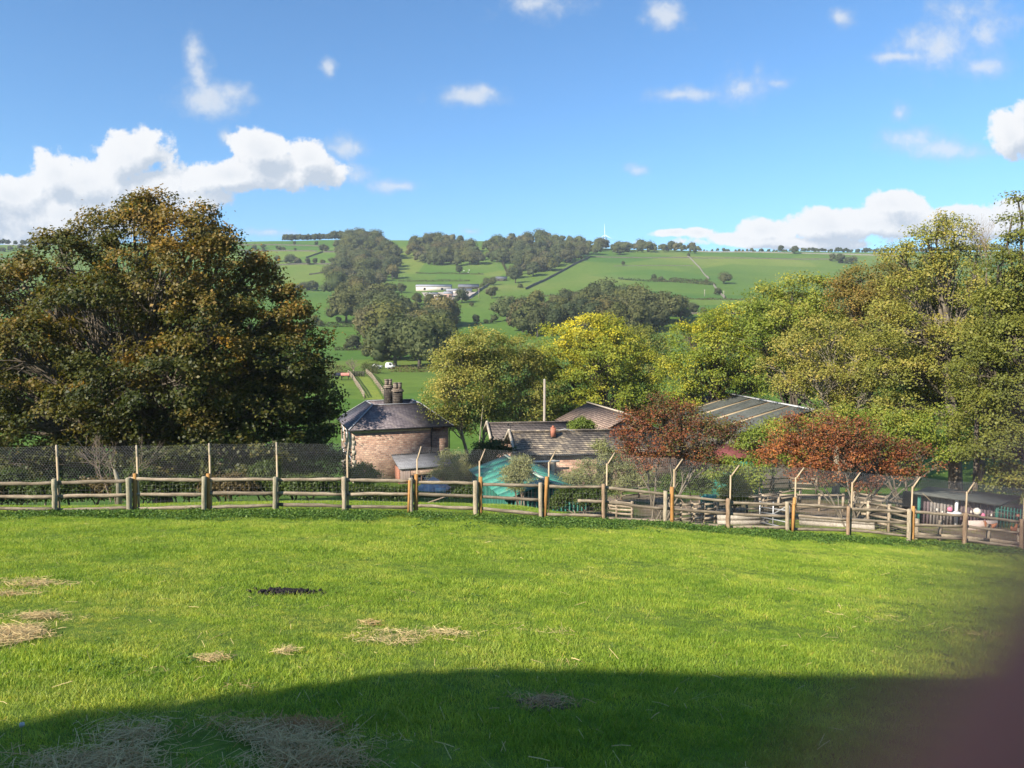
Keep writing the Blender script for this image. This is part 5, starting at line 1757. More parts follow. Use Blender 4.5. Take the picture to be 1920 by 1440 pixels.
build_tree('leafy_tree', 'dense tall green tree filling the right edge', 'tree', on_ground(*P(1960, 930, 34)[:2]),
           lob([(1908, 372, 0, 13), (1898, 408, 0, 18), (1915, 455, 0, 32), (1872, 500, 0, 36), (1925, 545, 0, 52), (1862, 580, 0, 42), (1905, 640, -1, 54), (1850, 690, 0, 50), (1925, 740, -1, 64), (1855, 775, 0, 46),
                (1900, 840, -1, 52), (1845, 850, 0, 36), (1925, 895, -1, 34), (1975, 600, 0, 80), (2010, 760, 0, 100), (2040, 500, 0, 70), (1990, 880, 0, 60), (1900, 700, 4, 80), (1840, 640, 1, 40), (1890, 600, 3, 60), (1835, 735, 1, 40), (1880, 900, 0, 36), (1950, 930, -1, 40), (1870, 820, 3, 70)], 34),
           OLV, tips=38, leaves=76, leaf=0.125, sig=0.24, trunk_r=0.4, seed=44, bias=-0.16, loose=0.08)
build_tree('understorey_bush', 'bright green undergrowth between the two red trees', 'bush', on_ground(*P(1430, 870, 42)[:2]),
           lob([(1420, 825, 0, 26), (1455, 808, 0, 28), (1400, 838, 0, 20), (1480, 830, 0, 28), (1500, 806, 0, 24), (1460, 860, 0, 30), (1510, 860, 0, 34), (1420, 880, 0, 26), (1360, 885, 0, 24), (1330, 900, 0, 24), (1400, 905, 0, 26), (1545, 820, 0, 26), (1375, 872, 0, 16), (1420, 860, 0, 18), (1345, 875, 0, 18)], 42), GRN, tips=26, leaves=50, leaf=0.13, sig=0.25, trunk_r=0.06, seed=45, stems=3, bias=0.2)
build_tree('understorey_bush', 'mid green undergrowth at the foot of the old ash', 'bush', on_ground(*P(1690, 880, 40)[:2]),
           lob([(1580, 800, 0, 44), (1640, 805, 0, 48), (1700, 812, 0, 44), (1760, 795, 0, 40), (1740, 850, 0, 40), (1660, 850, 0, 40), (1800, 850, -1, 30)], 40), GRN, tips=34, leaves=64, leaf=0.13, sig=0.27, trunk_r=0.09, seed=46, stems=5, bias=0.1)

for k, (px, Yb, lst) in enumerate(((1470, 84, [(1440, 640, 0, 50), (1500, 650, 0, 56), (1470, 700, 0, 60), (1420, 690, 0, 40), (1530, 710, 0, 50)]), (1600, 76, [(1570, 620, 0, 50), (1630, 640, 0, 56), (1590, 690, 0, 60), (1650, 700, 0, 56), (1600, 740, 0, 60)]),
                                   (1720, 66, [(1690, 560, 0, 50), (1740, 600, 0, 60), (1700, 660, 0, 64), (1760, 690, 0, 60), (1720, 740, 0, 64)]), (1840, 58, [(1810, 560, 0, 50), (1850, 620, 0, 60), (1830, 700, 0, 70), (1880, 750, 0, 64), (1810, 780, 0, 50)]))):
    build_tree('slope_tree', ('shaded tree filling in behind the green maple', 'shaded tree filling in behind the rusty crown', 'shaded tree filling in behind the old ash limbs', 'shaded tree between the old ash and the right edge')[k], 'tree', on_ground(*P(px, 800, Yb)[:2]),
               lob(lst, Yb), OLV, tips=40, leaves=56, leaf=0.24, sig=0.5, trunk_r=0.3, seed=90 + k, bias=0.0, asp=0.7)

# two red-leaved spreading trees just beyond the fence
for k, (label, bpx, bpy_, lst, sd) in enumerate((
        ('left spreading maroon and red leaved tree beyond the fence', 1240, 955,
         [(1200, 805, 0, 34), (1238, 782, 0, 34), (1285, 802, 0, 40), (1330, 812, -.5, 38), (1372, 818, 0, 26), (1185, 845, 0, 30), (1250, 840, -.6, 40), (1320, 848, 0, 34), (1232, 748, 0, 12), (1300, 768, 0, 18), (1392, 798, 0, 12), (1262, 760, 0, 16), (1215, 870, 0, 26), (1285, 868, 0, 26), (1330, 872, 0, 22), (1170, 820, 0, 22), (1180, 780, 0, 16)], 51),
        ('right spreading red and orange leaved tree with many stems', 1592, 990,
         [(1468, 842, 0, 34), (1520, 828, 0, 38), (1578, 828, -.4, 40), (1638, 842, 0, 36), (1690, 856, 0, 28), (1530, 866, 0, 34), (1600, 868, -.5, 36), (1660, 880, 0, 24), (1438, 862, 0, 22), (1722, 882, 0, 14), (1762, 874, 0, 9),
          (1485, 792, 0, 18), (1560, 790, 0, 18), (1610, 798, 0, 16), (1705, 840, 0, 12), (1640, 905, 0, 16), (1560, 895, 0, 24), (1500, 885, 0, 24), (1610, 915, 0, 18), (1690, 890, 0, 18), (1735, 850, 0, 14)], 52))):
    Yr = 29.5
    build_tree('red_tree', label, 'tree', on_ground(*P(bpx, bpy_, Yr)[:2]), lob(lst, Yr, 1.0), RED, tips=34, leaves=22, leaf=0.085, sig=0.17, trunk_r=0.055, seed=sd, stems=9, bias=-0.14 + 0.15 * k, bark=m_bark_m, flat=0.9, loose=0.32,
               limbs_r=0.6, fork=0.5, asp=0.7)

# shrubs around the buildings
SH = [('willow_bush', 'grey-green willow bush hiding the right end of the lean-to', 60, (850, 905), [(850, 878, 0, 32), (828, 900, 0, 24), (876, 898, 0, 30), (858, 915, 0, 30), (880, 925, 0, 20)], WIL, 0.16, 0.26),
      ('dark_bush', 'dark glossy bush against the pale left barn gable', 51, (925, 870), [(925, 842, 0, 17), (905, 850, 0, 17), (945, 852, 0, 14), (920, 865, 0, 20), (895, 862, 0, 14)], DRK, 0.15, 0.2),
      ('willow_bush', 'small willow bush growing in front of the green shed roof', 36, (968, 925), [(978, 875, 0, 18), (960, 893, 0, 18), (985, 893, 0, 13), (965, 910, 0, 14)], WIL, 0.09, 0.14),
      ('willow_bush', 'tall grey-green willow bush beside the green shed and red tree', 40, (1135, 930), [(1130, 845, 0, 18), (1140, 870, 0, 24), (1105, 890, 0, 28), (1165, 885, 0, 28), (1075, 912, 0, 24), (1120, 920, 0, 30), (1195, 895, 0, 26), (1165, 915, 0, 26)], WIL, 0.11, 0.2),
      ('small_bush', 'small yellow-green bush poking up between the barn roofs', 58.2, (1090, 830), [(1090, 797, 0, 12), (1076, 801, 0, 9), (1104, 800, 0, 9)], GRN, 0.14, 0.16),
      ('bamboo_clump', 'upright lime green bamboo clump behind the netting', 33, (1376, 945), [(1372, 908, 0, 15), (1384, 918, 0, 15), (1362, 925, 0, 12), (1392, 930, 0, 12), (1376, 935, 0, 14)], YEL, 0.10, 0.12),
      ('house_bush', 'rounded green bush at the left foot of the farmhouse', 56, (672, 910), [(682, 884, 0, 15), (664, 892, 0, 15), (698, 896, 0, 13), (680, 906, 0, 16)], GRN, 0.15, 0.2),
      ('bramble', 'low tangled bramble bank below the farmhouse wall', 34, (730, 925), [(668, 922, 0, 11), (690, 924, 0, 11), (712, 925, 0, 12), (735, 926, 0, 12), (756, 925, 0, 10), (645, 921, 0, 11), (880, 922, 0, 10), (862, 926, 0, 9)], DRK, 0.10, 0.12),
      ('ivy_bush', 'dark ivy bush under the broken middle fence rail', 35, (1095, 950), [(1060, 930, 0, 16), (1085, 935, 0, 16), (1110, 932, 0, 16), (1045, 945, 0, 12), (1120, 948, 0, 12)], DRK, 0.10, 0.14),
      ('shade_bush', 'shaded bush between the left red tree and the bamboo', 36, (1300, 930), [(1290, 905, 0, 20), (1260, 915, 0, 20), (1320, 915, 0, 16)], DRK, 0.11, 0.18)]
for i, (nm, lab, Y, bp, lst, pl_, lf, sg) in enumerate(SH):
    build_tree(nm, lab, 'bush', on_ground(*P(*bp, Y)[:2]), lob(lst, Y), pl_, tips=30, leaves=(70 if 'willow' in nm else 48), leaf=lf, sig=sg, trunk_r=0.05, seed=60 + i, stems=4, bias=0.08, loose=0.12, bark=m_twig,
               asp=0.45 if 'willow' in nm or 'bamboo' in nm else 0.65, flat=1.0)
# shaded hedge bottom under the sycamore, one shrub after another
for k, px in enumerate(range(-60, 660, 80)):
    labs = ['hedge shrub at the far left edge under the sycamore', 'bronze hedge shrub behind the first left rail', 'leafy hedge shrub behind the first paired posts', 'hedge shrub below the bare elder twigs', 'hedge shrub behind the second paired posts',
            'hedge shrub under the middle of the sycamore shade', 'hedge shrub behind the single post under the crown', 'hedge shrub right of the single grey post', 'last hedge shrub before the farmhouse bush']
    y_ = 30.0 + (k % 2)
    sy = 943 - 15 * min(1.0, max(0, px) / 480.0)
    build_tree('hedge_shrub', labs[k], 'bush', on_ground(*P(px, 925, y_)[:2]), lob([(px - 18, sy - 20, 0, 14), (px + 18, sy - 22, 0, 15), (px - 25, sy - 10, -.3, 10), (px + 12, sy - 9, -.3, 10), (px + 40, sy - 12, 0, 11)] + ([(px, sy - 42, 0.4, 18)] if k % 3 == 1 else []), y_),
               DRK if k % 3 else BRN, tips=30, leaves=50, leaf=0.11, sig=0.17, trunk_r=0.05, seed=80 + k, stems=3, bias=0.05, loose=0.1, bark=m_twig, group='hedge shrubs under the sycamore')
for k, px in enumerate((-40, 120, 270, 420, 560)):  # bushes added in dark leaf colours to make the shade under the sycamore
    build_tree('shade_fill_bush', ('dark bush added for the deep shade at the far left under the sycamore', 'dark bush added for the shade left of the sycamore trunk', 'dark bush added for the shade behind the sycamore trunk', 'dark bush added for the shade right of the sycamore trunk', 'dark bush added for the shade in the gap before the farmhouse')[k],
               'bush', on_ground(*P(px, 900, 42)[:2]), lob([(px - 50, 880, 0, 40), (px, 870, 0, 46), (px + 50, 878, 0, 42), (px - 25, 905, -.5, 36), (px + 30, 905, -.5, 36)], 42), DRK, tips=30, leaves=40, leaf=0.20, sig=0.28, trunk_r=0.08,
               seed=120 + k, stems=3, bias=-0.1, group='dark bushes added for the shade under the sycamore')
# bare elder in front of the sycamore
g_ = on_ground(*P(215, 915, 30)[:2])
el = thing('bare_elder', 'leafless elder bush with pale twigs in front of the sycamore', 'bush', g_)
m = MB()


def twig_tree(m, a, d, L, r, depth):
    e = a + d * L
    m.tube(curve(a, e, 5, 0.18), np.linspace(r, r * 0.6, 5), 5, cap=False)
    if depth == 0:
        return
    for k in range(3):
        d2 = unit(d + rng.normal(0, 0.48, 3) * (1, 0.8, 0.7) + (0, 0, 0.1))
        twig_tree(m, e if k else a + d * L * 0.6, d2, L * rng.uniform(0.55, 0.8), r * 0.6, depth - 1)


for (dx, dz) in ((-0.35, 1.0), (0.05, 1.0), (0.4, 0.9)):
    twig_tree(m, g_ + (dx * 0.3, 0, 0.1), unit(np.array([dx, 0, dz])), 1.15, 0.03, 4)
m.part('branches', m_twig, el)
# dead twigs standing out of the right-hand crowns
g_ = P(1850, 500, 36)
m = MB()
for k in range(5):
    twig_tree(m, g_ + rng.normal(0, 0.15, 3), unit(np.array([rng.normal(-0.1, 0.25), 0, 1.0])), 1.0, 0.016, 3)
gg = on_ground(g_[0], g_[1])
dd = thing('dead_branch_tree', 'slim tree with bare dead top twigs before the right skyline', 'tree', gg)
MB().tube(curve(gg, g_, 10, 0.04), np.linspace(0.14, 0.03, 10), 7).part('trunk', m_bark, dd)
m.part('twigs', m_twig, dd)
# pale broken stump showing above the top rail
p = P(222, 903, 27)
gg = on_ground(p[0], 27)
sp = thing('broken_stump', 'pale broken dead stump behind the netting at left', 'stump', gg)
MB().tube([gg, p, P(217, 888, 27), P(214, 880, 27)], [0.11, 0.09, 0.07, 0.03], 8).part('stump', m_bark_p, sp)

# ------------------------------------------------------------------ the far side of the valley: trees, woods, hedges, walls, farm
m_bark_far = noise_mat('far bark', [(0.3, (0.06, 0.05, 0.04)), (0.7, (0.13, 0.11, 0.09))], 2)
FARPAL = [[(0, (0.060, 0.072, 0.030)), (0.5, (0.098, 0.108, 0.044)), (1, (0.140, 0.142, 0.060))],
          [(0, (0.078, 0.074, 0.038)), (0.5, (0.115, 0.106, 0.052)), (1, (0.155, 0.136, 0.066))],
          [(0, (0.045, 0.058, 0.028)), (0.5, (0.072, 0.085, 0.038)), (1, (0.105, 0.114, 0.050))]]


def far_tree_meshes(seed, palette, nlob, wide, nleaf, leaf):
    """a unit-height tree: crown mesh and trunk mesh"""
    r = np.random.default_rng(seed)
    cen, rad = [], []
    for k in range(nlob):
        a = r.uniform(0, 6.28)
        d = wide * 0.30 * math.sqrt(r.random())
        z = r.uniform(0.32, 0.76) - d * 0.4
        cen.append((d * math.cos(a), d * math.sin(a), z)); rad.append(r.uniform(0.09, 0.21))
    cen.append((0, 0, 0.55)); rad.append(0.30 * max(wide, 0.8))
    cen, rad = np.array(cen), np.array(rad)
    w = rad ** 2 / (rad ** 2).sum()
    idx = r.choice(len(cen), nleaf, p=w)
    dv = unit(r.normal(size=(nleaf, 3)))
    dv[:, 2] = np.where(dv[:, 2] < -0.5, -dv[:, 2], dv[:, 2])
    p = cen[idx] + dv * (rad[idx] * (0.70 + 0.45 * r.random(nleaf)))[:, None]
    N = unit(dv + r.normal(size=p.shape) * 0.45)
    t_ = unit(np.cross(N, r.normal(size=p.shape))); w_ = np.cross(N, t_)
    s = (leaf * r.uniform(0.6, 1.3, nleaf))[:, None]
    V = np.stack([p + t_ * s, p - t_ * s * 0.5 + w_ * s * 0.8, p - t_ * s * 0.5 - w_ * s * 0.8], 1).reshape(-1, 3)
    tone = np.clip(0.5 + 0.22 * r.normal(size=len(cen))[idx] + r.normal(0, 0.16, nleaf), 0, 1)
    c = np.repeat(pal(palette, tone), 3, 0)
    # solid heart so that no light falls straight through
    m = MB()
    for k in range(len(cen)):
        m.sphere(cen[k], rad[k] * 0.78, 5, 4, 0.12)
    Vh = np.vstack(m.V)
    F = [np.vstack([np.arange(3 * nleaf).reshape(-1, 3), np.vstack(m.T) + 3 * nleaf]), np.vstack(m.Q) + 3 * nleaf]
    ch = np.tile(pal(palette, np.array([0.25])), (len(Vh), 1))
    crown = (np.vstack([V, Vh]), F, np.vstack([c, ch]))
    m2 = MB()
    m2.tube([(0, 0, -0.05), (0.01, 0, 0.2), (0, 0.01, 0.5)], [0.035, 0.026, 0.012], 6)
    for k in range(3):
        m2.tube([(0, 0, 0.25), tuple(cen[k] * 0.9)], [0.016, 0.006], 4, cap=False)
    return crown, (np.vstack(m2.V), [np.vstack(m2.Q), np.vstack(m2.T)])


PROTO = []
for k in range(12):
    pl_ = FARPAL[(0, 0, 1, 2, 0, 1, 2, 0, 0, 2, 1, 0)[k]]
    PROTO.append(far_tree_meshes(300 + k, pl_, 15 + k % 6, (1.2, 0.85, 1.35, 0.75, 1.5, 1.05)[k % 6], 1500, 0.036))
CM = [arr_mesh('far_crown', c[0], c[1], colors=c[2]) for c, t_ in PROTO]
TM = [arr_mesh('far_trunk', t_[0], t_[1]) for c, t_ in PROTO]
for me in CM:
    me.materials.append(m_leaf_far)
for me in TM:
    me.materials.append(m_bark_far)

FAR = []      # every far tree: (ground point, height m, name, label, group, kind index)


def in_poly(x, y, poly):
    c = False
    n = len(poly)
    for i in range(n):
        x1, y1 = poly[i]; x2, y2 = poly[(i + 1) % n]
        if (y1 > y) != (y2 > y) and x < (x2 - x1) * (y - y1) / (y2 - y1) + x1:
            c = not c
    return c


def wood(poly, hm, dx_m, group, label, kinds, drop=0.55, seed=0):
    """fills a picture polygon (where the crowns show) with trees standing on the slope below them"""
    r = np.random.default_rng(500 + seed)
    xs_ = [p[0] for p in poly]; ys_ = [p[1] for p in poly]
    y = max(ys_)
    n0 = len(FAR)
    row = 0
    while y > min(ys_) - 2:
        g = G((min(xs_) + max(xs_)) / 2, y + 4, y0=80)
        mpp = g[1] / F_PX
        hpx = hm / mpp
        step = dx_m / mpp
        x = min(xs_) + (row % 2) * step * 0.5
        while x < max(xs_):
            jx, jy = x + r.normal(0, step * 0.2), y + r.normal(0, step * 0.10)
            if in_poly(jx, jy, poly):
                gp_ = G(jx, jy + hpx * (drop - 0.2), y0=80)
                FAR.append((gp_, hm * r.uniform(0.65, 1.3), 'broadleaf_tree', label, group, int(r.choice(kinds))))
            x += step
        y -= max(2.8, step * 0.38)
        row += 1
    return len(FAR) - n0


MIX = [0, 1, 3, 4, 5, 7, 8, 11, 2, 6]
GREY = [0, 1, 4, 7, 8, 11, 5, 2, 0, 4]
n1 = wood([(640, 582), (672, 566), (722, 560), (760, 574), (800, 580), (832, 592), (852, 622), (846, 660), (815, 684), (742, 676), (692, 648), (672, 612)], 14, 7.4, 'trees of the large lower wood in the valley',
          'rounded broadleaf tree in the large lower valley wood left of the golden tree', GREY, seed=1)
n2 = wood([(928, 588), (955, 566), (1040, 560), (1110, 556), (1180, 558), (1230, 562), (1288, 580), (1262, 592), (1205, 612), (1080, 612), (1002, 616), (945, 602)], 13.5, 8.0, 'trees of the wood below the big pasture',
          'broadleaf tree in the long wood below the big walled pasture', GREY + [3, 6, 9], seed=2)
n3_ = wood([(628, 452), (660, 442), (700, 448), (735, 462), (752, 487), (738, 512), (700, 538), (655, 560), (622, 548), (612, 520), (640, 490)], 13.5, 8.6, 'trees of the wood running down the clough',
           'broadleaf tree in the wood running down the hillside clough', GREY, seed=3)
n4 = wood([(772, 452), (800, 444), (850, 448), (898, 462), (905, 488), (860, 494), (800, 488), (775, 478)], 13, 8.8, 'trees of the middle hilltop wood',
          'tree in the rounded wood on the middle of the hilltop', GREY, seed=4)
n5 = wood([(905, 462), (960, 448), (1040, 444), (1100, 446), (1145, 460), (1110, 476), (1060, 490), (1010, 508), (968, 522), (952, 514), (962, 492), (915, 480)], 13, 8.8, 'trees of the hilltop wood above the big pasture',
          'tree in the long hilltop wood above the walled pasture', GREY + [3], seed=5)
n6 = wood([(1140, 458), (1200, 452), (1270, 456), (1312, 464), (1300, 470), (1200, 470), (1145, 472)], 11.5, 8.6, 'trees of the shelter belt on the skyline', 'tree in the narrow shelter belt along the skyline', MIX, seed=6)
# dark conifers at the lower edge of the second wood
for (px, py) in ((993, 628), (1008, 632), (1022, 628), (1036, 632), (1050, 626)):
    FAR.append((G(px, py, y0=80), 15.0, 'conifer', 'tall dark conifer at the lower edge of the long wood', 'dark conifers behind the golden tree', 3))
for (px, py, h) in ((1192, 616, 30), (1212, 618, 34), (1228, 622, 26)):
    FAR.append((G(px, py, y0=80), h * G(px, py, y0=80)[1] / F_PX, 'broadleaf_tree', 'pale green rounded tree above the olive tree crown', 'pale trees above the olive crown', 7))
SINGLE = [  # px, ground py, height px, label
    (1357, 532, 24, 'lone dark oak in the pasture right of the slanting wall'), (1168, 498, 10, 'small lone bush near the middle of the big pasture'), (1226, 526, 14, 'lone tree on the dark hedge in the big pasture'),
    (1464, 474, 17, 'left one of the two round skyline trees'), (1490, 476, 17, 'right one of the two round skyline trees'), (1291, 482, 9, 'small tree at the top of the slanting wall'),
    (862, 514, 19, 'lone round tree in the field above the farm sheds'), (893, 608, 22, 'round dark tree in the meadow below the farm'), (911, 607, 10, 'first little bush beside the round meadow tree'),
    (922, 607, 11, 'second little bush beside the round meadow tree'), (922, 560, 26, 'tall tree at the left end of the long wood'), (1346, 553, 15, 'bush near the foot of the slanting wall'),
    (1298, 587, 22, 'last round tree at the right end of the long wood'), (1275, 586, 23, 'second last tree at the right end of the long wood'), (663, 655, 30, 'pointed hedge tree above the white vehicles'),
    (636, 606, 15, 'bush at the left end of the valley hedge'), (866, 568, 30, 'broad tree hiding the right end of the farm'), (806, 574, 28, 'broad dark tree at the left of the farm yard'),
    (782, 572, 26, 'tree beside the farm yard next to the broad dark tree'), (828, 568, 18, 'small tree between the farm houses'), (752, 549, 20, 'wide bush left of the long pale shed'), (738, 549, 18, 'second bush left of the long pale shed'),
    (1318, 588, 14, 'bush right of the long wood below the pasture')]
for (px, py, hp, lab) in SINGLE:
    g = G(px, py, y0=80)
    FAR.append((g, hp * g[1] / F_PX * 1.02, 'field_tree', lab, None, int(rng.choice([3, 9, 6, 0]))))
HILL = [(452, 459, 8), (477, 468, 9), (494, 466, 9), (494, 472, 8), (525, 470, 9), (531, 470, 8), (520, 468, 8), (552, 460, 9), (554, 471, 7), (593, 461, 10), (605, 472, 16), (612, 472, 12), (640, 473, 8), (632, 473, 9),
        (466, 482, 15), (480, 486, 13), (520, 491, 14), (545, 494, 18), (558, 495, 13), (577, 497, 15), (590, 496, 14), (604, 495, 9), (622, 495, 13), (586, 546, 22), (570, 545, 17), (557, 548, 15), (590, 610, 20), (575, 612, 17), (601, 612, 12),
        (648, 656, 14), (680, 657, 12), (690, 655, 10), (1340, 588, 12), (1240, 526, 8), (1325, 530, 8), (1412, 472, 5), (1428, 472, 7), (1442, 472, 6), (1560, 490, 16), (1575, 494, 20), (1590, 495, 14), (1600, 492, 12),
        (20, 470, 10), (5, 472, 9), (40, 468, 11), (55, 468, 9), (12, 500, 7), (930, 545, 8), (915, 552, 12), (905, 540, 10), (898, 546, 8), (925, 535, 16), (912, 534, 14), (975, 540, 9), (850, 547, 7), (700, 560, 14), (884, 575, 10)]
for (px, py, hp) in HILL:
    g = G(px, py, y0=80)
    lab = ('small tree on the far left skyline seen past the sycamore' if px < 100 else 'small tree on the upper field walls of the left hillside' if px < 660 and py < 475 else
           'hedgerow tree on the middle wall of the left hillside' if px < 660 and py < 500 else 'tree beside the lower end of the clough wood' if px < 620 and py < 560 else
           'bush on the dark meadow hedges left of the lower wood' if px < 720 and py > 600 else 'bush just above the lower valley wood' if px < 720 else
           'tree or bush close around the hill farm' if px < 1000 else 'small bush on the edges of the big pasture' if px < 1400 else 'tiny tree on the bare skyline right of the shelter belt' if px < 1500 else 'tree at the right end of the big pasture')
    FAR.append((g, hp * g[1] / F_PX * 1.05, 'hedgerow_tree', lab, lab.replace('small tree', 'trees').replace('hedgerow tree', 'trees').replace('tiny tree', 'trees'), int(rng.choice(MIX))))

order = sorted(range(len(FAR)), key=lambda i: -FAR[i][1] / FAR[i][0][1])
keep = [i for i in order if FAR[i][2] != 'broadleaf_tree'] + [i for i in order if FAR[i][2] == 'broadleaf_tree']
NBROAD = 215
solo = [i for i in order if FAR[i][2] != 'broadleaf_tree'] + [i for i in order if FAR[i][2] == 'broadleaf_tree'][:NBROAD]
mass = [i for i in order if FAR[i][2] == 'broadleaf_tree'][NBROAD:]
for i in solo:
    g, h, nm, lab, grp, k = FAR[i]
    t = thing(nm, lab, 'tree', g - (0, 0, 0.2), grp)
    s = h * rng.uniform(1.05, 1.3) * (0.65 if nm == 'conifer' else 1.0)
    t.scale = (s, s, h)
    t.rotation_euler = (0, 0, rng.uniform(0, 6.28))
    o = bpy.data.objects.new('crown', CM[k]); COL.objects.link(o); o.parent = t
    o = bpy.data.objects.new('trunk', TM[k]); COL.objects.link(o); o.parent = t


def joined_trees(items, name, stuff_label=None):
    VV, TT, QQ, CC = [], [], [], []
    n = 0
    for (g, h, k) in items:
        c = PROTO[k][0]
        a = rng.uniform(0, 6.28)
        ca, sa = math.cos(a), math.sin(a)
        v = c[0].copy()
        step = 4                                     # a quarter of the leaf faces
        nl = 1500
        v2 = np.stack([v[:, 0] * ca - v[:, 1] * sa, v[:, 0] * sa + v[:, 1] * ca, v[:, 2]], -1) * np.array([h * 1.15, h * 1.15, h]) + g - (0, 0, 0.3)
        T, Q = c[1]
        sel = np.concatenate([np.arange(0, nl, step), np.arange(nl, len(T))])
        VV.append(v2); TT.append(T[sel] + n); QQ.append(Q + n); CC.append(c[2] * rng.uniform(0.75, 1.2))
        n += len(v2)
    V = np.vstack(VV)
    return put(name, arr_mesh(name, V, [np.vstack(TT), np.vstack(QQ)], colors=np.vstack(CC)), m_leaf_far, kind='stuff')


joined_trees([(FAR[i][0], FAR[i][1], FAR[i][5]) for i in mass], 'distant_wood')
# dark plantation on the skyline at left, and the faint woods beyond the right-hand horizon
pl = []
for k in range(70):
    px = 538 + (k % 35) * 5.0 + rng.normal(0, 1)
    g = G(px, 449.5, y0=500)
    y_ = 872 + 14 * (k // 35) + rng.normal(0, 3)
    x_ = (px - 960) / F_PX * y_
    pl.append((on_ground(x_, y_), 9.5 + 3.5 * (px > 625) + rng.normal(0, 0.6), 9))
joined_trees(pl, 'skyline_plantation')
pl = []
for k in range(90):
    px = 1500 + (k % 90) * 4.2 + rng.normal(0, 1)
    y_ = 884 + rng.normal(0, 6)
    x_ = (px - 960) / F_PX * y_
    pl.append((on_ground(x_, y_), 6.5 + (4 if px > 1780 else 0) + rng.normal(0, 0.8), 3))
for k in range(40):
    px = -60 + k * 7 + rng.normal(0, 2)
    y_ = 884 + rng.normal(0, 5)
    pl.append((on_ground((px - 960) / F_PX * y_, y_), 8 + rng.normal(0, 1), 9))
for k in range(26):
    px = 1300 + k * 8 + rng.normal(0, 2)
    y_ = 880 + rng.normal(0, 5)
    pl.append((on_ground((px - 960) / F_PX * y_, y_), 3.6 + rng.normal(0, 0.8), 4))
joined_trees(pl, 'horizon_trees')

# hedges, drystone walls
m_wall_far = noise_mat('drystone', [(0.3, (0.11, 0.10, 0.08)), (0.7, (0.22, 0.20, 0.165))], 0.8, 6, 0.95, 0.1)
m_wall_dark = noise_mat('dark mossy wall', [(0.3, (0.055, 0.052, 0.038)), (0.7, (0.12, 0.108, 0.08))], 0.8, 6, 0.95, 0.1)


def ground_line(ends, step, y0=80):
    pts = [G(*e, y0=y0) for e in ends]
    out = []
    for i in range(len(pts) - 1):
        n = max(2, int(np.linalg.norm(pts[i + 1] - pts[i]) / step))
        for t in np.linspace(0, 1, n, endpoint=(i == len(pts) - 2)):
            q = pts[i] * (1 - t) + pts[i + 1] * t
            out.append(on_ground(q[0], q[1]))
    return np.array(out)


def stone_wall(label, ends, h=1.3, mat=None, w=0.55, y0=80):
    pts = ground_line(ends, 3.0, y0)
    n = len(pts)
    tg = unit(np.gradient(pts, axis=0) * (1, 1, 0)); sd = np.stack([-tg[:, 1], tg[:, 0], 0 * tg[:, 0]], -1)
    hh = h * rng.uniform(0.85, 1.12, n)[:, None] * np.array([0, 0, 1.0])
    prof = [pts - sd * w * 0.5 - (0, 0, 0.5), pts - sd * w * 0.32 + hh, pts + sd * w * 0.32 + hh, pts + sd * w * 0.5 - (0, 0, 0.5)]
    V = np.stack(prof, 1).reshape(-1, 3)
    Q = []
    for i in range(n - 1):
        for e in range(3):
            Q.append((i * 4 + e, i * 4 + e + 1, (i + 1) * 4 + e + 1, (i + 1) * 4 + e))
    o = pts[n // 2]
    put('drystone_wall', arr_mesh('drystone_wall', V - o, np.array(Q)), mat or m_wall_far, loc=o, label=label, cat='wall', group='far field walls')


def hedge(label, ends, h=2.0, w=1.8, dens=26, palette=FARPAL[2], leaf=0.5, y0=80, gaps=0.35, name='hedge'):
    pts = ground_line(ends, 0.7, y0)
    n = len(pts)
    N = n * dens
    i = rng.integers(0, n, N)
    prof = 0.75 + 0.45 * vnoise(pts[:, 0], pts[:, 1], 0.35, int(abs(ends[0][0]))) + 0.2 * rng.normal(size=n)
    prof = np.clip(prof, gaps, 1.6)
    a = rng.uniform(0, np.pi, N)
    q = pts[i] + np.stack([rng.normal(0, 0.4, N), np.cos(a) * w * 0.5 * rng.uniform(0.6, 1.05, N), np.sin(a) * h * prof[i] * rng.uniform(0.75, 1.05, N)], -1)
    nn = unit(np.stack([rng.normal(0, 0.5, N), np.cos(a), np.sin(a)], -1) + rng.normal(size=(N, 3)) * 0.4)
    V, Q = leaf_quads(q, nn, leaf * rng.uniform(0.6, 1.3, N), 0.8)
    c = np.repeat(pal(palette, np.clip(rng.normal(0.45, 0.25, N), 0, 1)), 4, 0)
    o = pts[n // 2]
    put(name, arr_mesh(name, V - o, Q, colors=c), m_leaf_far, loc=o, label=label, cat='hedge', group='hedges across the valley')


stone_wall('long drystone wall slanting up the pasture to the hilltop wood', [(986, 543), (1030, 522), (1062, 505), (1106, 483)], 1.7, m_wall_dark, 0.8)
stone_wall('straight pasture wall running level to the right from the wood corner', [(1107, 482), (1290, 484), (1420, 485), (1560, 487)], 1.0, m_wall_dark)
stone_wall('pale wall slanting down the right side of the big pasture', [(1289, 481), (1312, 503), (1330, 524)], 1.5)
stone_wall('lower piece of the slanting pale wall', [(1338, 536), (1348, 549), (1360, 560)], 1.5)
stone_wall('faint boundary line across the upper big pasture', [(1150, 499), (1300, 499)], 0.5, m_wall_dark)
stone_wall('crest wall on the bare skyline at right', [(1308, 472), (1440, 474), (1560, 477), (1690, 481)], 1.2)
stone_wall('upper field wall on the left hillside', [(440, 460), (520, 460), (598, 462)], 1.3, m_wall_dark)
stone_wall('second field wall on the left hillside', [(448, 470), (530, 471), (594, 472)], 1.3, m_wall_dark)
stone_wall('short slanting wall on the left hillside', [(574, 484), (592, 478), (605, 473)], 1.4, m_wall_dark)
stone_wall('level wall beside the clough wood on the left hillside', [(605, 473), (662, 474)], 1.3, m_wall_dark)
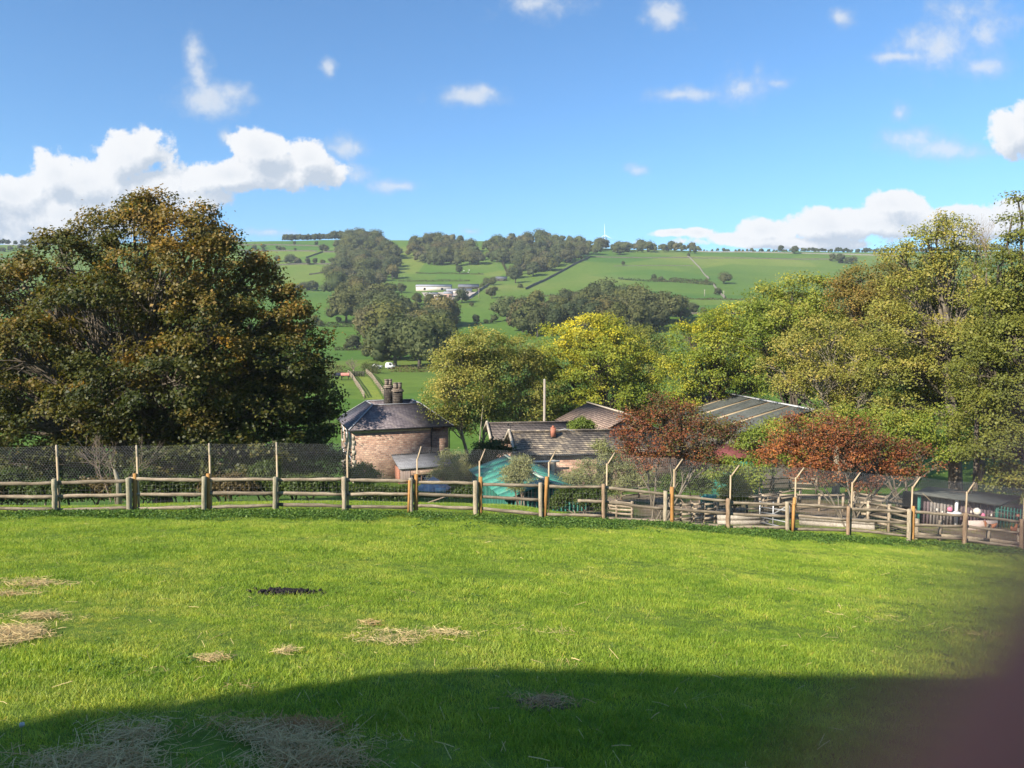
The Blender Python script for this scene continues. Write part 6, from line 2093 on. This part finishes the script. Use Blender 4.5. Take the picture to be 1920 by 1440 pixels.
stone_wall('wall under the hedgerow trees on the left hillside', [(516, 498), (560, 496), (626, 496)], 1.3, m_wall_dark)
stone_wall('short wall by the lower edge of the clough wood', [(580, 516), (612, 511)], 1.3, m_wall_dark)
stone_wall('pasture wall above the right-hand meadow', [(1260, 588), (1320, 590), (1400, 588)], 0.9, m_wall_dark)
stone_wall('wall curving down beside the hill farm', [(876, 562), (892, 552), (906, 541), (918, 532)], 1.4)
stone_wall('far left field wall seen past the sycamore', [(-20, 486), (40, 486)], 1.2, m_wall_dark)
hedge('thick dark hedge in the middle of the big pasture', [(1222, 528), (1260, 529), (1300, 532), (1340, 535)], 3.6, 4.0, 22, FARPAL[2], 0.9)
hedge('thin hedge leading left from the thick pasture hedge', [(1160, 524), (1185, 526), (1222, 528)], 1.7, 1.6, 12, FARPAL[2], 0.7)
hedge('brown hedge at the upper edge of the field above the farm', [(780, 513), (840, 514), (905, 515)], 1.6, 1.6, 14, FARPAL[1], 0.6)
hedge('brown hedge just above the long pale shed', [(748, 528), (800, 528), (880, 527)], 1.8, 1.8, 14, FARPAL[1], 0.6)
hedge('brown field edge below the big pasture', [(1020, 556), (1080, 555), (1130, 557)], 1.8, 2.5, 14, FARPAL[1], 0.7)
hedge('brown field edge running right below the big pasture', [(1240, 560), (1320, 562), (1400, 563)], 1.0, 1.8, 12, FARPAL[1], 0.6)
hedge('brown track hedge between the hilltop woods', [(940, 488), (945, 500), (953, 517)], 2.0, 2.0, 20, FARPAL[1], 0.7)
hedge('scrubby clump above the middle of the long wood', [(1122, 546), (1150, 544), (1190, 549)], 4.5, 6, 40, FARPAL[0], 0.9)
hedge('dark hedge across the meadow left of the lower wood', [(590, 612), (625, 613), (660, 613)], 2.2, 2.2, 24, FARPAL[2], 0.6)
hedge('dark hedge across the meadow above the white vehicles', [(628, 657), (660, 657), (692, 656)], 1.8, 2.0, 24, FARPAL[2], 0.45)
hedge('dark hedge at the far edge of the paddocks', [(735, 697), (770, 698), (812, 697)], 1.9, 2.2, 60, FARPAL[1], 0.28)
hedge('dark bush mass beside the end of the paddock lane', [(682, 698), (696, 699), (708, 701)], 2.6, 2.8, 110, FARPAL[2], 0.26)
hedge('round brown bush beside the grazing horses', [(606, 704), (622, 703), (642, 704)], 3.4, 4.0, 110, FARPAL[1], 0.26)
hedge('dark shrub row by the paddock wall', [(645, 706), (662, 706), (684, 707)], 1.4, 1.2, 50, FARPAL[2], 0.24)
hedge('dark hedge beyond the meadow gap right of the golden tree', [(1230, 712), (1260, 712), (1290, 716)], 1.6, 1.8, 40, FARPAL[2], 0.35)
hedge('low dark bank left of the farmhouse', [(600, 802), (625, 800), (640, 800)], 0.9, 1.6, 60, FARPAL[1], 0.2, y0=70)
# bare spreading tree by the paddock lane
g = G(663, 702, y0=80)
bt = thing('bare_tree', 'small leafless tree beside the paddock lane', 'tree', g)
m = MB()
m.tube([g - (0, 0, 0.3), g + (0, 0, 1.1)], [0.16, 0.12], 6)
for k in range(6):
    twig_tree(m, g + (0, 0, 0.7 + 0.12 * k), unit(np.array([rng.normal(0, 0.7), rng.normal(0, 0.4), 1.0])), 1.1, 0.07, 3)
m.part('branches', m_twig, bt)

# ---- hill farm
m_pale = noise_mat('pale rendered wall', [(0.3, (0.46, 0.40, 0.34)), (0.7, (0.60, 0.54, 0.47))], 0.5)
m_pinkw = noise_mat('pink stone wall', [(0.3, (0.38, 0.24, 0.18)), (0.7, (0.50, 0.34, 0.26))], 0.5)
m_groof = noise_mat('grey sheet roof', [(0.3, (0.22, 0.225, 0.24)), (0.7, (0.33, 0.335, 0.35))], 0.3, rough=0.6)
m_droof = noise_mat('slate grey roof', [(0.3, (0.10, 0.105, 0.12)), (0.7, (0.17, 0.175, 0.19))], 0.3, rough=0.6)


def far_building(name, label, px0, px1, pyb, pyt, depth, m_w, m_r, roof_f=0.45, doors=3):
    g = G((px0 + px1) / 2, pyb, y0=200)
    Y = g[1]
    x0, x1 = (px0 - 960) / F_PX * Y, (px1 - 960) / F_PX * Y
    H = (pyb - pyt) * Y / F_PX
    zg = g[2] - 0.6
    zE, zR = g[2] + H * (1 - roof_f), g[2] + H
    t = thing(name, label, 'farm building', (g[0], Y, zg), 'buildings of the hill farm')
    m = MB()
    m.hexa([(x0, Y, zg), (x1, Y, zg), (x1, Y + depth, zg), (x0, Y + depth, zg), (x0, Y, zE), (x1, Y, zE), (x1, Y + depth, zE), (x0, Y + depth, zE)])
    for x in (x0, x1 - 0.2):
        m.poly_prism([(x, Y, zE), (x, Y + depth, zE), (x, Y + depth / 2, zR - 0.1)], (0.2, 0, 0))
    m.part('wall', m_w, t)
    m = MB()
    for s in (0, 1):
        yE = Y - 0.4 if s == 0 else Y + depth + 0.4
        m.poly_prism([(x0 - 0.4, yE, zE + 0.03), (x1 + 0.4, yE, zE + 0.03), (x1 + 0.4, Y + depth / 2, zR), (x0 - 0.4, Y + depth / 2, zR)], (0, 0, 0.12))
    m.part('roof', m_r, t)
    for k in range(doors):
        xc = x0 + (x1 - x0) * (k + 0.5) / doors
        w = min(1.6, (x1 - x0) / doors * 0.4)
        MB().box((xc, Y - 0.03, g[2] + (zE - g[2]) * 0.42), (w, 0.06, (zE - g[2]) * 0.55)).part('door' if k % 2 else 'window', m_glass, t)


far_building('farm_shed', 'long pale farm shed with grey roof on the far hillside', 781, 846, 545, 533, 9, m_pale, m_groof, 0.36, 2)
far_building('farm_shed', 'dark roofed open farm barn at the right of the hill farm', 860, 897, 542, 532, 12, m_wall_dark, m_droof, 0.6, 2)
far_building('farm_shed', 'lower grey roofed shed in front of the dark barn', 838, 884, 549, 541, 8, m_pale, m_groof, 0.5, 3)
far_building('farm_house', 'pink stone farmhouse in the middle of the hill farm', 833, 848, 558, 546, 7, m_pinkw, m_groof, 0.4, 2)
far_building('farm_house', 'small pale outhouse at the left of the hill farm', 803, 820, 556, 548, 6, m_pale, m_groof, 0.4, 2)
far_building('farm_house', 'low pinkish cottage beside the hill farmhouse', 815, 834, 560, 553, 5, m_pinkw, m_pale, 0.4, 2)
far_building('field_barn', 'small dark barn by the track below the hilltop wood', 930, 950, 527, 518, 8, m_wall_dark, m_droof, 0.5, 2)
far_building('white_cottage', 'white cottage wall glimpsed inside the long wood', 1178, 1188, 574, 567, 6, m_white, m_droof, 0.4, 1)
# hard standing round the farm
q = [G(790, 549, y0=200), G(900, 548, y0=200), G(880, 562, y0=200), G(800, 563, y0=200)]
n = 14
V = []
for i in range(n):
    for j in range(n):
        a = q[0] * (1 - i / (n - 1)) + q[1] * i / (n - 1); c = q[3] * (1 - i / (n - 1)) + q[2] * i / (n - 1)
        p = a * (1 - j / (n - 1)) + c * j / (n - 1)
        V.append((p[0], p[1], float(Tz(p[0], p[1])) + 0.25))
Q = [(i * n + j, i * n + j + 1, (i + 1) * n + j + 1, (i + 1) * n + j) for i in range(n - 1) for j in range(n - 1)]
put('farm_yard', arr_mesh('farm_yard', V, np.array(Q)), noise_mat('yard concrete', [(0.3, (0.32, 0.27, 0.22)), (0.7, (0.46, 0.40, 0.34))], 0.2), kind='structure')

# wires' poles on the far side
for (px, py, h, lab) in ((714, 667, 17, 'thin power pole in the meadow left of the lower wood'), (1321, 556, 13, 'power pole in the pasture above the right meadow'), (1357, 560, 15, 'power pole at the foot of the slanting wall'), (1180, 548, 12, 'power pole rising from the scrub above the long wood'),
                        (898, 560, 20, 'pale pole beside the hill farm wall')):
    g = G(px, py, y0=80)
    hh = h * g[1] / F_PX
    t = thing('power_pole', lab, 'pole', g, 'power poles across the valley')
    MB().tube([g - (0, 0, 0.3), g + (0, 0, hh)], [0.22, 0.15], 6).part('pole', m_pole, t)
    MB().box(g + (0, 0, hh - 0.4), (1.6, 0.12, 0.12)).part('crossarm', m_pole, t)

# wind turbine beyond the ridge
Yt = 1500.0
hub = P(1133.5, 441, Yt)
gt_ = on_ground(hub[0], Yt)
wt = thing('wind_turbine', 'slim white wind turbine standing beyond the wooded skyline', 'wind turbine', gt_)
m_wt = noise_mat('turbine white', [(0.3, (0.74, 0.76, 0.78)), (0.7, (0.82, 0.84, 0.86))], 1, bump=0, rough=0.4)
MB().tube([gt_, hub + (0, 0, -0.6)], [1.1, 0.55], 10).part('tower', m_wt, wt)
m = MB(); m.box(hub + (0, -0.5, 0), (1.5, 4.5, 1.5)); m.part('nacelle', m_wt, wt)
for k in range(3):
    a = R(92 + 120 * k)
    d = np.array([math.cos(a), 0, math.sin(a)])
    h0 = hub + (0, -3.4, 0)
    MB().tube([h0, h0 + d * 5, h0 + d * 12, h0 + d * 23], [0.35, 0.6, 0.4, 0.12], 6).part('blade', m_wt, wt)
MB().sphere(hub + (0, -3.4, 0), 0.8, 8, 6).part('hub', m_wt, wt)

# ---- paddock lane behind the farmhouse, horses, parked vehicles
def paddock(label, e0, e1, n):
    a, c = G(*e0, y0=80), G(*e1, y0=80)
    t = thing('paddock_fence', label, 'fence', (a + c) / 2, 'paddock fences behind the farmhouse')
    pp = [on_ground(*(a * (1 - q / (n - 1)) + c * q / (n - 1))[:2]) for q in range(n)]
    for p in pp:
        MB().box(p + (0, 0, 0.55), (0.14, 0.14, 1.35)).part('post', m_pen, t)
    for i in range(n - 1):
        for z in (0.35, 0.75, 1.12):
            MB().beam(pp[i] + (0, -0.09, z), pp[i + 1] + (0, -0.09, z), 0.05, 0.16).part('rail', m_pen, t)


paddock('left pale paddock fence running up behind the farmhouse', (683, 748), (653, 704), 16)
paddock('right pale paddock fence running up behind the chimneys', (722, 748), (687, 702), 16)
a, c = G(653, 706, y0=80), G(684, 706, y0=80)
wl = thing('paddock_wall', 'dark low boarded wall across the end of the paddock lane', 'wall', (a + c) / 2)
for k in range(7):
    f0, f1 = k / 7, (k + 0.96) / 7
    MB().beam(a * (1 - f0) + c * f0 + (0, 0, 0.55), a * (1 - f1) + c * f1 + (0, 0, 0.55), 0.08, 1.2).part('panel', m_wall_dark, wl)
# bright mown strip of the lane
q = [G(686, 750, y0=80), G(719, 750, y0=80), G(687, 705, y0=80), G(657, 705, y0=80)]
V = []
n = 12
for i in range(n):
    for j in range(n):
        a = q[0] * (1 - i / (n - 1)) + q[1] * i / (n - 1); c = q[3] * (1 - i / (n - 1)) + q[2] * i / (n - 1)
        p = a * (1 - j / (n - 1)) + c * j / (n - 1)
        V.append((p[0], p[1], float(Tz(p[0], p[1])) + 0.06))
Q = [(i * n + j, i * n + j + 1, (i + 1) * n + j + 1, (i + 1) * n + j) for i in range(n - 1) for j in range(n - 1)]
put('paddock_lane', arr_mesh('paddock_lane', V, np.array(Q)), noise_mat('bright lane grass', [(0.3, (0.13, 0.19, 0.02)), (0.7, (0.20, 0.23, 0.03))], 0.6, fine=3), kind='structure')


def horse(label, px, py, yaw, coat, rug=None, graze=True):
    g = G(px, py, y0=80)
    t = thing('horse', label, 'horse', g, 'horses in the paddock')
    c, s = math.cos(yaw), math.sin(yaw)

    def W(a, z, b_=0.0):
        return g + np.array([c * a - s * b_, s * a + c * b_, z])
    me = bpy.data.meshes.new('body')
    J = [((-0.75, 1.22, 0), .27), ((-0.3, 1.17, 0), .31), ((0.2, 1.15, 0), .29), ((0.6, 1.22, 0), .26)]
    neck = [((0.88, 1.2, 0), .17), ((1.15, 0.82, 0), .13), ((1.3, 0.48, 0), .12), ((1.42, 0.15, 0), .07)] if graze else [((0.85, 1.5, 0), .17), ((1.05, 1.82, 0), .13), ((1.25, 1.85, 0), .12), ((1.55, 1.62, 0), .07)]
    J += neck
    V = [q[0] for q in J]; Rr = [q[1] for q in J]
    E = [(i, i + 1) for i in range(len(J) - 1)]
    for b_ in (-0.17, 0.17):
        for a0, root, hind in ((0.58, 3, False), (-0.72, 0, True)):
            ch = [((a0 - 0.02, 0.85, b_), .13), ((a0 + (-0.08 if hind else 0.0), 0.55, b_), .075), ((a0 + (-0.03 if hind else 0.02), 0.28, b_), .055), ((a0 + 0.02, 0.03, b_), .06)]
            prev = root
            for v, r_ in ch:
                V.append(v); Rr.append(r_); E.append((prev, len(V) - 1)); prev = len(V) - 1
    V.append((-0.98, 1.1, 0)); Rr.append(.07); E.append((0, len(V) - 1))
    V.append((-1.06, 0.6, 0)); Rr.append(.06); E.append((len(V) - 2, len(V) - 1))
    me.from_pydata([tuple(W(v[0], v[1], v[2]) - g) for v in V], E, [])
    o = put('body', me, coat, t)
    sk = o.modifiers.new('skin', 'SKIN')
    for i, r_ in enumerate(Rr):
        me.skin_vertices[0].data[i].radius = (r_, r_)
    me.skin_vertices[0].data[0].use_root = True
    o.modifiers.new('sub', 'SUBSURF').levels = 1
    hd = J[-1][0]
    for b_ in (-0.06, 0.06):
        MB().tube([W(J[-2][0][0] - 0.02, J[-2][0][1] + 0.1, b_), W(J[-2][0][0] - 0.06, J[-2][0][1] + 0.25, b_)], [0.04, 0.01], 5).part('ear', coat, t)
    if rug:
        m = MB()
        pr = []
        for a in (-0.95, -0.5, 0.0, 0.45, 0.72):
            for q in range(9):
                th = math.pi * (q / 8) * 1.25 - 0.125 * math.pi
                pr.append(W(a, 1.12 + 0.40 * math.sin(th), 0.36 * math.cos(th)))
        m._add(pr, [(i * 9 + q, i * 9 + q + 1, (i + 1) * 9 + q + 1, (i + 1) * 9 + q) for i in range(4) for q in range(8)])
        m.part('rug', rug, t)


m_horse_d = noise_mat('black coat', [(0.3, (0.014, 0.012, 0.011)), (0.7, (0.035, 0.03, 0.026))], 3, rough=0.5)
m_rug = noise_mat('salmon pink rug', [(0.3, (0.52, 0.18, 0.14)), (0.7, (0.64, 0.26, 0.21))], 3)
horse('dark grazing horse at the left of the paddock lane', 634, 713, R(200), m_horse_d, noise_mat('navy rug', [(0.3, (0.02, 0.022, 0.04)), (0.7, (0.04, 0.043, 0.07))], 3))
horse('horse in a salmon pink rug beside the paddock fence', 646, 713, R(190), m_horse_d, m_rug)


def parked(name, label, px, py, L, W_, H, hood, y=None):
    g = G(px, py, y0=80)
    t = thing(name, label, 'car' if H < 1.7 else 'van', g)
    b0 = 0.35
    prof = [(0, b0), (L, b0), (L, 0.9), (L - hood, 1.0), (L - hood * 1.7, H), (0.25, H), (0, 0.95)]
    x0 = g[0] - L / 2
    MB().poly_prism([(x0 + a, g[1], g[2] + z) for a, z in prof], (0, W_, 0)).part('body', m_white, t)
    MB().poly_prism([(x0 + a, g[1] - 0.01, g[2] + z) for a, z in ((L - hood * 1.15, 1.05), (L - hood * 1.7, H - 0.1), (L * 0.35, H - 0.1), (L * 0.35, 1.05))], (0, 0.008, 0)).part('window', m_glass, t)
    for a in (0.8, L - 0.8):
        for yy_ in (0.0, W_ - 0.2):
            w = MB().tube([(x0 + a, g[1] + yy_ - 0.02, g[2] + 0.32), (x0 + a, g[1] + yy_ + 0.2, g[2] + 0.32)], 0.32, 12).part('wheel', m_black, t)
            MB().tube([(x0 + a, g[1] + yy_ - 0.03, g[2] + 0.32), (x0 + a, g[1] + yy_ - 0.021, g[2] + 0.32)], 0.18, 10).part('rim', m_lead, w)


parked('parked_car', 'low white car parked beyond the paddock hedge', 707, 692, 2.6, 1.7, 1.3, 0.9)
parked('parked_van', 'white van parked right of the white car', 731, 692, 2.6, 1.9, 1.75, 0.6)
# tiny stock on the far fields
m_wool = noise_mat('wool', [(0.3, (0.55, 0.53, 0.48)), (0.7, (0.7, 0.68, 0.62))], 2)
for (px, py) in ((880, 508), (878, 512), (1145, 611), (870, 509), (792, 600)):
    g = G(px, py, y0=80)
    t = thing('sheep', 'tiny pale sheep grazing far up the valley fields', 'sheep', g, 'distant grazing sheep')
    MB().tube([g + (-0.55, 0, 0.62), g + (-0.4, 0, 0.62), g + (0.35, 0, 0.64), g + (0.5, 0, 0.64)], [0.2, 0.36, 0.36, 0.22], 8).part('body', m_wool, t)
    MB().tube([g + (0.5, 0, 0.7), g + (0.8, 0, 0.5)], [0.14, 0.07], 6).part('head', m_black, t)
    for a in (-0.35, 0.3):
        for b_ in (-0.14, 0.14):
            MB().tube([g + (a, b_, 0.4), g + (a, b_, -0.02)], 0.05, 5).part('leg', m_black, t)

# ------------------------------------------------------------------ unseen barn added behind the photographer, outline fitted to the lawn's shadow edge
qh = np.array([math.sin(SUN_A), math.cos(SUN_A), 0.0])
ph = np.array([-qh[1], qh[0], 0.0])
_sh = np.array([G(*s, y0=2.0) for s in ((0, 1380), (250, 1335), (500, 1305), (750, 1270), (870, 1258), (1000, 1255), (1250, 1262), (1500, 1266))])
Q0 = -9.0
_p = _sh @ ph
_H = _sh[:, 2] + (_sh @ qh - Q0) * math.tan(SUN_EL)
SHADE = list(zip(_p, _H))
p_e, h_e = float(np.max(_p)), float(_H[int(np.argmax(_p))])


def BW(p, q, z):
    v = ph * p + qh * q
    return np.array([v[0], v[1], z])


zg = float(Tz(*BW(1.0, Q0, 0)[:2])) - 0.6
o_ = np.argsort(-_p)
pts_ = [(float(_p[i]), float(_H[i])) for i in o_]
h_e = pts_[0][1]
pr, hr = pts_[-1][0] - 1.6, pts_[-1][1] + 1.0
mir = [(2 * pr - p, h) for p, h in pts_[::-1]]
prof = [(p_e, zg)] + pts_ + [(pr, hr)] + mir + [(2 * pr - p_e, zg)]
sb = thing('shade_casting_shed', 'unseen stone shed added behind the photographer to shade the lawn', 'shed', BW(pr, Q0 - 3, zg))
wall_m = course_mat('shed gritstone', math.atan2(ph[1], ph[0]), BW(0, Q0, 0), STONE, (0.28, 0.21, 0.16), 0.5, 0.26, 1.0, 0.02, bump=0.03)
MB().poly_prism([BW(p, Q0, z) for p, z in prof], -qh * 0.4).part('gable_wall', wall_m, sb)
MB().poly_prism([BW(p, Q0 - 7.0, z) for p, z in prof], -qh * 0.4).part('gable_wall', wall_m, sb)
for p in (p_e - 0.2, pr - (p_e - pr) + 0.2):
    m = MB()
    m.hexa([BW(p - 0.2, Q0 - 6.99, zg), BW(p + 0.2, Q0 - 6.99, zg), BW(p + 0.2, Q0 - 0.41, zg), BW(p - 0.2, Q0 - 0.41, zg),
            BW(p - 0.2, Q0 - 6.99, h_e - 0.1), BW(p + 0.2, Q0 - 6.99, h_e - 0.1), BW(p + 0.2, Q0 - 0.41, h_e - 0.1), BW(p - 0.2, Q0 - 0.41, h_e - 0.1)])
    m.part('side_wall', wall_m, sb)
rl_ = prof[1:-1]
for (pa, ha), (pb, hb) in zip(rl_[:-1], rl_[1:]):
    MB().poly_prism([BW(pa, Q0 - 0.45, ha), BW(pb, Q0 - 0.45, hb), BW(pb, Q0 - 6.95, hb), BW(pa, Q0 - 6.95, ha)], (0, 0, 0.10)).part('roof_panel', m_broof, sb)
m = MB()
m.hexa([BW(pr - 0.6, Q0 + 0.001, zg), BW(pr + 0.6, Q0 + 0.001, zg), BW(pr + 0.6, Q0 + 0.05, zg), BW(pr - 0.6, Q0 + 0.05, zg),
        BW(pr - 0.6, Q0 + 0.001, zg + 2.7), BW(pr + 0.6, Q0 + 0.001, zg + 2.7), BW(pr + 0.6, Q0 + 0.05, zg + 2.7), BW(pr - 0.6, Q0 + 0.05, zg + 2.7)])
m.part('door', m_wood_dark, sb)

# ivy leaves added along the unseen roof edge to roughen its shadow
n = 2600
tt = rng.random(n)
vp = np.array([BW(p, Q0 - 0.3, z) for p, z in prof[1:-1]])
kk = rng.integers(0, len(vp) - 1, n)
q_ = vp[kk] * (1 - tt[:, None]) + vp[kk + 1] * tt[:, None] + rng.normal(size=(n, 3)) * (0.06, 0.1, 0.045)
V, Q = leaf_quads(q_, unit(rng.normal(size=(n, 3)) + (0, 0, 0.6)), 0.10, 0.8)
oo = vp.mean(0)
put('ivy', arr_mesh('ivy', V - oo, Q, colors=np.repeat(pal(DRK, rng.random(n)), 4, 0)), m_leaf, loc=oo, label='ivy added along the unseen shed roof to roughen its shadow', cat='ivy')

# ------------------------------------------------------------------ the photographer's right hand on the phone; one fingertip strays in front of the lens
cP, sP = math.cos(PITCH), math.sin(PITCH)


def CW(x, y, f):
    """millimetres right, up and forward of the lens -> world"""
    x, y, f = x / 1000.0, y / 1000.0, f / 1000.0
    return np.array([x, f * cP + y * sP, -f * sP + y * cP])


ax_ = (np.array([1.0, 0, 0]), np.array([0, sP, cP]), np.array([0, cP, -sP]))
m_phone = noise_mat('dark phone glass', [(0.3, (0.012, 0.012, 0.014)), (0.7, (0.02, 0.02, 0.022))], 5, rough=0.25, bump=0, spec=0.5)
ph_ = thing('phone', 'unseen dark smartphone added at the camera position to shade the fingertip', 'phone', CW(-55, -25, -5))  # unseen phone body, added to keep direct sun off the fingertip
m = MB(); m.box(CW(-56, -24, -6), (0.152, 0.074, 0.0076), ax=ax_); m.part('body', m_phone, ph_)
m = MB(); m.box(CW(-56, -24, -10.2), (0.148, 0.070, 0.0006), ax=ax_); m.part('screen', m_glass, ph_)
m_skin, nb, out = new_mat('skin')
tcn = nb.n('ShaderNodeTexCoord')
sk_c = nb.ramp(nb.noise(tcn.outputs['Object'], 1.2, 4, 0.6), [(0.3, (0.50, 0.13, 0.075)), (0.7, (0.56, 0.17, 0.10))])
pp_ = pbr(nb, out, sk_c, 0.5, 0.35)
pp_.inputs['Subsurface Weight'].default_value = 0.25
pp_.inputs['Subsurface Radius'].default_value = (0.006, 0.002, 0.001)
hand_o = CW(70, -10, -5)
V, Rr, E = [], [], []


def jnt(x, y, f, r, prev=None):
    V.append(tuple((CW(x, y, f) - hand_o) * 100)); Rr.append(r / 10.0)
    if prev is not None:
        E.append((prev, len(V) - 1))
    return len(V) - 1


TIPX, TIPY, TIPF = 10.8, -12.6, 11.2        # middle of the straying fingertip
palm = jnt(78, -14, -8, 17)
k1 = jnt(60, 12, 4, 9.5, palm); a = jnt(46, 17, 14, 8.6, k1); a = jnt(26, 4, 15, 8.0, a); a = jnt(TIPX, TIPY, TIPF, 7.4, a); a = jnt(TIPX - 9, TIPY - 7.5, TIPF - 2, 6.0, a)
k2 = jnt(64, -4, 4, 9.5, palm); a = jnt(50, -6, 15, 8.6, k2); a = jnt(30, -17, 15, 8.0, a); a = jnt(14, -29, 11, 7.3, a); a = jnt(6, -36, 8, 5.8, a)
k3 = jnt(66, -20, 3, 9.0, palm); a = jnt(53, -26, 14, 8.2, k3); a = jnt(34, -36, 14, 7.6, a); a = jnt(20, -45, 10, 6.9, a); a = jnt(13, -50, 7, 5.5, a)
k4 = jnt(70, -36, 1, 8.0, palm); a = jnt(59, -44, 10, 7.2, k4); a = jnt(43, -52, 11, 6.6, a); a = jnt(32, -58, 8, 6.0, a); a = jnt(26, -61, 6, 4.8, a)
t1 = jnt(66, -26, -22, 12, palm); a = jnt(46, -14, -26, 9.5, t1); a = jnt(26, -4, -24, 8.2, a); a = jnt(16, 1, -21, 6.4, a)
w = jnt(96, -62, -28, 20, palm); w2 = jnt(110, -95, -52, 24, w); w3 = jnt(135, -150, -110, 30, w2)
me = bpy.data.meshes.new('hand')
me.from_pydata(V, E, [])
hand = put('hand', me, m_skin, loc=hand_o, label='out of focus hand whose fingertip strays into the lower right corner', cat='hand')
hand.scale = (0.01, 0.01, 0.01)
md = hand.modifiers.new('skin', 'SKIN')
for i, r_ in enumerate(Rr):
    me.skin_vertices[0].data[i].radius = (r_, r_)
me.skin_vertices[0].data[0].use_root = True
sd_ = hand.modifiers.new('smooth', 'SUBSURF'); sd_.levels = 2; sd_.render_levels = 2
me.polygons.foreach_set('use_smooth', []) if False else None
m_nail = noise_mat('fingernail', [(0.3, (0.55, 0.33, 0.28)), (0.7, (0.62, 0.40, 0.34))], 3, bump=0, rough=0.3)
m_sleeve = noise_mat('dark blue sleeve', [(0.3, (0.02, 0.025, 0.045)), (0.7, (0.045, 0.05, 0.08))], 200, rough=0.9)
slv = MB(); slv.tube([CW(106, -86, -45), CW(122, -122, -80), CW(170, -220, -190), CW(230, -330, -330)], [0.030, 0.036, 0.046, 0.055], 14)
so = slv.part('sleeve', m_sleeve, None, smooth=True)
so.parent = hand
so.matrix_parent_inverse = (Matrix.Translation(Vector(hand_o)) @ Matrix.Scale(0.01, 4)).inverted()

# ------------------------------------------------------------------ autumn haze over the valley
m_haze = bpy.data.materials.new('haze')
m_haze.use_nodes = True
m_haze.node_tree.nodes.clear()
nb = NB(m_haze.node_tree)
out = nb.n('ShaderNodeOutputMaterial')
pv = nb.n('ShaderNodeVolumePrincipled')
pv.inputs['Color'].default_value = (0.80, 0.90, 1.0, 1)
pv.inputs['Density'].default_value = 0.00016
pv.inputs['Anisotropy'].default_value = 0.0
nb.link(pv.outputs[0], out.inputs['Volume'])
hx, hy0, hy1, hz0, hz1 = 10500.0, -110.0, 10500.0, -30.0, 190.0
hb = MB(); hb.box((0, (hy0 + hy1) / 2, 0), (2 * hx, hy1 - hy0, 1))
me = MB().hexa([(-hx, hy0, hz0), (hx, hy0, hz0), (hx, hy1, hz0), (-hx, hy1, hz0), (-hx, hy0, hz1), (hx, hy0, hz1), (hx, hy1, hz1), (-hx, hy1, hz1)]).mesh('haze')
put('haze', me, m_haze, kind='stuff')
